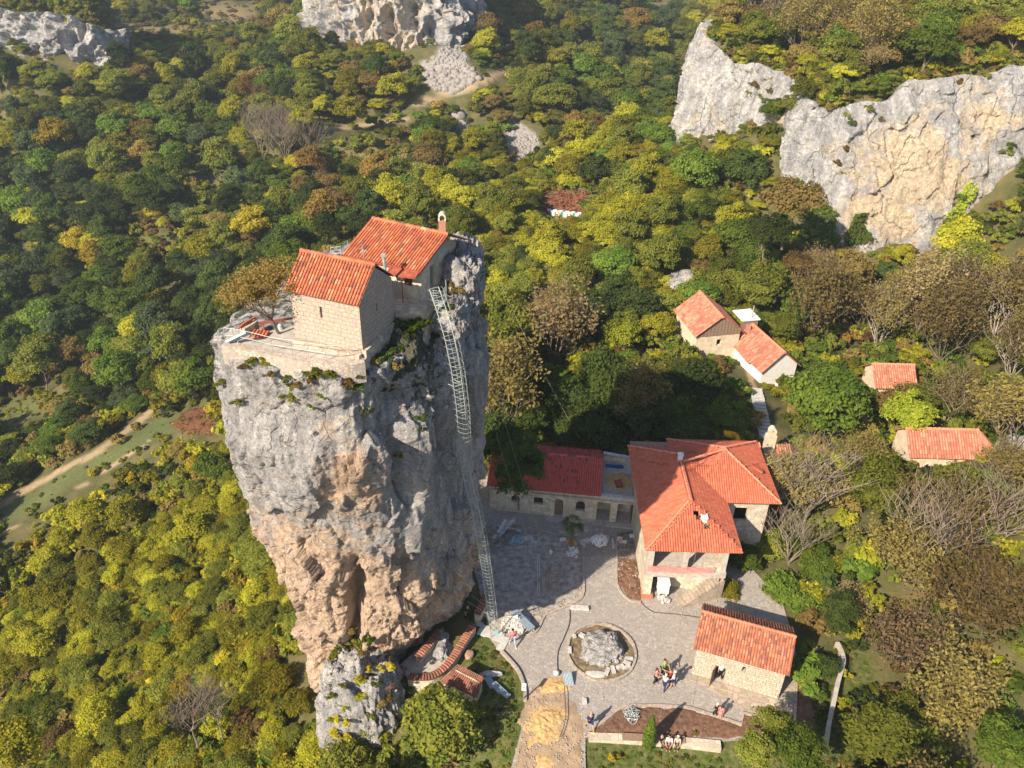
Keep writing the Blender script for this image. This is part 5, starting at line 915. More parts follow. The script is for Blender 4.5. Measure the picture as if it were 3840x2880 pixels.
# ------------------------------------------------------------------ walkway under the pillar
TILE_SHADED = tile_mat('shade_toned_tiles', [(0, (.1, .05, .04)), (.5, (.24, .085, .06)), (1, (.34, .14, .1))], .6)  # darker red-brown tiles: the walkway's shade is put into their colour
def coped(label, pts, wd, ztop, zb, name='walkway_wall', a=None):
    p = smooth([np.array(q[:2]) for q in pts], 5) if len(pts) > 2 else np.array([q[:2] for q in pts]); n = len(p); zt = np.interp(np.linspace(0, 1, n), np.linspace(0, 1, len(ztop)), ztop)
    mb = MB(); strip(mb, p, wd, [zb] * n, list(zt)); o = tag(mb.build(name, RUBBLE_B), label, 'wall'); L = np.r_[0, np.cumsum(np.linalg.norm(np.diff(p, axis=0), axis=1))]; mb = MB(); k = int(L[-1] / .2)
    for i in range(k):
        s = (i + .5) * L[-1] / k; c = [np.interp(s, L, p[:, j]) for j in (0, 1)]; c2_ = [np.interp(min(s + .05, L[-1]), L, p[:, j]) for j in (0, 1)]; c1_ = [np.interp(s - .05, L, p[:, j]) for j in (0, 1)]; a_ = math.atan2(c2_[1] - c1_[1], c2_[0] - c1_[0]); z = np.interp(s, L, zt)
        u_ = Vector((math.cos(a_ + 1.57), math.sin(a_ + 1.57), 0)) * (wd / 2 + .1); C_ = Vector((c[0], c[1], z + .04)); mb.tube([C_ - u_ + Vector((0, 0, .0)), C_ + Vector((0, 0, .06)), C_ + u_], [.1, .09, .1], 7, random.random())
    mb.build('tile_coping', TILE_SHADED, o); return o
coped('outer low walkway wall capped with red tiles, curving under the pillar foot', [W_(1312, 275, .8), W_(1240, 390, .7), W_(1160, 520, .5), W_(1090, 600, .3), W_(1000, 655, .1), W_(900, 662, 0), W_(838, 655, -.1)], .36, [.8, .5, .1, -.1], -3)
coped('upper stretch of tile-capped wall beside the ladder, near the pillar foot', [W_(1400, 70, .9), W_(1378, 130, .9), W_(1335, 205, .9)], .36, [1.0, .85], -1)
coped('inner tile-capped wall in the middle of the walkway bend', [W_(1068, 330, .6), W_(985, 430, .5), W_(905, 530, .3)], .34, [.75, .4], -3)
coped('short tile-capped wall stub at the left end of the walkway', [W_(812, 590, -.2), W_(775, 665, -.4)], .34, [-.05, -.3], -3)
mb = MB(); slabpoly(mb, [W_(1380, 60)[:2], W_(1320, 240)[:2], W_(1150, 520)[:2], W_(1050, 630)[:2], W_(840, 650)[:2], W_(760, 570)[:2], W_(1050, 320)[:2], W_(1200, 180)[:2], W_(1320, 30)[:2]], -3, -.15); mb.build('walkway_path', CONC, kind='structure')
rock('boulder', [((*W_(1080, 470)[:2], -.2), (.55, .95, .7)), ((*W_(1090, 400)[:2], 0), (.45, .5, .6))], ROCK, 'grey rock filling the bend between the two walkway walls', warm=-.2, lev=5, amp=.3)
mb = MB()
for x, y, a_, b_ in [(1385, 320, .75, 1.0), (1440, 345, .6, .7), (1495, 365, .7, .9), (1540, 400, .5, .8), (1510, 445, .6, .5), (1355, 275, .5, .4)]: p = W_(x, y); mb.box((p[0], p[1], .02), (a_, b_, .12), rz=-.35, jit=.05)
tag(mb.build('stepping_slabs', SLAB), 'group of flat pale slabs laid round the ladder foot', 'paving slabs')
for i, (x, y, a_, b_, rz_, lb) in enumerate([(1430, 700, .5, .95, .55, 'upper'), (1485, 740, .5, .9, .75, 'middle'), (1540, 785, .4, .75, .8, 'lower')]): mb = MB(); p = W_(x, y); mb.box((p[0], p[1], .1), (a_, b_, .16), rz=rz_, jit=.06); tag(mb.build('stone_slab', ZINC), lb + ' of three blue-grey slabs lying in the grass by the small tiled shed', 'stone slab')
rock('flat_rock', [((*W_(1440, 640)[:2], .1), (.75, .22, .15))], SLAB, 'long pale flat stone above the three blue-grey slabs', lev=4)
rock('hollow_stone', [((*W_(1280, 505)[:2], .1), (.32, .42, .2))], plain('old_stone', (.3, .2, .13)), 'rounded brown stone lying in the grass below the walkway wall', lev=3, amp=.3)
# small shed by the big tree
sh = thing('tiled_shed', 'small stone shed with a dark old tiled roof below the walkway', 'shed', (-2, 37, -1))
e = [W_(1060, 690, .4), W_(1335, 812, .4), W_(1388, 660, 1.3), W_(1195, 562, 1.3)]
mb = MB(); tiles_quad(mb, *[Vector(p) for p in e], .19, .32, 71); mb.build('roof', TILE_SHADED, sh); mb = MB(); q = [Vector((p[0], p[1])) for p in e]; cc_ = sum(q, Vector((0, 0))) / 4; q = [cc_ + (p - cc_) * .9 for p in q]
for i in range(4): wall(mb, q[i], q[(i + 1) % 4], -3, [.35, .3, 1.2, .3][i] if i != 1 else [(0, .35), ((q[2] - q[1]).length, 1.2)])
mb.build('wall', RUBBLE_B, sh)
# sign post with the white notice
ps = B(138, 715); sg = thing('notice_board', 'small white notice board on a post at the end of the dark kerb', 'sign', tuple(ps)); mb = MB(); mb.beam((ps[0], ps[1], -.1), (ps[0], ps[1], 1.5), .07); mb.build('post', WOOD, sg)
mb = MB(); mb.box((ps[0], ps[1] - .05, 1.55), (.3, .05, .5), rot=Matrix.Rotation(-.5, 3, 'X')); pn = mb.build('panel', WHITE, sg)
mb = MB()
for k, (dx, dz) in enumerate([(0, .12), (-.02, .08), (0, -.02), (.01, -.08), (0, -.13)]): mb.box((ps[0] + dx, ps[1] - .09 - dz * .45, 1.55 + dz * .85), (.16, .012, .03), rot=Matrix.Rotation(-.5, 3, 'X'))
mb.build('print', DARK, pn)
mb = MB(); p = GY(*z1_(1475, 320, *WZ), 41.6); mb.box((p[0], p[1], .95), (.3, .04, .42), rz=.2); tag(mb.build('ladder_sign', plain('cyan_plate', (.25, .55, .6))), 'small turquoise plate hung at the foot of the caged ladder', 'sign')
# timber frames and sheets stacked in the yard corner, scaffold, debris
fr = thing('timber_frame', 'leaning stack of pale boards and wooden trestles at the left end of the yard', 'timber stack', tuple(Y_(160, 850)))
for x, y, L, a_, t_ in [(185, 790, 2.6, .9, .12), (210, 800, 2.4, .85, .3), (235, 780, 2.2, -.35, .05), (240, 840, 2.0, 1.1, .05), (165, 820, 2.3, 1.0, .45)]: mb = MB(); p = Y_(x, y); mb.box((p[0], p[1], .25 + t_), (L, .26, .05), rot=Matrix.Rotation(a_, 3, 'Z') @ Matrix.Rotation(-t_, 3, 'Y')); mb.build('board', SLAB if L > 2.1 else WOOD, fr)
for x, y in [(125, 850), (150, 905)]:
    p = Vector(Y_(x, y)); mb = MB()
    for s in (-1, 1): mb.beam(p + Vector((-.45, .25 * s, 0)), p + Vector((-.45, 0, .85)), .06); mb.beam(p + Vector((.45, .25 * s, 0)), p + Vector((.45, 0, .85)), .06)
    mb.beam(p + Vector((-.6, 0, .87)), p + Vector((.6, 0, .87)), .07); mb.beam(p + Vector((-.45, -.15, .35)), p + Vector((.45, -.15, .35)), .05); mb.build('trestle', WOOD, fr)
sc = thing('scaffold', 'light wooden scaffold of poles and ladders standing in the shaded yard', 'scaffold', tuple(Y_(500, 1180)))
for a_, b_ in [((432, 1230), (432, 1230)), ((478, 1170), (478, 1170)), ((508, 1190), (508, 1190)), ((570, 1190), (570, 1190)), ((575, 1130), (575, 1130)), ((510, 1120), (510, 1120))]: p = Vector(Y_(*a_)); mb = MB(); mb.beam(p, p + Vector((0, .05, 1.9)), .07); mb.build('pole', WOOD, sc)
for (a_, b_), z in [(((508, 1190), (570, 1190)), 1.8), (((570, 1190), (575, 1130)), 1.8), (((508, 1190), (510, 1120)), 1.8), (((510, 1120), (575, 1130)), 1.8), (((508, 1190), (570, 1190)), .9), (((432, 1230), (478, 1170)), 1.7), (((478, 1170), (510, 1120)), 1.5)]: mb = MB(); mb.beam(Vector(Y_(*a_)) + Vector((0, 0, z)), Vector(Y_(*b_)) + Vector((0, 0, z)), .06); mb.build('beam', WOOD, sc)
lay = thing('timber_beams', 'two long grey timbers lying side by side on the yard floor', 'timber', tuple(Y_(430, 1100)))
for x in (428, 440): mb = MB(); a_, b_ = Y_(x, 940, .1), Y_(x, 1225, .1); mb.beam(a_, b_, .1, .1); mb.build('beam', SLAB, lay)
for (x, y), (a_, b_), rz_, mt, lb in [((360, 835), (.9, .5), .1, SLAB, 'upper left of the pale slabs lying in the yard'), ((402, 860), (.6, .35), -.1, SLAB, 'pale slab right of the first pair in the yard'), ((433, 840), (.14, .8), .1, SLAB, 'narrow upright-lying pale strip in the yard'), ((545, 878), (.35, .3), 0, SLAB, 'small square slab alone near the palm'), ((600, 845), (.5, .35), .1, WHITE, 'white slab left of the palm foot'), ((765, 850), (.6, .5), .5, SLAB, 'pale slab on the path right of the palm'), ((735, 870), (.35, .8), .2, SLAB, 'long slab on the path right of the palm'), ((845, 790), (.55, .5), 0, CONC, 'square concrete manhole frame in front of the annex'), ((900, 835), (.3, .6), 0, SLAB, 'upright-lying slab by the white rubble heap'), ((1068, 820), (.4, .4), .1, WHITE, 'white square slab by the big house wall'), ((985, 840), (.45, .4), -.2, WHITE, 'white slab in the bed by the big house'), ((1015, 860), (.45, .3), -.1, WHITE, 'lower white slab in the bed by the big house'), ((940, 870), (.22, 1.1), 0, SLAB, 'long narrow slab along the kerb by the big house'), ((755, 770), (.35, .6), .2, SLAB, 'slab close to the annex pavement right of the palm'), ((255, 860), (.8, .6), .5, ZINC, 'bluish sheet lying beside the stacked boards')]:
    mb = MB(); p = Y_(x, y); mb.box((p[0], p[1], .08), (a_, b_, .14), rz=rz_, jit=.06)
    if 'manhole' in lb: mb = MB(); [mb.box((p[0] + dx, p[1] + dy, .1), (sx_, sy_, .16)) for dx, dy, sx_, sy_ in ((-.25, 0, .1, .6), (.25, 0, .1, .6), (0, .25, .4, .1), (0, -.25, .4, .1))]; mb.box((p[0], p[1], .03), (.4, .4, .02))
    tag(mb.build('loose_slab', mt), lb, 'stone slab', 'loose slabs about the yard')
pile('rubble_heap', (*Y_(845, 850)[:2], 0), (.7, .75), 120, .3, WHITE, 'heap of white broken stone on the path near the big house', 'rubble heap', (.08, .22))
pile('rubble_heap', (*Y_(640, 800)[:2], 0), (.9, .35), 90, .15, SLAB, 'scatter of broken stone above the palm foot', 'rubble heap', (.06, .18))
pile('rubble_heap', (*Y_(270, 850)[:2], 0), (.8, .6), 90, .25, ZINC, 'heap of grey offcuts beside the stacked boards', 'rubble heap', (.1, .25))
pile('rubble_heap', (*Y_(665, 930)[:2], 0), (.55, .7), 80, .06, WHITE, 'thin white spill of mortar and stones below the palm', 'rubble heap', (.05, .14))
for (x, y), c_, lb in [((628, 865), YEL, 'orange bucket left of the palm foot'), ((682, 878), YEL, 'orange bucket right of the palm foot'), ((988, 862), REDN, 'red bucket on the white slabs by the big house'), ((517, 938), WHITE, 'white lamp globe on a stick in the yard')]:
    p = Y_(x, y); mb = MB(); mb.tube([(p[0], p[1], 0), (p[0], p[1], .3)], [.11, .15], 12); mb.tube([(p[0], p[1], .3), (p[0] + .02, p[1], .33)], [.165, .165], 12); tag(mb.build('bucket', c_), lb.replace('white lamp globe on a stick', 'small white bucket'), 'bucket')
# grates stacked on the soil bed
p = B(812, 815); gr = thing('steel_frames', 'tangle of grey bent steel frames on the left of the brown soil bed', 'steel frames', tuple(p))
for k in range(7): mb = MB(); c_ = Vector(p) + Vector((random.uniform(-.25, .25), random.uniform(-.4, .4), .15 + k * .05)); r_ = random.uniform(.3, .42); mb.tube([c_ + Vector((r_ * math.cos(a_), r_ * .9 * math.sin(a_), .12 * math.sin(a_ * 2 + k))) for a_ in np.linspace(0, 6.28, 19)], .022, 5); mb.tube([c_ - Vector((r_, 0, 0)), c_ + Vector((r_, .05, .05))], .018, 4); mb.tube([c_ - Vector((.1, r_, 0)), c_ + Vector((.05, r_, .1))], .018, 4); mb.build('frame', METAL, gr)
# cables
def sag(a, b, n=24, s=1.0): a, b = Vector(a), Vector(b); return [a.lerp(b, i / n) - Vector((0, 0, s * 4 * (i / n) * (1 - i / n))) for i in range(n + 1)]
for a_, b_, s_, lb in [((-2.6, 36.7, 33.0), (3.9, 46.9, 1.2), 1.0, 'thin haul cable from the pillar crag down to the yard scaffold'), ((-2.8, 36.8, 32.2), (3.3, 46.4, .3), 1.6, 'second slacker cable from the pillar crag to the yard'), ((-1.5, 74, 14), (6.5, 62.5, 3.5), .5, 'thin cable from the dark trees down to the back of the annex'), ((14.9, 47.7, 7.5), (9.9, 32.6, 3.5), 1.2, 'thin cable from the big house over the courtyard to the cypress')]:
    mb = MB(); mb.tube(sag(a_, b_, 24, s_), .011, 4, cap=False); tag(mb.build('cable', CABLEM), lb, 'cable')
for L_px, lb in [([(430, 140), (428, 230), (395, 320), (360, 400), (352, 470), (356, 540)], 'black hose lying across the paving from the long stone block to the white boulder'), ([(395, 640), (400, 730), (404, 820), (390, 900), (365, 960)], 'black hose running over the sand heaps')]:
    mb = MB(); mb.tube([Vector(B(x, y)) + Vector((0, 0, .06 if L_px[0][1] < 200 else .28)) for x, y in [(q[0], q[1]) for q in smooth(L_px, 6)]], .025, 5); tag(mb.build('hose', BLACKC), lb, 'hose')
mb = MB(); mb.tube([Vector(p_) + Vector((0, 0, .03)) for p_ in [Y_(1130, 1265), Y_(1160, 1300), Y_(1215, 1335), Y_(1400, 1352), Y_(1560, 1375)]], .03, 4); tag(mb.build('drain_line', BLACKC), 'thin dark line along the paving edge below the stairs', 'drain line')

# ------------------------------------------------------------------ people
SKIN = plain('skin', (.5, .29, .2), vary=.05); 
def cloth(n, c): return plain(n, c, vary=.12, scale=12, bmp=.15)
def skin_obj(name, V, E, R, mat, parent, root=0, sub=1):
    m = bpy.data.meshes.new(name); m.from_pydata([tuple(v) for v in V], E, []); o = bpy.data.objects.new(name, m); COL.objects.link(o)
    md = o.modifiers.new('s', 'SKIN'); md.use_smooth_shade = True; sm_ = o.modifiers.new('b', 'SUBSURF'); sm_.levels = sub; sm_.render_levels = sub
    for i, sv in enumerate(m.skin_vertices[0].data): r_ = R[i]; sv.radius = (r_, r_) if not hasattr(r_, '__len__') else r_; sv.use_root = (i == root)
    dg = bpy.context.evaluated_depsgraph_get(); nm = bpy.data.meshes.new_from_object(o.evaluated_get(dg)); bpy.data.objects.remove(o); nm.materials.clear(); nm.materials.append(mat); nm.name = name
    return link(name, nm, parent, True)
def person(pos, rz, label, top, bottom, hair, sc=1.0, stride=.1, arms=((-.06, 0), (-.06, 0)), shorts=False, dress=False, sit=False, shoe=None, wide=1.0, longhair=False):
    t_ = thing('person', label, 'person', (0, 0, 0)); hz = .5 if sit else .93
    hipL, hipR = Vector((.1, 0, hz - .03)), Vector((-.1, 0, hz - .03))
    if sit: kn = [Vector((s * .12, -.42, hz - .02)) for s in (1, -1)]; an_ = [Vector((s * .12, -.46, .07)) for s in (1, -1)]
    else: kn = [Vector((s * .1, -.04 - s * stride * .5, .5)) for s in (1, -1)]; an_ = [Vector((s * .11, .03 - s * stride * 1.1, .08)) for s in (1, -1)]
    toe = [a_ + Vector((0, -.17, -.04)) for a_ in an_]; ch_, nk, hd_ = Vector((0, -.01, hz + .42)), Vector((0, 0, hz + .55)), Vector((0, -.02, hz + .7))
    V = [Vector((0, 0, hz)), Vector((0, 0, hz + .2)), ch_, nk, hd_ - Vector((0, 0, .04)), hd_ + Vector((0, 0, .07)), hd_ + Vector((0, 0, .13))]; R = [(.15 * wide, .11 * wide), (.13 * wide, .1 * wide), (.15 * wide, .1), .05, .075, .085, .04]; E = [(0, 1), (1, 2), (2, 3), (3, 4), (4, 5), (5, 6)]
    def add(p, r_, frm): V.append(Vector(p)); R.append(r_); E.append((frm, len(V) - 1)); return len(V) - 1
    legs = []
    for i, hp_ in enumerate((hipL, hipR)): a_ = add(hp_, .085, 0); b_ = add(kn[i], .055, a_); c_ = add(an_[i], .038, b_); d__ = add(toe[i], .03, c_); legs.append((hp_, kn[i], an_[i], toe[i]))
    armp = []
    for i, s in enumerate((1, -1)):
        fwd, bend = arms[i]; sh_ = Vector((s * .19 * wide, 0, hz + .46)); el = sh_ + Vector((s * .06, -fwd * .5, -.29)); wr = el + Vector((-s * .04 - s * bend * .12, -.06 - bend * .2, -.24 + bend * .28)); a_ = add(sh_, .055, 2); b_ = add(el, .04, a_); c_ = add(wr, .028, b_); dh = (wr - el).normalized(); pm = add(wr + dh * .07, (.036, .016), c_)
        for k, ln in enumerate((.075, .085, .08, .06)): base = wr + dh * .1 + Vector((0, (k - 1.5) * .02, 0)); f1 = add(base, .009, pm); f2 = add(base + dh * ln * .5, .008, f1); add(base + dh * ln + Vector((-s * .02, 0, 0)), .007, f2)
        th1 = add(wr + dh * .04 + Vector((0, -.04, 0)), .01, c_); add(wr + dh * .08 + Vector((0, -.055, 0)), .008, th1); armp.append((sh_, el, wr))
    body = skin_obj('body', V, E, R, SKIN, t_)
    # face: eyes, nose, mouth, ears
    mb = MB(); hc = hd_ + Vector((0, 0, .02)); mb.tube([hc + Vector((0, -.085, 0)), hc + Vector((0, -.115, -.015)), hc + Vector((0, -.085, -.03))], [.01, .016, .012], 6)
    for s in (-1, 1): mb.tube([hc + Vector((s * .083, 0, -.02)), hc + Vector((s * .095, .005, .02))], .016, 6)
    mb.build('face', SKIN, t_, True); mb = MB()
    for s in (-1, 1): mb.box(hc + Vector((s * .03, -.086, .02)), (.02, .012, .01))
    mb.box(hc + Vector((0, -.084, -.05)), (.04, .012, .009)); mb.build('eyes_and_mouth', DARK, t_)
    if hair is not None:
        Vh, Fh = ICO[3]; W = Vh * np.array([.1, .11, .1]) + np.array([0, .018, hd_.z + .06]); keep = (W[Fh][:, :, 2].mean(1) > hd_.z + .02 + (.06 * (W[Fh][:, :, 1].mean(1) < -.03))); W = W * (1 + .02 * perlin(Vh * 6)[:, None])
        link('hair', npmesh('hair', W, Fh[keep], hair), t_, True)
        if longhair: skin_obj('ponytail', [hd_ + Vector((0, .08, .05)), hd_ + Vector((0, .12, -.1)), hd_ + Vector((0, .1, -.25))], [(0, 1), (1, 2)], [.05, .06, .03], hair, t_)
    # clothes follow the body
    g = .018; TV = [V[0] + Vector((0, 0, -.02)), V[1], V[2], V[2] + Vector((0, 0, .07))]; TE = [(0, 1), (1, 2), (2, 3)]; TR = [(.15 * wide + g, .12 * wide + g), (.14 * wide + g, .11 * wide + g), (.155 * wide + g, .105 * wide + g), (.08, .07)]
    for (sh_, el, wr) in armp: i0 = len(TV); TV += [sh_, sh_.lerp(el, .75)]; TE += [(2, i0), (i0, i0 + 1)]; TR += [.072, .062]
    skin_obj('shirt', TV, TE, TR, top, t_)
    if dress: skin_obj('skirt', [V[0] + Vector((0, 0, .05)), V[0] + Vector((0, 0, -.2)), V[0] + Vector((0, 0, -.42))], [(0, 1), (1, 2)], [.16, .2, .25], top, t_)
    else:
        LV = [V[0]]; LE = []; LR = [(.155 * wide, .125 * wide)]; q = .98 if not shorts else .0
        for (h_, k_, a_, to) in legs:
            i0 = len(LV); LV += [h_, k_ if not shorts else h_.lerp(k_, .85)]; LE += [(0, i0), (i0, i0 + 1)]; LR += [.1, .075 if not shorts else .09]
            if not shorts: LV.append(k_.lerp(a_, .95)); LE.append((i0 + 1, i0 + 2)); LR.append(.058)
        skin_obj('shorts' if shorts else 'trousers', LV, LE, LR, bottom, t_)
    for (h_, k_, a_, to) in legs: skin_obj('shoe', [a_ + Vector((0, .03, -.03)), a_ + Vector((0, -.08, -.045)), to + Vector((0, -.02, 0))], [(0, 1), (1, 2)], [.045, .045, .035], shoe or DARK, t_)
    t_.location = tuple(pos); t_.rotation_euler = (0, 0, rz); t_.scale = (sc, sc, sc); return t_
hb, hg_, hk = cloth('brown_hair', (.06, .03, .018)), cloth('grey_hair', (.5, .48, .46)), cloth('black_hair', (.015, .012, .01))
blk, nvy, den = cloth('black_cloth', (.015, .015, .018)), cloth('navy_cloth', (.02, .035, .12)), cloth('denim', (.07, .11, .2))
wht, pnk, red, grn, lbl = cloth('white_cloth', (.7, .7, .72)), cloth('pink_cloth', (.75, .2, .22)), cloth('red_cloth', (.6, .015, .02)), cloth('green_cloth', (.1, .33, .06)), cloth('pale_blue_cloth', (.5, .58, .75))
person(B(1012, 562), .6, 'stout man in a bright green shirt and black trousers standing in the group', grn, blk, hb, 1.04, wide=1.25, arms=((.3, .8), (.3, .8)))
person(B(965, 610), 1.2, 'woman in a salmon pink top and black trousers at the left of the group', pnk, blk, hb, .95, longhair=True, arms=((.3, 1), (.3, 1)))
person(B(1020, 645), 2.6, 'grey-haired person in a pale grey top and dark blue trousers, front of the group', cloth('pale_grey_cloth', (.5, .52, .52)), nvy, hg_, .95, stride=.25, arms=((.3, .6), (.3, .6)))
person(B(1050, 615), -2.4, 'person in a red shirt and dark trousers in the middle of the group', red, blk, hb, 1.0, arms=((.3, .9), (.2, .3)))
person(B(1073, 632), -1.9, 'man in a pale blue shirt and shorts at the right of the group', lbl, nvy, hg_, 1.02, shorts=True, wide=1.15, arms=((.3, .4), (.3, .4)))
person(B(553, 893), .5, 'man in a navy t-shirt and shorts walking alone at the corner of the soil bed', nvy, nvy, None, 1.03, stride=.35, shorts=True, wide=1.1)
person(B(1340, 812), -2.6, 'child in black with a white hat beside the girl in pink', blk, blk, wht, .8)
person(B(1370, 826), 2.6, 'small girl in a pink dress by the kerb of the soil bed', pnk, blk, hb, .78, dress=True, longhair=True)
person(W_(1595, 425), .5, 'woman in a pink top and light jeans walking by the building stones near the ladder', pnk, cloth('light_jeans', (.35, .42, .52)), hk, .97, stride=.3, longhair=True, shoe=WHITE)
person(Vector((c0 + cd_ * 1.95 + cn * .35).to_3d()) + Vector((0, 0, .03)), -2.8, 'person in a white shirt and black trousers in the doorway of the courtyard chapel', wht, blk, hk, 1.0)
person(W_(1268, 245, -.15), .8, 'dark-clothed person on the shaded walkway under the pillar', blk, blk, hk, 1.0, stride=.2)
person((10.6, 33.6, -.26), .3, 'person in black sitting on the retaining wall seat just right of the cypress', blk, blk, hk, .85, sit=True, arms=((.5, .5), (.5, .5)))
person((11.1, 33.5, -.26), -.2, 'person in white shirt and dark red trousers sitting on the retaining wall', wht, cloth('maroon_cloth', (.12, .03, .03)), hk, .85, sit=True, arms=((.5, .5), (.5, .5)))
person((11.65, 33.5, -.26), -.2, 'person in a pale hat sitting at the right end of the wall seat', cloth('beige_cloth', (.45, .4, .35)), blk, wht, .82, sit=True, arms=((.5, .5), (.5, .5)))
# ------------------------------------------------------------------ vegetation
from mathutils.bvhtree import BVHTree
def LM(n, a, b, c, tr=.42): g = lambda q: tuple(min(.75, x * 1.55) for x in q); return leaf_mat(n, [(0, g(a)), (.5, g(b)), (1, g(c))], tr)
PAL = {
 'OY': LM('leaves_olive_yellow', (.085, .095, .01), (.2, .195, .018), (.34, .29, .03)), 'OG': LM('leaves_olive', (.05, .07, .012), (.11, .125, .02), (.2, .185, .035)),
 'G': LM('leaves_green', (.035, .065, .01), (.08, .12, .018), (.15, .19, .03)), 'DG': LM('leaves_dark_green', (.02, .034, .01), (.045, .064, .016), (.08, .1, .024)),
 'BG': LM('leaves_blue_green', (.03, .048, .022), (.06, .082, .034), (.11, .13, .05)), 'OR': LM('leaves_orange', (.11, .07, .02), (.18, .12, .03), (.25, .17, .05)),
 'BR': LM('leaves_brown', (.08, .06, .022), (.15, .11, .035), (.21, .15, .05)), 'YE': LM('leaves_yellow', (.13, .13, .015), (.28, .23, .02), (.4, .32, .03)),
 'LI': LM('leaves_lime', (.1, .13, .014), (.22, .26, .025), (.34, .36, .05)), 'RU': LM('leaves_rust', (.13, .05, .03), (.22, .1, .06), (.3, .16, .09)), 'PK': LM('leaves_faded_brown', (.1, .075, .035), (.17, .125, .06), (.24, .18, .085)),
 'SP': LM('leaves_sparse_brown', (.07, .058, .018), (.14, .11, .036), (.22, .165, .055))}
def leaves(C, N, size, var, rs):
    n = len(C); N = N + rs.normal(scale=.75, size=(n, 3)); N /= np.linalg.norm(N, axis=1)[:, None]; U = np.cross(N, rs.normal(size=(n, 3))); U /= np.linalg.norm(U, axis=1)[:, None] + 1e-9; Wd = np.cross(N, U)
    s = (size * rs.uniform(.6, 1.35, n))[:, None]; V = np.stack([C - U * s, C - Wd * s * .55, C + U * s, C + Wd * s * .55], 1).reshape(-1, 3); return V, np.arange(4 * n).reshape(-1, 4), var
def crown(seed, R=3, H=5, zc=4, ncl=36, nl=170, ls=.2, mat=None, shape='round', sparse=1.0):
    rs = np.random.default_rng(seed); Cs, Ns, Vs = [], [], []; lob = rs.normal(size=(5, 3)); lob /= np.linalg.norm(lob, axis=1)[:, None]
    for i in range(ncl):
        d = rs.normal(size=3); d /= np.linalg.norm(d); d[2] = d[2] if d[2] > -.35 else -d[2] * .5; q = rs.uniform(.45, .95) ** .6; k = .72 + .55 * max(0, (lob @ d).max() - .4)
        if shape == 'cone': t_ = rs.random() ** 1.3; a_ = rs.uniform(0, 6.28); c = np.array([R * (1 - t_) * .75 * math.cos(a_), R * (1 - t_) * .75 * math.sin(a_), (t_ - .5) * H])
        else: c = d * np.array([R, R, H / 2]) * q * k * .85
        rc = R * rs.uniform(.13, .3) * (1 if shape != 'cone' else .7); m_ = int(nl * rs.uniform(.6, 1.3)); dd_ = rs.normal(size=(m_, 3)); dd_ /= np.linalg.norm(dd_, axis=1)[:, None]; dd_[:, 2] = np.where(dd_[:, 2] < -.3, -dd_[:, 2], dd_[:, 2])
        rad = rc * rs.uniform(.15, 1.3, m_) ** .75; P_ = c + dd_ * rad[:, None] * np.array([1, 1, .72]); Cs.append(P_); nn_ = dd_ * .7 + (c / np.linalg.norm(c + 1e-6)) * .5 + np.array([0, 0, .35]); Ns.append(nn_); Vs.append(np.clip(rs.normal(.5, .17) + rs.normal(0, .14, m_), 0, 1))
    C = np.concatenate(Cs) + np.array([0, 0, zc]); V, Fq, var = leaves(C, np.concatenate(Ns), ls, np.concatenate(Vs), rs); return npmesh('crown', V, Fq, mat, {'var': ('FACE', var)})
def limbs(seed, H=6, R=3, levels=3, r0=.16, nb=5, lean=0, trunk=.35, mat=None, minr=.008, twig=3):
    rs = random.Random(seed); mb = MB(); tips = []
    def grow(p, d, L, r, lv):
        q = [p]; dd_ = d.copy()
        for k in range(3): dd_ = (dd_ + Vector((rs.uniform(-.22, .22), rs.uniform(-.22, .22), rs.uniform(-.05, .2)))).normalized(); q.append(q[-1] + dd_ * L / 3)
        mb.tube(q, [max(minr, r), max(minr, r * .82), max(minr, r * .66), max(minr * .8, r * .45)], 6 if lv == 0 else (4 if lv == 1 else 3), rs.random(), cap=False)
        if lv >= levels: tips.append(q[-1]); tips.append(q[-2]); return
        n = nb if lv == 0 else (4 if lv == 1 else twig)
        for i in range(n):
            b_ = q[-1].lerp(q[-2], rs.random() * (.9 if lv else .5)); a_ = 6.28 * i / n + rs.uniform(-.5, .5); sp_ = rs.uniform(.45, 1.0); side_ = Vector((math.cos(a_), math.sin(a_), 0)); nd_ = (dd_ * .75 + side_ * sp_ + Vector((0, 0, .25))).normalized(); grow(b_, nd_, L * rs.uniform(.6, .85) if lv else (H * (1 - trunk)) * rs.uniform(.42, .55), r * .58, lv + 1)
    grow(Vector((0, 0, -.6)), Vector((lean, 0, 1)).normalized(), H * trunk + .6, r0, 0); m = bpy.data.meshes.new('trunk'); m.from_pydata(mb.v, [], mb.f); m.materials.append(mat or BARK)
    m.attributes.new('var', 'FLOAT', 'FACE').data.foreach_set('value', np.array(mb.a, np.float32)); return m, tips
PRO = {}; GREYB = plain('weathered_bark', (.34, .29, .25), vary=.3, scale=6)
def proto(key, crown_mesh, trunk_mesh): PRO[key] = (crown_mesh, trunk_mesh)
sd_i = 100
for k in ('OY', 'OG', 'G', 'DG', 'BR'):
    for j in range(3): sd_i += 1; proto((k, j), crown(sd_i, H=[4.6, 5.4, 6.2][j], zc=[3.4, 3.9, 4.4][j], ncl=[58, 66, 74][j], mat=PAL[k], nl=150, ls=.15), limbs(sd_i, H=4.6, levels=1, r0=.13, nb=4)[0])
for k in ('BG', 'OR', 'YE', 'LI', 'RU'):
    for j in range(2): sd_i += 1; proto((k, j), crown(sd_i, H=[5, 6][j], zc=[3.6, 4.2][j], ncl=62, mat=PAL[k], nl=150, ls=.15), limbs(sd_i, H=4.6, levels=1, r0=.13, nb=4)[0])
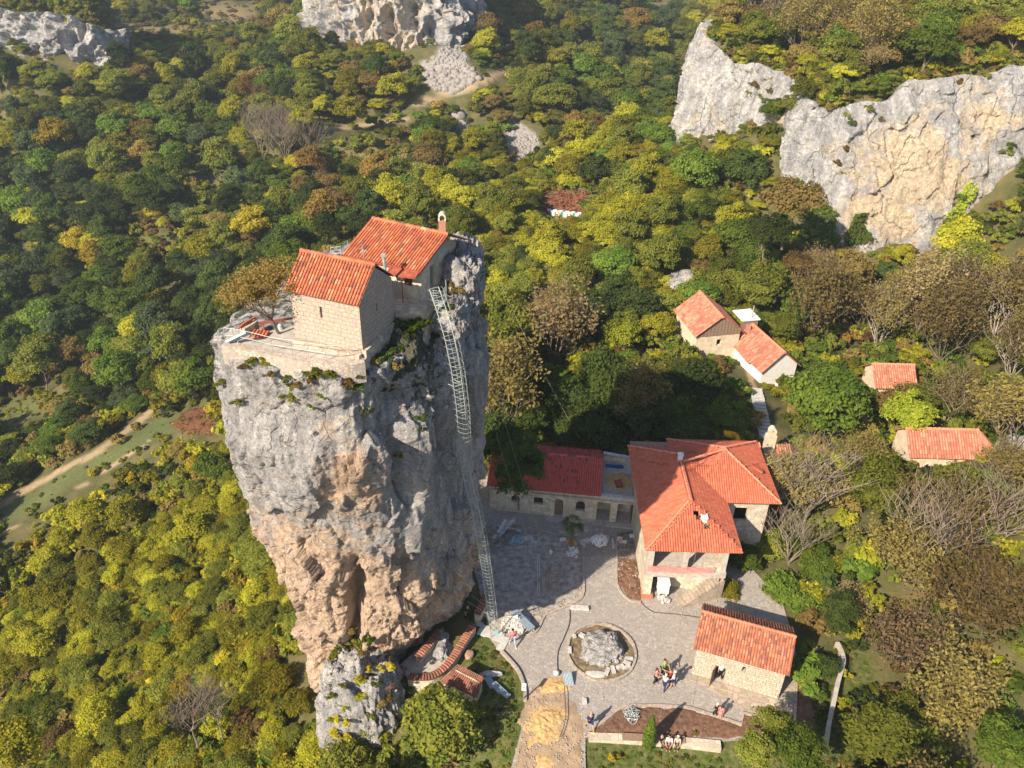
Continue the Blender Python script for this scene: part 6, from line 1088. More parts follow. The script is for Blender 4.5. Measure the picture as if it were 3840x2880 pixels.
for j in range(4):       # open autumn trees: branches first, thin leaf cover around the tips
    sd_i += 1; tm, tips = limbs(sd_i, H=7.0, levels=4, r0=.13, nb=7, trunk=.2, mat=BARK if j else GREYB); rs = np.random.default_rng(sd_i); tp = np.array([tuple(p) for p in tips]); sc_ = 3.0 / np.percentile(np.hypot(tp[:, 0], tp[:, 1]), 96)
    Vv = np.zeros(len(tm.vertices) * 3, np.float32); tm.vertices.foreach_get('co', Vv); Vv = Vv.reshape(-1, 3); Vv[:, :2] *= sc_; tm.vertices.foreach_set('co', Vv.ravel()); tp[:, :2] *= sc_
    wt_ = rs.exponential(1, len(tp)) ** 1.3 * (.2 + (rs.random(len(tp)) < .75)); idx = rs.choice(len(tp), [3400, 4200, 4600, 3000][j], p=wt_ / wt_.sum()); C = tp[idx] * rs.uniform(.86, 1.03, (len(idx), 1)) + rs.normal(scale=.22, size=(len(idx), 3)); V, Fq, var = leaves(C, np.tile([0, 0, .8], (len(C), 1)), .12, np.clip(rs.normal(.5, .2, len(C)) + (idx % 7 - 3) * .05, 0, 1), rs)
    proto(('SP', j), npmesh('crown', V, Fq, [PAL['SP'], PAL['SP'], PAL['SP'], PAL['PK']][j], {'var': ('FACE', var)}), tm)
for j in range(2): sd_i += 1; tm, tips = limbs(sd_i, H=9, levels=4, r0=.16, nb=6, mat=plain('bare_tree_bark', (.2, .16, .125), vary=.3, scale=6), trunk=.35, minr=.011); proto(('BA', j), None, tm)
SHR = [crown(900 + i, R=1, H=1.3, zc=.45, ncl=11, nl=75, ls=.14, mat=PAL[k]) for i, k in enumerate(('OY', 'OG', 'G', 'BR', 'OR', 'DG', 'YE', 'RU'))]
SPN = {'OY': 'olive-yellow', 'OG': 'olive green', 'G': 'fresh green', 'DG': 'dark green', 'BR': 'brown-leaved', 'BG': 'blue-green', 'OR': 'orange', 'YE': 'yellow', 'LI': 'lime green', 'RU': 'rust-red', 'SP': 'thin-leaved brown', 'BA': 'bare grey'}
FIRST = {}
def tree(key, x, y, z, R, label, group=None, rz=None, zs=1.0, name=None):
    cm, tm = PRO[key]; k = R / 3.0; t_ = bpy.data.objects.new(name or {'BA': 'bare_tree', 'SP': 'autumn_tree'}.get(key[0], 'leafy_tree'), None); COL.objects.link(t_); t_.location = (x, y, z); t_.rotation_euler = (0, 0, rz if rz is not None else random.random() * 6.28); q_ = random.uniform(.86, 1.16); t_.scale = (k * q_, k / q_, k * zs); t_.empty_display_size = .5
    tag(t_, label, 'tree', group)
    if cm: c_ = bpy.data.objects.new('crown', cm); COL.objects.link(c_); c_.parent = t_; FIRST.setdefault(key, c_)
    b_ = bpy.data.objects.new('trunk', tm); COL.objects.link(b_); b_.parent = t_
    if not cm: FIRST.setdefault(key, b_)
    return t_
CH = {k: v[0] for k, v in {}.items()}
# ---- trees with a place of their own
HERO = []
def hero(key, u, v, Y, R, label, zs=1.0, hc=.62):
    """crown centre seen at (u,v), standing Y metres away"""
    p = GY(u, v, Y); k = R / 3.0; h = {'SP': 4.6, 'BA': 5.0}.get(key[0], 4.0) * k * zs; HERO.append((p[0], p[1], R, u, v, Y)); return tree(key, p[0], p[1], p[2] - h, R, label, zs=zs)
hero(('OG', 2), 444, 728, 33.5, 3.3, 'big round olive tree with orange flecks at the bottom edge below the tiled shed', .8)
hero(('OG', 1), 803, 92, 130, 2.6, 'olive bush in the notch between the two limestone cliffs'); hero(('OG', 0), 790, 104, 131, 2.4, 'smaller olive bush in the notch between the two cliffs'); hero(('G', 1), 775, 112, 134, 2.6, 'green bush on the right part of the left buttress')
hero(('OG', 0), 775, 722, 32.6, 1.5, 'dark bushy evergreen overlapping the right end of the soil bed'); hero(('G', 1), 800, 752, 30.5, 2.0, 'wide green bush at the bottom edge right of the retaining wall'); hero(('OG', 1), 755, 752, 30.6, 1.6, 'olive bush beside the right end of the retaining wall')
hero(('DG', 1), 826, 668, 39.3, 1.25, 'dense round dark green bush on the garden strip right of the courtyard chapel', .8)
hero(('DG', 2), 838, 615, 43, 1.8, 'dark hedge-like tree behind the right end of the garden wall')
hero(('OY', 1), 727, 590, 47.3, 1.35, 'yellow-green bush at the top of the stairs beside the big house'); hero(('G', 2), 745, 560, 50, 1.7, 'fresh green tree close against the right wall of the big house'); hero(('G', 0), 790, 592, 46.5, 2.4, 'large-leaved green fig tree behind the courtyard chapel'); hero(('OY', 0), 757, 612, 45.6, 1.2, 'small yellow bush between the stairs and the courtyard chapel'); hero(('OG', 0), 770, 545, 52, 2.2, 'olive tree right of the big house, above the fig tree'); hero(('G', 1), 815, 560, 50, 2.2, 'green tree right of the fig tree')
hero(('SP', 0), 800, 490, 56, 3.4, 'tall open tree with twisting pale limbs at the right corner of the big house'); hero(('G', 2), 832, 405, 68, 4.6, 'broad green and yellow tree below the two cottages'); hero(('LI', 1), 905, 418, 66, 2.8, 'brighter green tree right of the broad tree below the cottages').children
hero(('LI', 0), 623, 332, 84, 2.5, 'bright lime green tree standing alone in the dark grove'); hero(('SP', 3), 556, 322, 84, 5.0, 'wide pinkish brown spreading tree in the grove right of the pillar')
hero(('SP', 1), 825, 300, 92, 5.0, 'tall brown tree with a forked trunk right of the lower cottage', 1.1); hero(('SP', 0), 885, 318, 92, 4.0, 'large brown tree with pale branches at the right of the wood'); hero(('SP', 2), 958, 322, 84, 4.8, 'widest brown tree near the right edge above the apse church', 1.0)
hero(('SP', 0), 945, 520, 52, 4.2, 'brown tree with pale limbs below the apse church'); hero(('SP', 2), 985, 590, 45, 4.4, 'big brown tree at the right edge below the apse church'); hero(('SP', 3), 900, 640, 42, 3.6, 'rust-brown thin tree right of the garden wall'); hero(('SP', 2), 960, 690, 38, 3.8, 'spreading brown tree near the bottom right corner'); hero(('SP', 1), 890, 555, 49, 3.6, 'brown-green open tree right of the fig tree'); hero(('G', 1), 1005, 745, 33, 2.4, 'fresh green tree in the bottom right corner')
hero(('OG', 2), 870, 490, 56, 3.4, 'olive round tree just left of the apse church'); hero(('DG', 2), 520, 470, 53.0, 2.8, 'dark leaning tree hanging over the left end of the annex roof', 1.0); hero(('DG', 1), 500, 440, 58, 3.0, 'dark tree between the pillar and the annex roof')
hero(('YE', 1), 59, 138, 198, 5.5, 'golden yellow tree on the far left slope'); hero(('YE', 0), 252, 222, 150, 4.2, 'yellow-green pointed tree left of the chapel roof'); hero(('G', 1), 287, 255, 118, 3.6, 'bright green tree rising behind the chapel roof'); hero(('OR', 1), 310, 165, 172, 4.0, 'orange brown tree in the dark gully above the house roof')
hero(('BR', 1), 792, 202, 105, 4.4, 'round brown-green tree left of the wide limestone cliff'); hero(('DG', 0), 745, 165, 122, 4.2, 'dark round tree between the two cliffs'); hero(('DG', 1), 770, 232, 104, 3.4, 'dark green tree below the round brown tree near the cliff'); hero(('BR', 0), 800, 262, 98, 2.6, 'brown bush at the foot of the ivy')
for i, (u_, v_, Y_n) in enumerate([(256, 128, 190), (268, 122, 192), (280, 126, 190), (292, 132, 188), (303, 138, 186), (272, 138, 184), (286, 145, 182), (312, 140, 188), (262, 145, 183)]): o = hero(('BA', i % 2), u_, v_, Y_n, 3.2, 'tall bare grey tree in the leafless clump on the far slope left of centre', 1.25); o['group'] = 'leafless trees in a clump on the far slope'
for i, (u_, v_) in enumerate([(200, 700), (215, 712), (190, 722)]): o = hero(('BA', i % 2), u_, v_, 39 - i * .6, 1.7, ['bare pale tree among olive bushes at the bottom left', 'second bare tree, right of the pale one at the bottom left', 'lowest of the bare trees at the bottom left'][i])
hero(('OY', 0), 298, 700, 39.5, 1.5, 'yellow-olive bush tucked against the foot of the pillar on its left'); hero(('OY', 1), 12, 745, 33, 2.4, 'yellow-olive tree in the bottom left corner')
hero(('BA', 0), 815, 492, 54, 3.4, 'tall half-bare tree with twisting limbs right of the big house roof'); hero(('BA', 1), 800, 545, 50, 2.6, 'smaller bare tree leaning towards the right wall of the big house'); hero(('BA', 1), 935, 548, 48, 3.6, 'bare pale tree standing above the brown crowns right of the fig tree'); hero(('BA', 0), 990, 520, 51, 3.6, 'bare tree at the right edge below the apse church')
# bell tree on the pillar
tm, tips = limbs(77, H=5, levels=4, r0=.12, nb=5, lean=-.45, trunk=.35); rs = np.random.default_rng(5); tp = np.array([tuple(p) for p in tips]); tp[:, :2] *= 1.0; idx = rs.integers(0, len(tp), 9000)
V, Fq, var = leaves(tp[idx] + rs.normal(scale=.2, size=(len(idx), 3)), np.tile([0, 0, .8], (len(idx), 1)), .075, np.clip(rs.normal(.5, .22, len(idx)), 0, 1), rs)
BT = LM('leaves_russet', (.085, .06, .02), (.16, .11, .035), (.23, .16, .055)); proto(('BT', 0), npmesh('crown', V, Fq, BT, {'var': ('FACE', var)}), tm)
o = tree(('BT', 0), -10.6, 33.0, 31.0, 3.0, 'wide russet tree with bare twigs beside the chapel on the pillar', rz=0, name='autumn_tree'); o.scale = (.74, .8, .62)
# cypress and palm
cy = thing('cypress', 'slim dark green cypress standing in front of the retaining wall', 'tree', tuple(B(908, 1062, -1.1))); bc = Vector(B(908, 1062, -1.1)); rs = np.random.default_rng(9); n = 5200; t_ = rs.random(n) ** .85; a_ = rs.uniform(0, 6.28, n); rd = (.44 * np.sin(np.clip(t_ * 1.08, 0, 1) * math.pi * .97 + .1) ** .7 * (1 - t_ * .45) + .02) * rs.uniform(.75, 1.08, n)
C = np.stack([bc.x + rd * np.cos(a_), bc.y + rd * np.sin(a_), bc.z + .15 + t_ * 4.6], 1); V, Fq, var = leaves(C, np.stack([np.cos(a_), np.sin(a_), .4 + 0 * a_], 1), .07, rs.random(n), rs); link('crown', npmesh('crown', V, Fq, PAL['G'], {'var': ('FACE', var)}), cy); mb = MB(); mb.tube([bc - Vector((0, 0, .2)), bc + Vector((0, 0, 3.5))], [.09, .03], 7); mb.build('trunk', BARK, cy)
pm = thing('palm_tree', 'small fan palm with a shaggy trunk in the courtyard before the annex', 'tree', tuple(Y_(655, 888))); p0 = Vector(Y_(655, 888)); mb = MB(); mb.tube([p0 - Vector((0, 0, .1)), p0 + Vector((.02, 0, .9)), p0 + Vector((0, .05, 2.0)), p0 + Vector((0, .05, 2.5))], [.12, .13, .17, .2], 9); mb.build('trunk', BARK, pm)
mb = MB()
for i in range(24):
    a_ = i * 2.399; el = random.uniform(-.6, 1.0); d_ = Vector((math.cos(a_) * math.cos(el), math.sin(a_) * math.cos(el), math.sin(el))); c_ = p0 + Vector((0, .05, 2.5)); e_ = c_ + d_ * .45; sdv = d_.cross(Vector((0, 0, 1))).normalized(); mb.tube([c_, e_], .012, 3)
    for k in range(9): f_ = (k - 4) / 4 * 1.0; q_ = (d_ * math.cos(f_) + sdv * math.sin(f_)).normalized(); tip = e_ + q_ * .75 + Vector((0, 0, -.3)); w2_ = q_.cross(Vector((0, 0, 1))).normalized() * .022; mb.face([e_ - w2_ * .3, e_ + q_ * .3 + w2_, tip, e_ + q_ * .3 - w2_], random.random())
mb.build('crown', PAL['DG'], pm)
# ---- the wood
def regions(u, v, x, y):
    if u < 330 and v > 395 + .0 * u and y < 82: return [('OY', .62), ('OG', .27), ('G', .06), ('DG', .02), ('BR', .02), ('YE', .01)]
    if v > 340 and 690 > u > 480: return [('DG', .5), ('SP', .2), ('G', .15), ('OG', .15)]
    if u > 800 and v > 300: return [('SP', .62), ('BR', .1), ('OG', .18), ('G', .1)]
    if u < 320 and v > 140: return [('DG', .3), ('BG', .13), ('G', .17), ('OG', .22), ('OY', .07), ('BR', .06), ('OR', .015), ('YE', .035)]
    if u > 690 and v < 130: return [('OG', .45), ('G', .14), ('BR', .12), ('OY', .14), ('SP', .15)]
    if u > 690: return [('OG', .35), ('OY', .2), ('G', .2), ('BR', .08), ('SP', .12), ('DG', .05)]
    if u > 550 and v < 130: return [('DG', .25), ('BG', .22), ('OG', .38), ('G', .1), ('OR', .02), ('OY', .03)]
    if u > 440 and v > 130: return [('OY', .38), ('OG', .38), ('G', .13), ('OR', .04), ('DG', .07)]
    if u < 110 and v < 140: return [('DG', .3), ('BG', .1), ('OG', .35), ('BR', .1), ('OY', .13), ('OR', .02)]
    return [('OG', .38), ('OY', .22), ('BR', .12), ('G', .12), ('DG', .15), ('OR', .015), ('RU', .003)]
NV = {'OY': 3, 'OG': 3, 'G': 3, 'DG': 3, 'BR': 3, 'BG': 2, 'OR': 2, 'YE': 2, 'LI': 2, 'RU': 2, 'SP': 4, 'BA': 2}
FOOT = [[(20, 81), (27, 82.5), (29.5, 88.5), (20, 89.5)], [(25.4, 76.8), (32.9, 78.3), (32.9, 87), (24.9, 86)], [(41, 79), (46, 79), (46, 83.5), (41, 83.5)], [(37.3, 60.5), (46.5, 61), (46.5, 66.5), (37.3, 66.5)], [(-1, 18), (6.6, 18), (6.2, 34), (-.2, 34)], [(20, 60), (27, 60), (27, 64.5), (20, 64.5)], [(24, 64), (27.4, 64), (28.4, 77), (25, 77)]]
PILF = [(-16.5, 39.5), (-8.5, 39), (-2, 42), (-1.8, 51), (-13, 53.5), (-17, 46)]; HOUSE = [(9.5, 45), (22.5, 45), (22.7, 60), (-3, 62.8), (-3, 55)]; WALKP = [(-8, 34.2), (2, 35), (2, 46), (-4, 46)]; LAWNP = [(5, 25), (5.5, 34), (21, 34.3), (24, 42.6), (26, 40), (24, 33), (20, 27)]
def sample(r0, r1, sp, half=44, seed=0):
    rs = np.random.default_rng(seed); out = []; r = r0
    while r < r1:
        s = sp(r); n = int(math.radians(half * 2) * r / s)
        if n: a_ = np.radians(-half) + (np.arange(n) + rs.uniform(-.42, .42, n)) * s / r + rs.uniform(0, 1) * s / r; q = r + rs.uniform(-.42, .42, n) * s; out.append(np.stack([q * np.sin(a_), q * np.cos(a_)], 1))
        r += s
    return np.vstack(out), rs
def candidates(r0, r1, sp, clear, seed, zone_pen=3, half=44):
    XY, rs = sample(r0, r1, sp, half, seed); x, y = XY[:, 0], XY[:, 1]; z = T(x, y); u, v, d = proj(np.stack([x, y, z + 2], -1)); wu = 4 * fbm(np.stack([x / 9, y / 9, 0 * x], -1), 2); ok = (d > 5) & (u > -90) & (u < 1100) & (v > -70) & (v < 900); ok &= sdist(x, y, COURT) < -clear
    for f in FOOT + [PILF, HOUSE, WALKP]: ok &= sdist(x, y, f) < -clear * .7
    ok &= sdist(x, y, LAWNP) < -.3
    ug_, vg_, _ = proj(np.stack([x, y, z], -1))
    for p in (NOTREE if clear > 1 else MEADOW[:2] + RUST + SCREE + DRYF[:2]): ok &= sdist(ug_ + wu * .5, vg_ + wu * .3, p) < (-1 if zone_pen else -.0) - (clear > 1) * 1.5
    for L, wd in ROADS: ok &= pdist(ug_, vg_, L, False) > wd + (3.5 if clear > 1 else .8)
    e_ = 1.2; gx = (T(x + e_, y) - T(x - e_, y)) / (2 * e_); gy = (T(x, y + e_) - T(x, y - e_)) / (2 * e_); ok &= np.hypot(gx, gy) < np.where(y > 95, 5.0, 1.3)
    for CB, CT in ((C1b, C1t), (C2b, C2t), (C3b, C3t), (C4b, C4t)):
        PL = [tuple(p[:2]) for p in cl(CB)] + [tuple(p[:2]) for p in cl(CT)[::-1]]; ok &= sdist(x, y, PL) < (-1.6 if clear > 1 else -.4)
    return x[ok], y[ok], z[ok], u[ok], v[ok], d[ok], rs
x, y, z, u, v, d, rs = candidates(22, 600, lambda r: float(np.interp(r, [30, 60, 100, 200, 450, 600], [2.7, 3.2, 4.3, 5.4, 7.5, 9])), 1.6, 11)
KEEP = [([(786, 143), (797, 116), (836, 108), (860, 104), (890, 101), (904, 83), (986, 74), (1024, 80), (1024, 157), (1006, 197), (975, 202), (961, 194), (927, 234), (877, 243), (833, 235), (800, 232), (785, 232), (785, 212), (796, 190), (790, 175)], 121),
 ([(677, 142), (686, 81), (700, 35), (716, 15), (730, 0), (738, 0), (725, 55), (738, 66), (738, 128), (718, 135), (708, 142)], 147), ([(738, 66), (769, 66), (775, 85), (760, 130), (738, 128)], 138), ([(320, 0), (328, 33), (355, 40), (390, 44), (421, 52), (434, 55), (446, 25), (466, 15), (466, 0)], 250), ([(2, 15), (2, 30), (25, 40), (57, 58), (79, 62), (108, 64), (104, 36), (80, 18), (55, 20), (30, 18)], 232),
 ([(688, 305), (706, 293), (730, 302), (744, 318), (741, 330), (735, 350), (722, 344), (694, 334)], 88), ([(747, 352), (758, 330), (773, 326), (789, 340), (789, 362), (768, 382), (752, 372)], 85), ([(915, 430), (976, 430), (998, 445), (990, 458), (945, 456), (925, 468), (915, 466)], 66), ([(870, 366), (893, 364), (893, 380), (872, 382)], 82), ([(750, 385), (760, 385), (772, 425), (762, 428)], 80)]
for P_k in SCREE + MEADOW[:2] + RUST + DRYF[:2]: c_k = np.mean(P_k, 0); KEEP.append((P_k, float(hit(c_k[0], c_k[1])[1]) + 3))
for L_k, wd_k in ROADS[:4]:
    for q1_, q2_ in zip(L_k, L_k[1:]): c_k = hit((q1_[0] + q2_[0]) / 2, (q1_[1] + q2_[1]) / 2); KEEP.append(([(q1_[0], q1_[1] - 1), (q2_[0], q2_[1] - 1), (q2_[0], q2_[1] + 2), (q1_[0], q1_[1] + 2)], float(c_k[1]) + 2))
for h_ in HERO: rp_ = F * h_[2] / (h_[5] * 1.15) * .55; KEEP.append(([(h_[3] + rp_ * math.cos(a_), h_[4] + rp_ * math.sin(a_)) for a_ in np.linspace(0, 6.28, 9)[:-1]], h_[5] - .5))
def blocked(u_, v_, y_, rp, f=.6):
    b_ = np.zeros(np.shape(u_), bool)
    for pl, Yk in KEEP: b_ |= (y_ < Yk) & (sdist(u_, v_, pl) > -rp * f)
    return b_
bl_ = blocked(u, v - 3, y, F * np.interp(np.hypot(x, y), [30, 60, 90, 200, 450], [1.9, 2.2, 2.7, 3.3, 4.4]) / d)
trees = []
nz_ = fbm(np.stack([x / 20, y / 20, 0 * x], -1), 3); nz_ = np.argsort(np.argsort(nz_)) / len(nz_)
for i in range(len(x)):
    if any((x[i] - h[0]) ** 2 + (y[i] - h[1]) ** 2 < (h[2] * .6) ** 2 for h in HERO): continue
    R_ = float(np.interp(math.hypot(x[i], y[i]), [30, 60, 90, 200, 450], [2.1, 2.5, 2.9, 3.6, 4.8])) * rs.uniform(.65, 1.35)
    pr = regions(u[i], v[i], x[i], y[i]); k = pr[-1][0]; c_ = rs.random() if rs.random() < .38 else float(np.clip(nz_[i] + rs.normal(0, .05), 0, .999)); acc = 0
    for kk, w_ in pr:
        acc += w_
        if c_ < acc: k = kk; break
    if k == 'SP': R_ *= 1.3
    if u[i] < 330 and v[i] > 395: R_ *= .7
    elif 440 < u[i] < 690 and 120 < v[i] < 310: R_ *= .85
    if 690 > u[i] > 480 and 330 < v[i] < 470: R_ *= 1.25
    if rs.random() < .05 or False: continue
    trees.append((x[i], y[i], z[i], u[i], v[i], d[i], R_, (k, int(rs.integers(NV[k]))), rs.uniform(.6, .95) if u[i] < 330 and v[i] > 395 else rs.uniform(.75, 1.15)))
_A = np.array([(t_[0], t_[1], t_[2] + (4.8 if t_[7][0] == 'SP' else 4.0) * t_[6] / 3 * t_[8]) for t_ in trees]); _u, _v, _d = proj(_A); _b = blocked(_u, _v, _A[:, 1], F * np.array([t_[6] for t_ in trees]) / _d, .8); trees = [t_ for t_, q_ in zip(trees, _b) if not q_]
PILPX = [(224, 340), (290, 245), (345, 215), (440, 210), (476, 235), (490, 300), (486, 590), (395, 665), (310, 655), (280, 590), (235, 540), (205, 420)]
def hidden(u_, v_, y_): return (y_ > 38 and bool(inpoly(np.array(u_), np.array(v_), PILPX)))
vis = [t_ for t_ in trees if -5 < t_[3] < 1029 and -5 < t_[4] < 775 and not hidden(t_[3], t_[4] - 4, t_[1])]
vis.sort(key=lambda t_: -t_[6] / t_[5] * (1 if t_[4] < 768 else .5)); ind = vis[:235]; ids = {id(t_) for t_ in ind}; rest = [t_ for t_ in trees if id(t_) not in ids]
def where(t_):
    u_, v_ = t_[3], t_[4]
    if u_ < 340: return 'on the slope left of the pillar' if v_ > 395 else 'in the valley left of the pillar'
    if u_ < 700: return 'in the grove behind the annex' if v_ > 300 else 'on the slope behind the pillar'
    return 'in the wood right of the chapel' if v_ > 480 else 'in the wood around the cottages'
for t_ in ind: w_ = where(t_); tree(t_[7], t_[0], t_[1], t_[2] - .3, t_[6], SPN[t_[7][0]] + ' tree ' + w_, SPN[t_[7][0]] + ' trees ' + w_, zs=t_[8])
for k in PRO:
    if k not in FIRST and k[0] != 'BT':
        c_ = next((t_ for t_ in rest if t_[7] == k and -5 < t_[3] < 1029 and 0 < t_[4] < 768), None)
        if c_: w_ = where(c_); tree(k, c_[0], c_[1], c_[2] - .3, c_[6], SPN[k[0]] + ' tree ' + w_, SPN[k[0]] + ' trees ' + w_, zs=c_[8])
def scatter(name, label, cat, items, srcs):
    """one object: points that carry copies of the given sources (stuff nobody could count)"""
    n = len(items); m = bpy.data.meshes.new(name); m.vertices.add(n); m.vertices.foreach_set('co', np.array([i[0] for i in items], np.float32).ravel())
    for an, vals, tp_ in (('kind_id', [i[1] for i in items], 'INT'), ('sz', [c for i in items for c in i[2]], 'FLOAT_VECTOR'), ('turn', [c for i in items for c in (i[4] if len(i) > 4 else 0, 0, i[3])], 'FLOAT_VECTOR')):
        a = m.attributes.new(an, tp_, 'POINT'); a.data.foreach_set('value' if tp_ == 'INT' else 'vector', np.array(vals, np.int32 if tp_ == 'INT' else np.float32))
    o = bpy.data.objects.new(name, m); COL.objects.link(o); ng = bpy.data.node_groups.new(name, 'GeometryNodeTree'); ng.interface.new_socket('Geometry', in_out='INPUT', socket_type='NodeSocketGeometry'); ng.interface.new_socket('Geometry', in_out='OUTPUT', socket_type='NodeSocketGeometry')
    N = ng.nodes; gi, go = N.new('NodeGroupInput'), N.new('NodeGroupOutput'); jn = N.new('GeometryNodeJoinGeometry')
    def na(nm, dt): q = N.new('GeometryNodeInputNamedAttribute'); q.data_type = dt; q.inputs[0].default_value = nm; return q.outputs[0]
    ki, sz, tn = na('kind_id', 'INT'), na('sz', 'FLOAT_VECTOR'), na('turn', 'FLOAT_VECTOR')
    for k, src in enumerate(srcs):
        cp = N.new('FunctionNodeCompare'); cp.data_type = 'INT'; cp.operation = 'EQUAL'; ng.links.new(ki, cp.inputs[2]); cp.inputs[3].default_value = k
        oi = N.new('GeometryNodeObjectInfo'); oi.inputs['Object'].default_value = src; oi.transform_space = 'ORIGINAL'; oi.inputs['As Instance'].default_value = False
        ip = N.new('GeometryNodeInstanceOnPoints'); ng.links.new(gi.outputs[0], ip.inputs['Points']); ng.links.new(cp.outputs[0], ip.inputs['Selection']); ng.links.new(oi.outputs['Geometry'], ip.inputs['Instance']); ng.links.new(tn, ip.inputs['Rotation']); ng.links.new(sz, ip.inputs['Scale']); ng.links.new(ip.outputs[0], jn.inputs[0])
    ng.links.new(jn.outputs[0], go.inputs[0]); md = o.modifiers.new('scatter', 'NODES'); md.node_group = ng; return tag(o, label, cat, None, 'stuff')
keys = [k for k in FIRST]; ki_ = {k: i for i, k in enumerate(keys)}
fill = []
for r0, r1, sp_, reg, Rr, pal in ((24, 82, 1.4, lambda U, V: (U < 330) & (V > 400), (.85, 1.7), [('OY', .68), ('OG', .25), ('G', .05), ('YE', .02)]), (95, 190, 2.3, lambda U, V: (U > 440) & (U < 800) & (V > 110) & (V < 330), (1.2, 2.3), [('OY', .5), ('OG', .36), ('G', .1), ('BR', .04)]), (130, 300, 3.6, lambda U, V: (U > 690) & (V < 110), (1.3, 2.4), [('OG', .5), ('OY', .25), ('BR', .15), ('G', .1)]), (150, 420, 4.2, lambda U, V: (U < 690) & (V < 240), (1.6, 2.9), [('OG', .42), ('OY', .26), ('BR', .1), ('DG', .14), ('G', .08)])):
    fx, fy, fz_, fu, fv, fd, rs = candidates(r0, r1, lambda r: sp_, 1.2, 50 + int(r0)); rg = reg(fu, fv); fb = blocked(fu, fv, fy, F * Rr[1] / fd, .5)
    for i in np.nonzero(rg & ~fb)[0]:
        q = rs.random(); k = pal[-1][0]; acc = 0
        for kk, w_ in pal:
            acc += w_
            if q < acc: k = kk; break
        fill.append((fx[i], fy[i], fz_[i], 0, 0, 0, rs.uniform(*Rr), (k, int(rs.integers(NV[k]))), rs.uniform(.6, .9)))
rest = rest + [f_ for f_ in fill if f_[7] in FIRST]
scatter('far_wood', 'autumn wood of olive, green and brown trees covering the farther slopes', 'wood', [((t_[0], t_[1], t_[2] - .3), ki_[t_[7]], (t_[6] / 3, t_[6] / 3, t_[6] / 3 * t_[8]), rs.uniform(0, 6.28)) for t_ in rest if t_[7] in ki_], [FIRST[k] for k in keys])
# shrubs: one thing of each kind, more on the rocks, the rest as ground cover
def surf(obj_names):
    out = []
    for o in bpy.data.objects:
        if o.type == 'MESH' and o.name.split('.')[0] in obj_names: out.append(BVHTree.FromPolygons([v_.co[:] for v_ in o.data.vertices], [p.vertices[:] for p in o.data.polygons]))
    return out
# lower outcrop in front of the pillar
rock('rock_outcrop', [((-10.3, 36.9, -4.5), (2.55, 1.9, 7.4)), ((-9.0, 37.6, -1.5), (1.7, 1.5, 3.9)), ((-11.6, 37.6, -5), (1.7, 1.7, 6)), ((-8.6, 36.4, -7.5), (1.5, 1.4, 4.5)), ((-9.6, 38.6, 1.4), (1.2, .8, 1.0))], ROCK, 'lower grey outcrop with yellow vines in front of the foot of the pillar', lev=6, amp=.2, warm=-.05, moss=.25, fr=1.6)
PS = surf(['rock_pillar', 'rock_outcrop', 'crag', 'boulder']); CS = surf(['limestone_cliff', 'rock_massif'])
def cast(u_, v_, S_):
    r = Vector(ray(u_, v_)).normalized(); best = None
    for t_ in S_:
        h = t_.ray_cast(Vector(CAM), r)
        if h[0] is not None and (best is None or h[3] < best[2]): best = (h[0], h[1], h[3])
    return best
def shrub(kind, p, s, label, group=None): o = bpy.data.objects.new('shrub', SHR[kind]); COL.objects.link(o); o.location = p; o.scale = s; o.rotation_euler = (0, 0, random.random() * 6); tag(o, label, 'shrub', group); return o
spots = [(420, 1165, 60, 1), (400, 1120, 40, 1), (640, 1275, 45, 2), (650, 1350, 35, 1), (860, 1270, 70, 1), (800, 1290, 40, 3), (1080, 1300, 75, 3), (1120, 1340, 45, 2), (870, 1410, 32, 2), (795, 1480, 32, 2), (630, 1430, 45, 1), (1195, 1510, 40, 5), (500, 1250, 35, 3), (1150, 1250, 45, 5), (170, 1320, 45, 1), (245, 1460, 30, 1), (700, 1330, 35, 3), (1560, 900, 80, 2), (1640, 840, 55, 2), (1500, 960, 50, 5), (1850, 650, 50, 3), (1800, 600, 35, 3), (1400, 1060, 50, 5), (1390, 1200, 50, 3), (1340, 1350, 40, 5), (1250, 1160, 40, 3), (1420, 880, 35, 5), (1700, 960, 35, 5), (300, 1200, 35, 3), (1850, 210, 40, 3), (1900, 220, 30, 1), (1330, 1120, 50, 5), (1780, 760, 35, 5), (1580, 1560, 40, 5), (1600, 1640, 30, 5)]
for i, (a_, b_, r_, k_) in enumerate(spots):
    h = cast(*z1_(a_, b_, *PZ), PS)
    if h: s_ = r_ / 1.94 / 3.75 * h[2] / F; s_ *= 1.25; shrub(k_, h[0] - Vector((0, .15 * s_, .35 * s_)), (s_ * 1.5, s_ * 1.0, s_ * 1.1), 'tuft of ' + ['', 'olive grass', 'green leaves', 'dry brown plants', '', 'dark moss'][k_] + ' growing on the upper rock of the pillar', 'tufts of ' + ['', 'olive grass', 'green leaves', 'dry brown plants', '', 'dark moss'][k_] + ' on the pillar')
h = cast(*z1_(1412, 425, 1.94, 760, 1500), PS); 
if h: shrub(6, h[0], (.4, .3, .5), 'single yellow-green bush growing from the shaded side of the pillar')
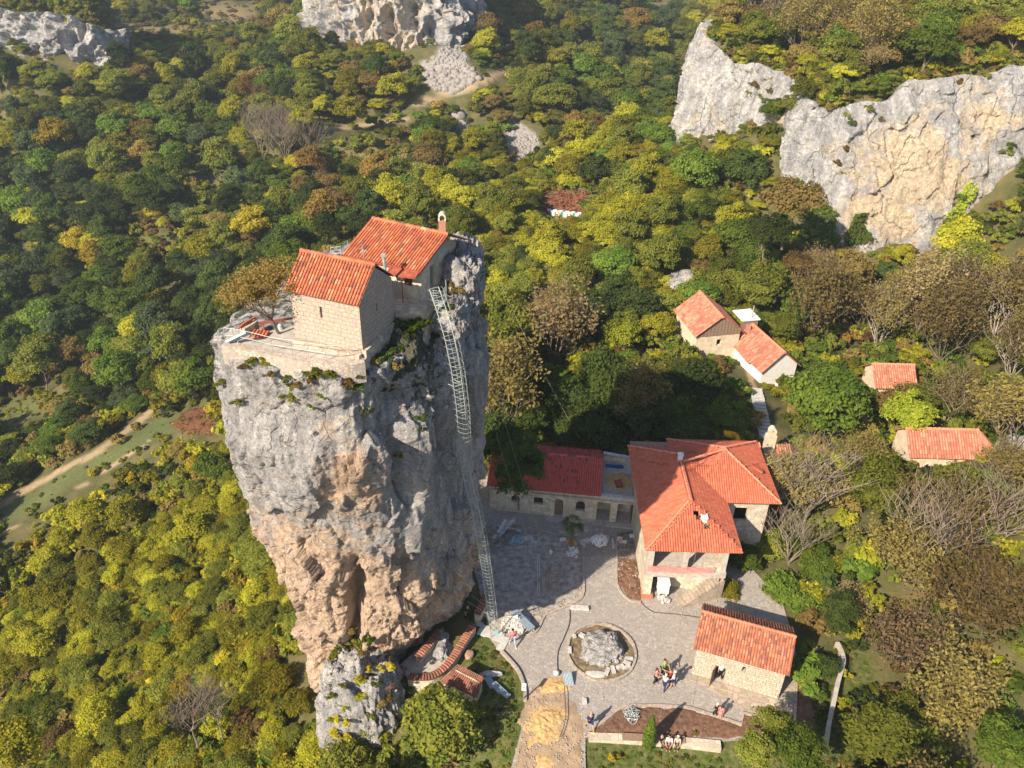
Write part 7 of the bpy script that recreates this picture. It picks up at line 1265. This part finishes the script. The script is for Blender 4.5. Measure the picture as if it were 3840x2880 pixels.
for i, (a_, b_, r_, k_) in enumerate([(420, 400, 90, 1), (340, 470, 80, 1), (480, 470, 70, 3), (400, 330, 60, 3), (560, 380, 60, 2), (520, 620, 60, 6), (480, 680, 45, 0), (690, 590, 50, 6), (690, 520, 30, 4), (650, 410, 35, 7), (300, 790, 45, 1), (480, 800, 45, 0), (340, 960, 60, 6), (330, 1060, 70, 6), (390, 1110, 50, 6), (270, 960, 40, 0), (640, 860, 50, 3), (560, 940, 45, 1), (700, 800, 45, 3), (390, 880, 40, 0), (320, 1180, 60, 0), (240, 1200, 60, 6), (360, 730, 30, 1), (600, 700, 40, 5), (700, 720, 35, 7)]):
    h = cast(*z1_(a_, b_, *WZ), PS); nm_ = ['olive-yellow plants', 'olive grass', 'green leaves', 'dry brown plants', 'orange leaves', 'dark moss', 'yellow vine', 'rusty leaves'][k_]
    if h: s_ = r_ / 1.94 / 3.75 * h[2] / F; shrub(k_, h[0] - Vector((0, .1 * s_, .35 * s_)), (s_ * 1.4, s_ * 1.0, s_ * 1.1), 'tuft of ' + nm_ + ' on the lower outcrop in front of the pillar', 'tufts of ' + nm_ + ' on the lower outcrop')
# ivy on the wide cliff
def ivy(label, poly, mat, n, seed):
    rs = np.random.default_rng(seed); P_ = np.array(poly); C, Nn = [], []
    while len(C) < n:
        q = rs.uniform(P_.min(0), P_.max(0))
        if not inpoly(np.array(q[0]), np.array(q[1]), poly): continue
        h = cast(q[0], q[1], CS); g = None if h else hit(q[0], q[1], 200)
        if h: C.append(np.array(h[0]) + np.array(h[1]) * rs.uniform(0, .8)); Nn.append(np.array(h[1]))
        else: C.append(g + [0, -.5, rs.uniform(0, .8)]); Nn.append(np.array([0, -.6, .8]))
    C = np.array(C); Nn = np.array(Nn); Nn[(Nn[:, 1] > 0)] *= -1; V, Fq, var = leaves(C, Nn, .26, np.clip(.5 + .35 * fbm(C / 1.5, 2) + rs.normal(0, .15, len(C)), 0, 1), rs); o = link('ivy', npmesh('ivy', V, Fq, mat, {'var': ('FACE', var)})); return tag(o, label, 'ivy')
ivy('thick curtain of green ivy hanging below the left end of the wide cliff', [(797, 178), (806, 182), (806, 196), (822, 200), (838, 214), (832, 232), (845, 240), (820, 250), (790, 250), (768, 238), (772, 222), (785, 200)], PAL['G'], 4200, 1)
ivy('narrow tongue of bright ivy at the right foot of the wide cliff', [(968, 182), (976, 190), (962, 214), (952, 226), (940, 228), (955, 205), (962, 192)], PAL['LI'], 900, 2)
ivy('ragged ivy patch along the lower lip of the wide cliff', [(855, 215), (866, 213), (862, 228), (875, 240), (850, 246), (842, 238), (850, 226)], PAL['G'], 900, 3)
for i, (u_, v_, s_, k_) in enumerate([(830, 112, 1.0, 3), (846, 118, .8, 1), (852, 125, .9, 2), (880, 122, .8, 3), (868, 112, .9, 1), (845, 150, .7, 3), (838, 165, .8, 3), (842, 176, .6, 1), (755, 88, 1.0, 3), (760, 100, .9, 1), (748, 95, .7, 1), (768, 105, 1.1, 2), (770, 95, .9, 3), (735, 82, .6, 3), (1010, 148, 1.0, 2), (1005, 156, 1.0, 1), (985, 78, .9, 1), (920, 80, .8, 1), (960, 84, .8, 3), (960, 200, 1.3, 2), (1020, 190, 1.8, 1), (1000, 205, 1.6, 3)]):
    h = cast(u_, v_, CS)
    if h: shrub(k_, h[0] - h[1] * .2, (s_ * 1.3, s_, s_), 'shrub clinging to the pale cliff faces at the upper right', 'shrubs on the cliff faces')
x, y, z, u, v, d, rs = candidates(20, 420, lambda r: float(np.interp(r, [30, 60, 110, 200, 420], [1.3, 1.6, 2.3, 3.4, 6])), .35, 21, 0)
shs = [o for o in bpy.data.objects if o.name.split('.')[0] == 'shrub']; src = []
for k in range(8):
    c_ = next((o for o in shs if o.data == SHR[k]), None) or shrub(k, (22.4, 36 + k * .3, 0), (.4, .4, .4), 'small shrub on the garden strip by the garden wall'); src.append(c_)
it = []; bl_ = blocked(u, v, y, F * .8 / d, .5)
for i in range(len(x)):
    if bl_[i] and rs.random() < .5: continue
    fs = (.75 if v[i] < 260 and u[i] > 660 else .45) if bl_[i] else 1.0
    left = u[i] < 330 and v[i] > 395; pk = rs.choice([0, 1, 2, 3, 5, 6], p=[.4, .25, .1, .15, .05, .05]) if left else rs.choice([0, 1, 2, 3, 5, 4], p=[.24, .4, .14, .14, .06, .02]); s_ = rs.uniform(.7, 1.6) * float(np.interp(d[i], [40, 120, 400], [1.1, 1.5, 2.8])) * fs; it.append(((x[i], y[i], z[i] - .1), int(pk), (s_, s_, s_ * rs.uniform(.7, 1.2)), rs.uniform(0, 6.28)))
for CT in (C1t, C2t, C3t, C4t):
    L_ = resample(cl(CT)[:, :2], 260); tg_ = np.gradient(L_, axis=0); nn_ = np.stack([-tg_[:, 1], tg_[:, 0]], 1); nn_ /= np.linalg.norm(nn_, axis=1)[:, None]; nn_ = nn_ if nn_[:, 1].mean() > 0 else -nn_
    for q, n_ in zip(L_, nn_):
        for k in range(3):
            p = q + n_ * rs.uniform(.2, 4.2) + rs.uniform(-.4, .4, 2); dd = np.hypot(*p); s_ = rs.uniform(.45, 1.25) * (dd / 125) ** .8; it.append(((p[0], p[1], float(T(p[0], p[1])) - .15), int(rs.choice([0, 1, 2, 3], p=[.25, .4, .1, .25])), (s_, s_, s_ * .9), rs.uniform(0, 6.28)))
scatter('undergrowth', 'low scrub and bushes filling the gaps between the trees', 'undergrowth', it, src)
# meadow tufts, bracken, pebbles
it2 = []
for pl, n, kk, s0 in [(p_, 260, [3, 1, 0], .5) for p_ in MEADOW] + [(RUST[0], 420, [7], .8), (RUST[1], 420, [7, 7, 3], .5)] + [(p_, 160, [3, 3, 1], .7) for p_ in DRYF]:
    P_ = np.array(pl)
    for _ in range(n):
        q = rs.uniform(P_.min(0) - 3, P_.max(0) + 3)
        if sdist(np.array(q[0]), np.array(q[1]), pl) < -3: continue
        p = hit(q[0], q[1], 500); s_ = rs.uniform(.2, 1.0) ** 2 * s0 * np.linalg.norm(p - CAM) / 120; it2.append((tuple(p), kk[int(rs.integers(len(kk)))], (s_, s_, s_ * .6), rs.uniform(0, 6.28)))
for pl, n in (([(5.8, 27), (5.9, 33.1), (14.4, 32.8), (17, 33), (21, 33), (24, 42), (27, 44), (27, 27)], 2600), ([(-3.5, 33), (-2.0, 42), (.2, 41), (1.2, 36), (.3, 29), (-3.5, 29)], 700)):
    P_ = np.array(pl)
    for _ in range(n):
        q = rs.uniform(P_.min(0), P_.max(0))
        if inpoly(np.array(q[0]), np.array(q[1]), pl): s_ = rs.uniform(.25, 1.0) ** 2 * .32; it2.append(((q[0], q[1], float(T(q[0], q[1])) - .04), [2, 1, 2, 5, 3][int(rs.integers(5))], (s_, s_, s_ * .6), rs.uniform(0, 6.28)))
for _ in range(420):
    x_, y_ = rs.uniform(-13.6, -3), rs.uniform(33.5, 44.5); h_ = PS[0].ray_cast(Vector((x_, y_, 40)), Vector((0, 0, -1)))
    if h_[0] is not None and h_[0].z > 30 and not inpoly(np.array(x_ / .79), np.array(y_ / .79), [(-13, 40.5), (-8, 39), (-6.5, 42.6), (-3, 44), (-1.5, 49), (-7, 52), (-11, 47)]): s_ = rs.uniform(.1, .38); it2.append(((x_, y_, h_[0].z - .03), [3, 1, 3, 2][int(rs.integers(4))], (s_, s_, s_ * .6), rs.uniform(0, 6)))
for (x_, y_) in [(37.6, 61.3), (39.5, 60.4), (41.8, 60.6), (43.5, 61), (45.5, 61.2), (47, 62.6), (40.6, 79.5), (42, 78), (44, 77.6), (20.2, 81.6), (21.5, 80.8), (23, 81.3), (24.6, 81.6), (28.2, 76.6), (32.6, 78.6), (33.3, 80)]:
    s_ = rs.uniform(.7, 1.25); it2.append(((x_, y_, float(T(x_, y_)) - .1), [0, 1, 2, 3][int(rs.integers(4))], (s_ * 1.2, s_ * 1.2, s_), rs.uniform(0, 6)))
scatter('bracken_and_tufts', 'low dry tufts and rust-coloured bracken on the clearings', 'undergrowth', it2, src)
Vr, Fr = blob(((0, 0, 0), (1, .8, .6)), 1, .3, 1.2, 3); pbl = link('pebble', npmesh('pebble', Vr * .085, Fr, plain('grit', (.38, .33, .3), vary=.4, scale=3))); pbl.location = tuple(B(640, 700, .03)); tag(pbl, 'single loose pebble on the paving above the steel frames', 'pebble'); it3 = []
for pl, n, a_, b_ in [(yard, 1500, .2, 1.1), ([B(190, 640)[:2], B(330, 600)[:2], B(530, 940)[:2], (5.1, 28.7), (.35, 28.7), (1.4, 34.5)], 1100, .2, .9), ([B(560, 920)[:2], B(750, 775)[:2], B(1175, 768)[:2], B(1500, 868)[:2], (14.6, 34.0)], 500, .15, .6), ([Y_(965, 790)[:2], Y_(975, 1150)[:2], Y_(1128, 1255)[:2], (10.9, 54)], 400, .2, 1.0), ([Y_(740, 860)[:2], Y_(950, 800)[:2], Y_(960, 960)[:2], Y_(745, 960)[:2]], 500, .2, 1.1), ([(12, 45.8), (13.5, 43.5), (18, 44), (20, 46), (17, 46.3)], 350, .2, .8), ([tuple(ct + 2.3 * np.array([math.cos(q), math.sin(q)])) for q in np.linspace(0, 6.28, 12)[:-1]], 260, .2, .8), ([(3, 38.5), (9, 43.8), (20, 43), (13, 37)], 200, .15, .45)]:
    P_ = np.array([p_[:2] for p_ in pl])
    for _ in range(n):
        q = rs.uniform(P_.min(0), P_.max(0))
        if inpoly(np.array(q[0]), np.array(q[1]), [tuple(p_) for p_ in P_]): s_ = rs.uniform(a_, b_) ** 1.6; it3.append(((q[0], q[1], .06), 0, (s_, s_, s_), rs.uniform(0, 6.28)))
scatter('loose_rubble', 'small stones and grit strewn over the yard, track and beds', 'rubble', it3, [pbl])
# scattered bushes on lawn and garden strip
for i, (bx, by, s_, k_) in enumerate([(2160, 560, .5, 6), (2180, 720, .5, 2), (2000, 640, .6, 5), (1990, 700, .7, 2), (1985, 780, .7, 5), (2010, 860, .8, 2), (1950, 860, .5, 3), (2000, 940, .6, 2), (2150, 760, .7, 0), (2140, 880, .6, 2), (2180, 980, .8, 2), (700, 1085, .45, 6), (1215, 925, .3, 3), (1230, 935, .25, 0)]):
    shrub(k_, tuple(B(bx, by, -.1 if bx < 1900 or by < 500 else -.3)), (s_, s_, s_), ['low bush beyond the garden wall', 'bush on the garden strip', 'yellow bush in the stone ring on the lawn', 'dry plant on the brown soil bed'][0 if bx > 2100 else 1 if bx > 1900 else 2 if bx < 800 else 3], ['bushes beyond the garden wall', 'bushes on the garden strip', None, 'dry plants on the soil bed'][0 if bx > 2100 else 1 if bx > 1900 else 2 if bx < 800 else 3])
rock('rock', [((*B(650, 1080, -1)[:2], -1.0), (.35, .6, .5)), ((*B(760, 1090, -1)[:2], -1.0), (.3, .6, .45)), ((*B(700, 1040, -1)[:2], -1.1), (.5, .25, .4))], ROCK, 'ring of rough stones round the yellow bush on the lawn', lev=4, amp=.3)
pile('stone_cluster', (*B(985, 1080, -1)[:2], -1.15), (.5, .45), 30, .1, SLAB, 'cluster of small pale stones on the lawn right of the cypress', 'stones', (.08, .2))
# broken rock on the screes
Vr, Fr = blob(((0, 0, 0), (1, .7, .6)), 1, .5, 1.4, 3); SCM = plain('scree_rock', (.25, .23, .22), vary=.35, scale=1.5)
bo = []; p = GY(695, 280, 101); rock('rock_dome', [((p[0], p[1], p[2] - 1.0), (3.6, 2.2, 1.8)), ((p[0] - 2, p[1] - .5, p[2] - 1.6), (1.6, 1.4, 1.4))], ROCKF, 'weathered pale rock dome among the trees just above the upper cottage', lev=5, amp=.2, moss=.3); p = GY(1016, 455, 60); rock('rock_dome', [((p[0], p[1], p[2] - .5), (1.6, 1.6, 2.2))], ROCKF, 'pale rock at the right edge beside the apse church', lev=5, amp=.25)
for i, (u_, v_, lb) in enumerate([(457, 116, 'large pale boulder on the far slope below the massif'), (432, 82, 'pale block at the left edge of the upper scree'), (525, 140, 'pale block on the lower scree')]):
    p = hit(u_, v_); s_ = [3, 1.6, 1.2][i]; o = link('boulder', npmesh('boulder', Vr * s_, Fr, SCM), None, False); o.location = tuple(p); tag(o, lb, 'boulder'); bo.append(o)
it = []
for pl, n in ((SCREE[0], 700), (SCREE[1], 500), (SCREE[2], 40)):
    P_ = np.array(pl); c_ = 0
    while c_ < n:
        q = rs.uniform(P_.min(0), P_.max(0))
        if not inpoly(np.array(q[0]), np.array(q[1]), pl): continue
        p = hit(q[0], q[1], 330); c_ += 1; s_ = rs.uniform(.05, .36) ** 1.3 * (1.8 if q[1] > 70 and pl is SCREE[0] else 1.0); it.append((tuple(p), 0, (s_, s_, s_), rs.uniform(0, 6.28), rs.uniform(-1, 1)))
scatter('scree_stones', 'pale broken rock lying on the two scree chutes', 'scree', it, [bo[0]])
# ------------------------------------------------------------------ the air
mb = MB(); mb.box((40, 560, 20), (1900, 1240, 150)); hz = bpy.data.materials.new('haze'); hz.use_nodes = True; t = hz.node_tree; t.nodes.remove(t.nodes['Principled BSDF']); pv = t.nodes.new('ShaderNodeVolumePrincipled'); pv.inputs['Density'].default_value = .0003; pv.inputs['Color'].default_value = (.72, .85, 1, 1); pv.inputs['Anisotropy'].default_value = .2
t.links.new(pv.outputs[0], t.nodes['Material Output'].inputs['Volume']); mb.build('haze', hz, kind='stuff')
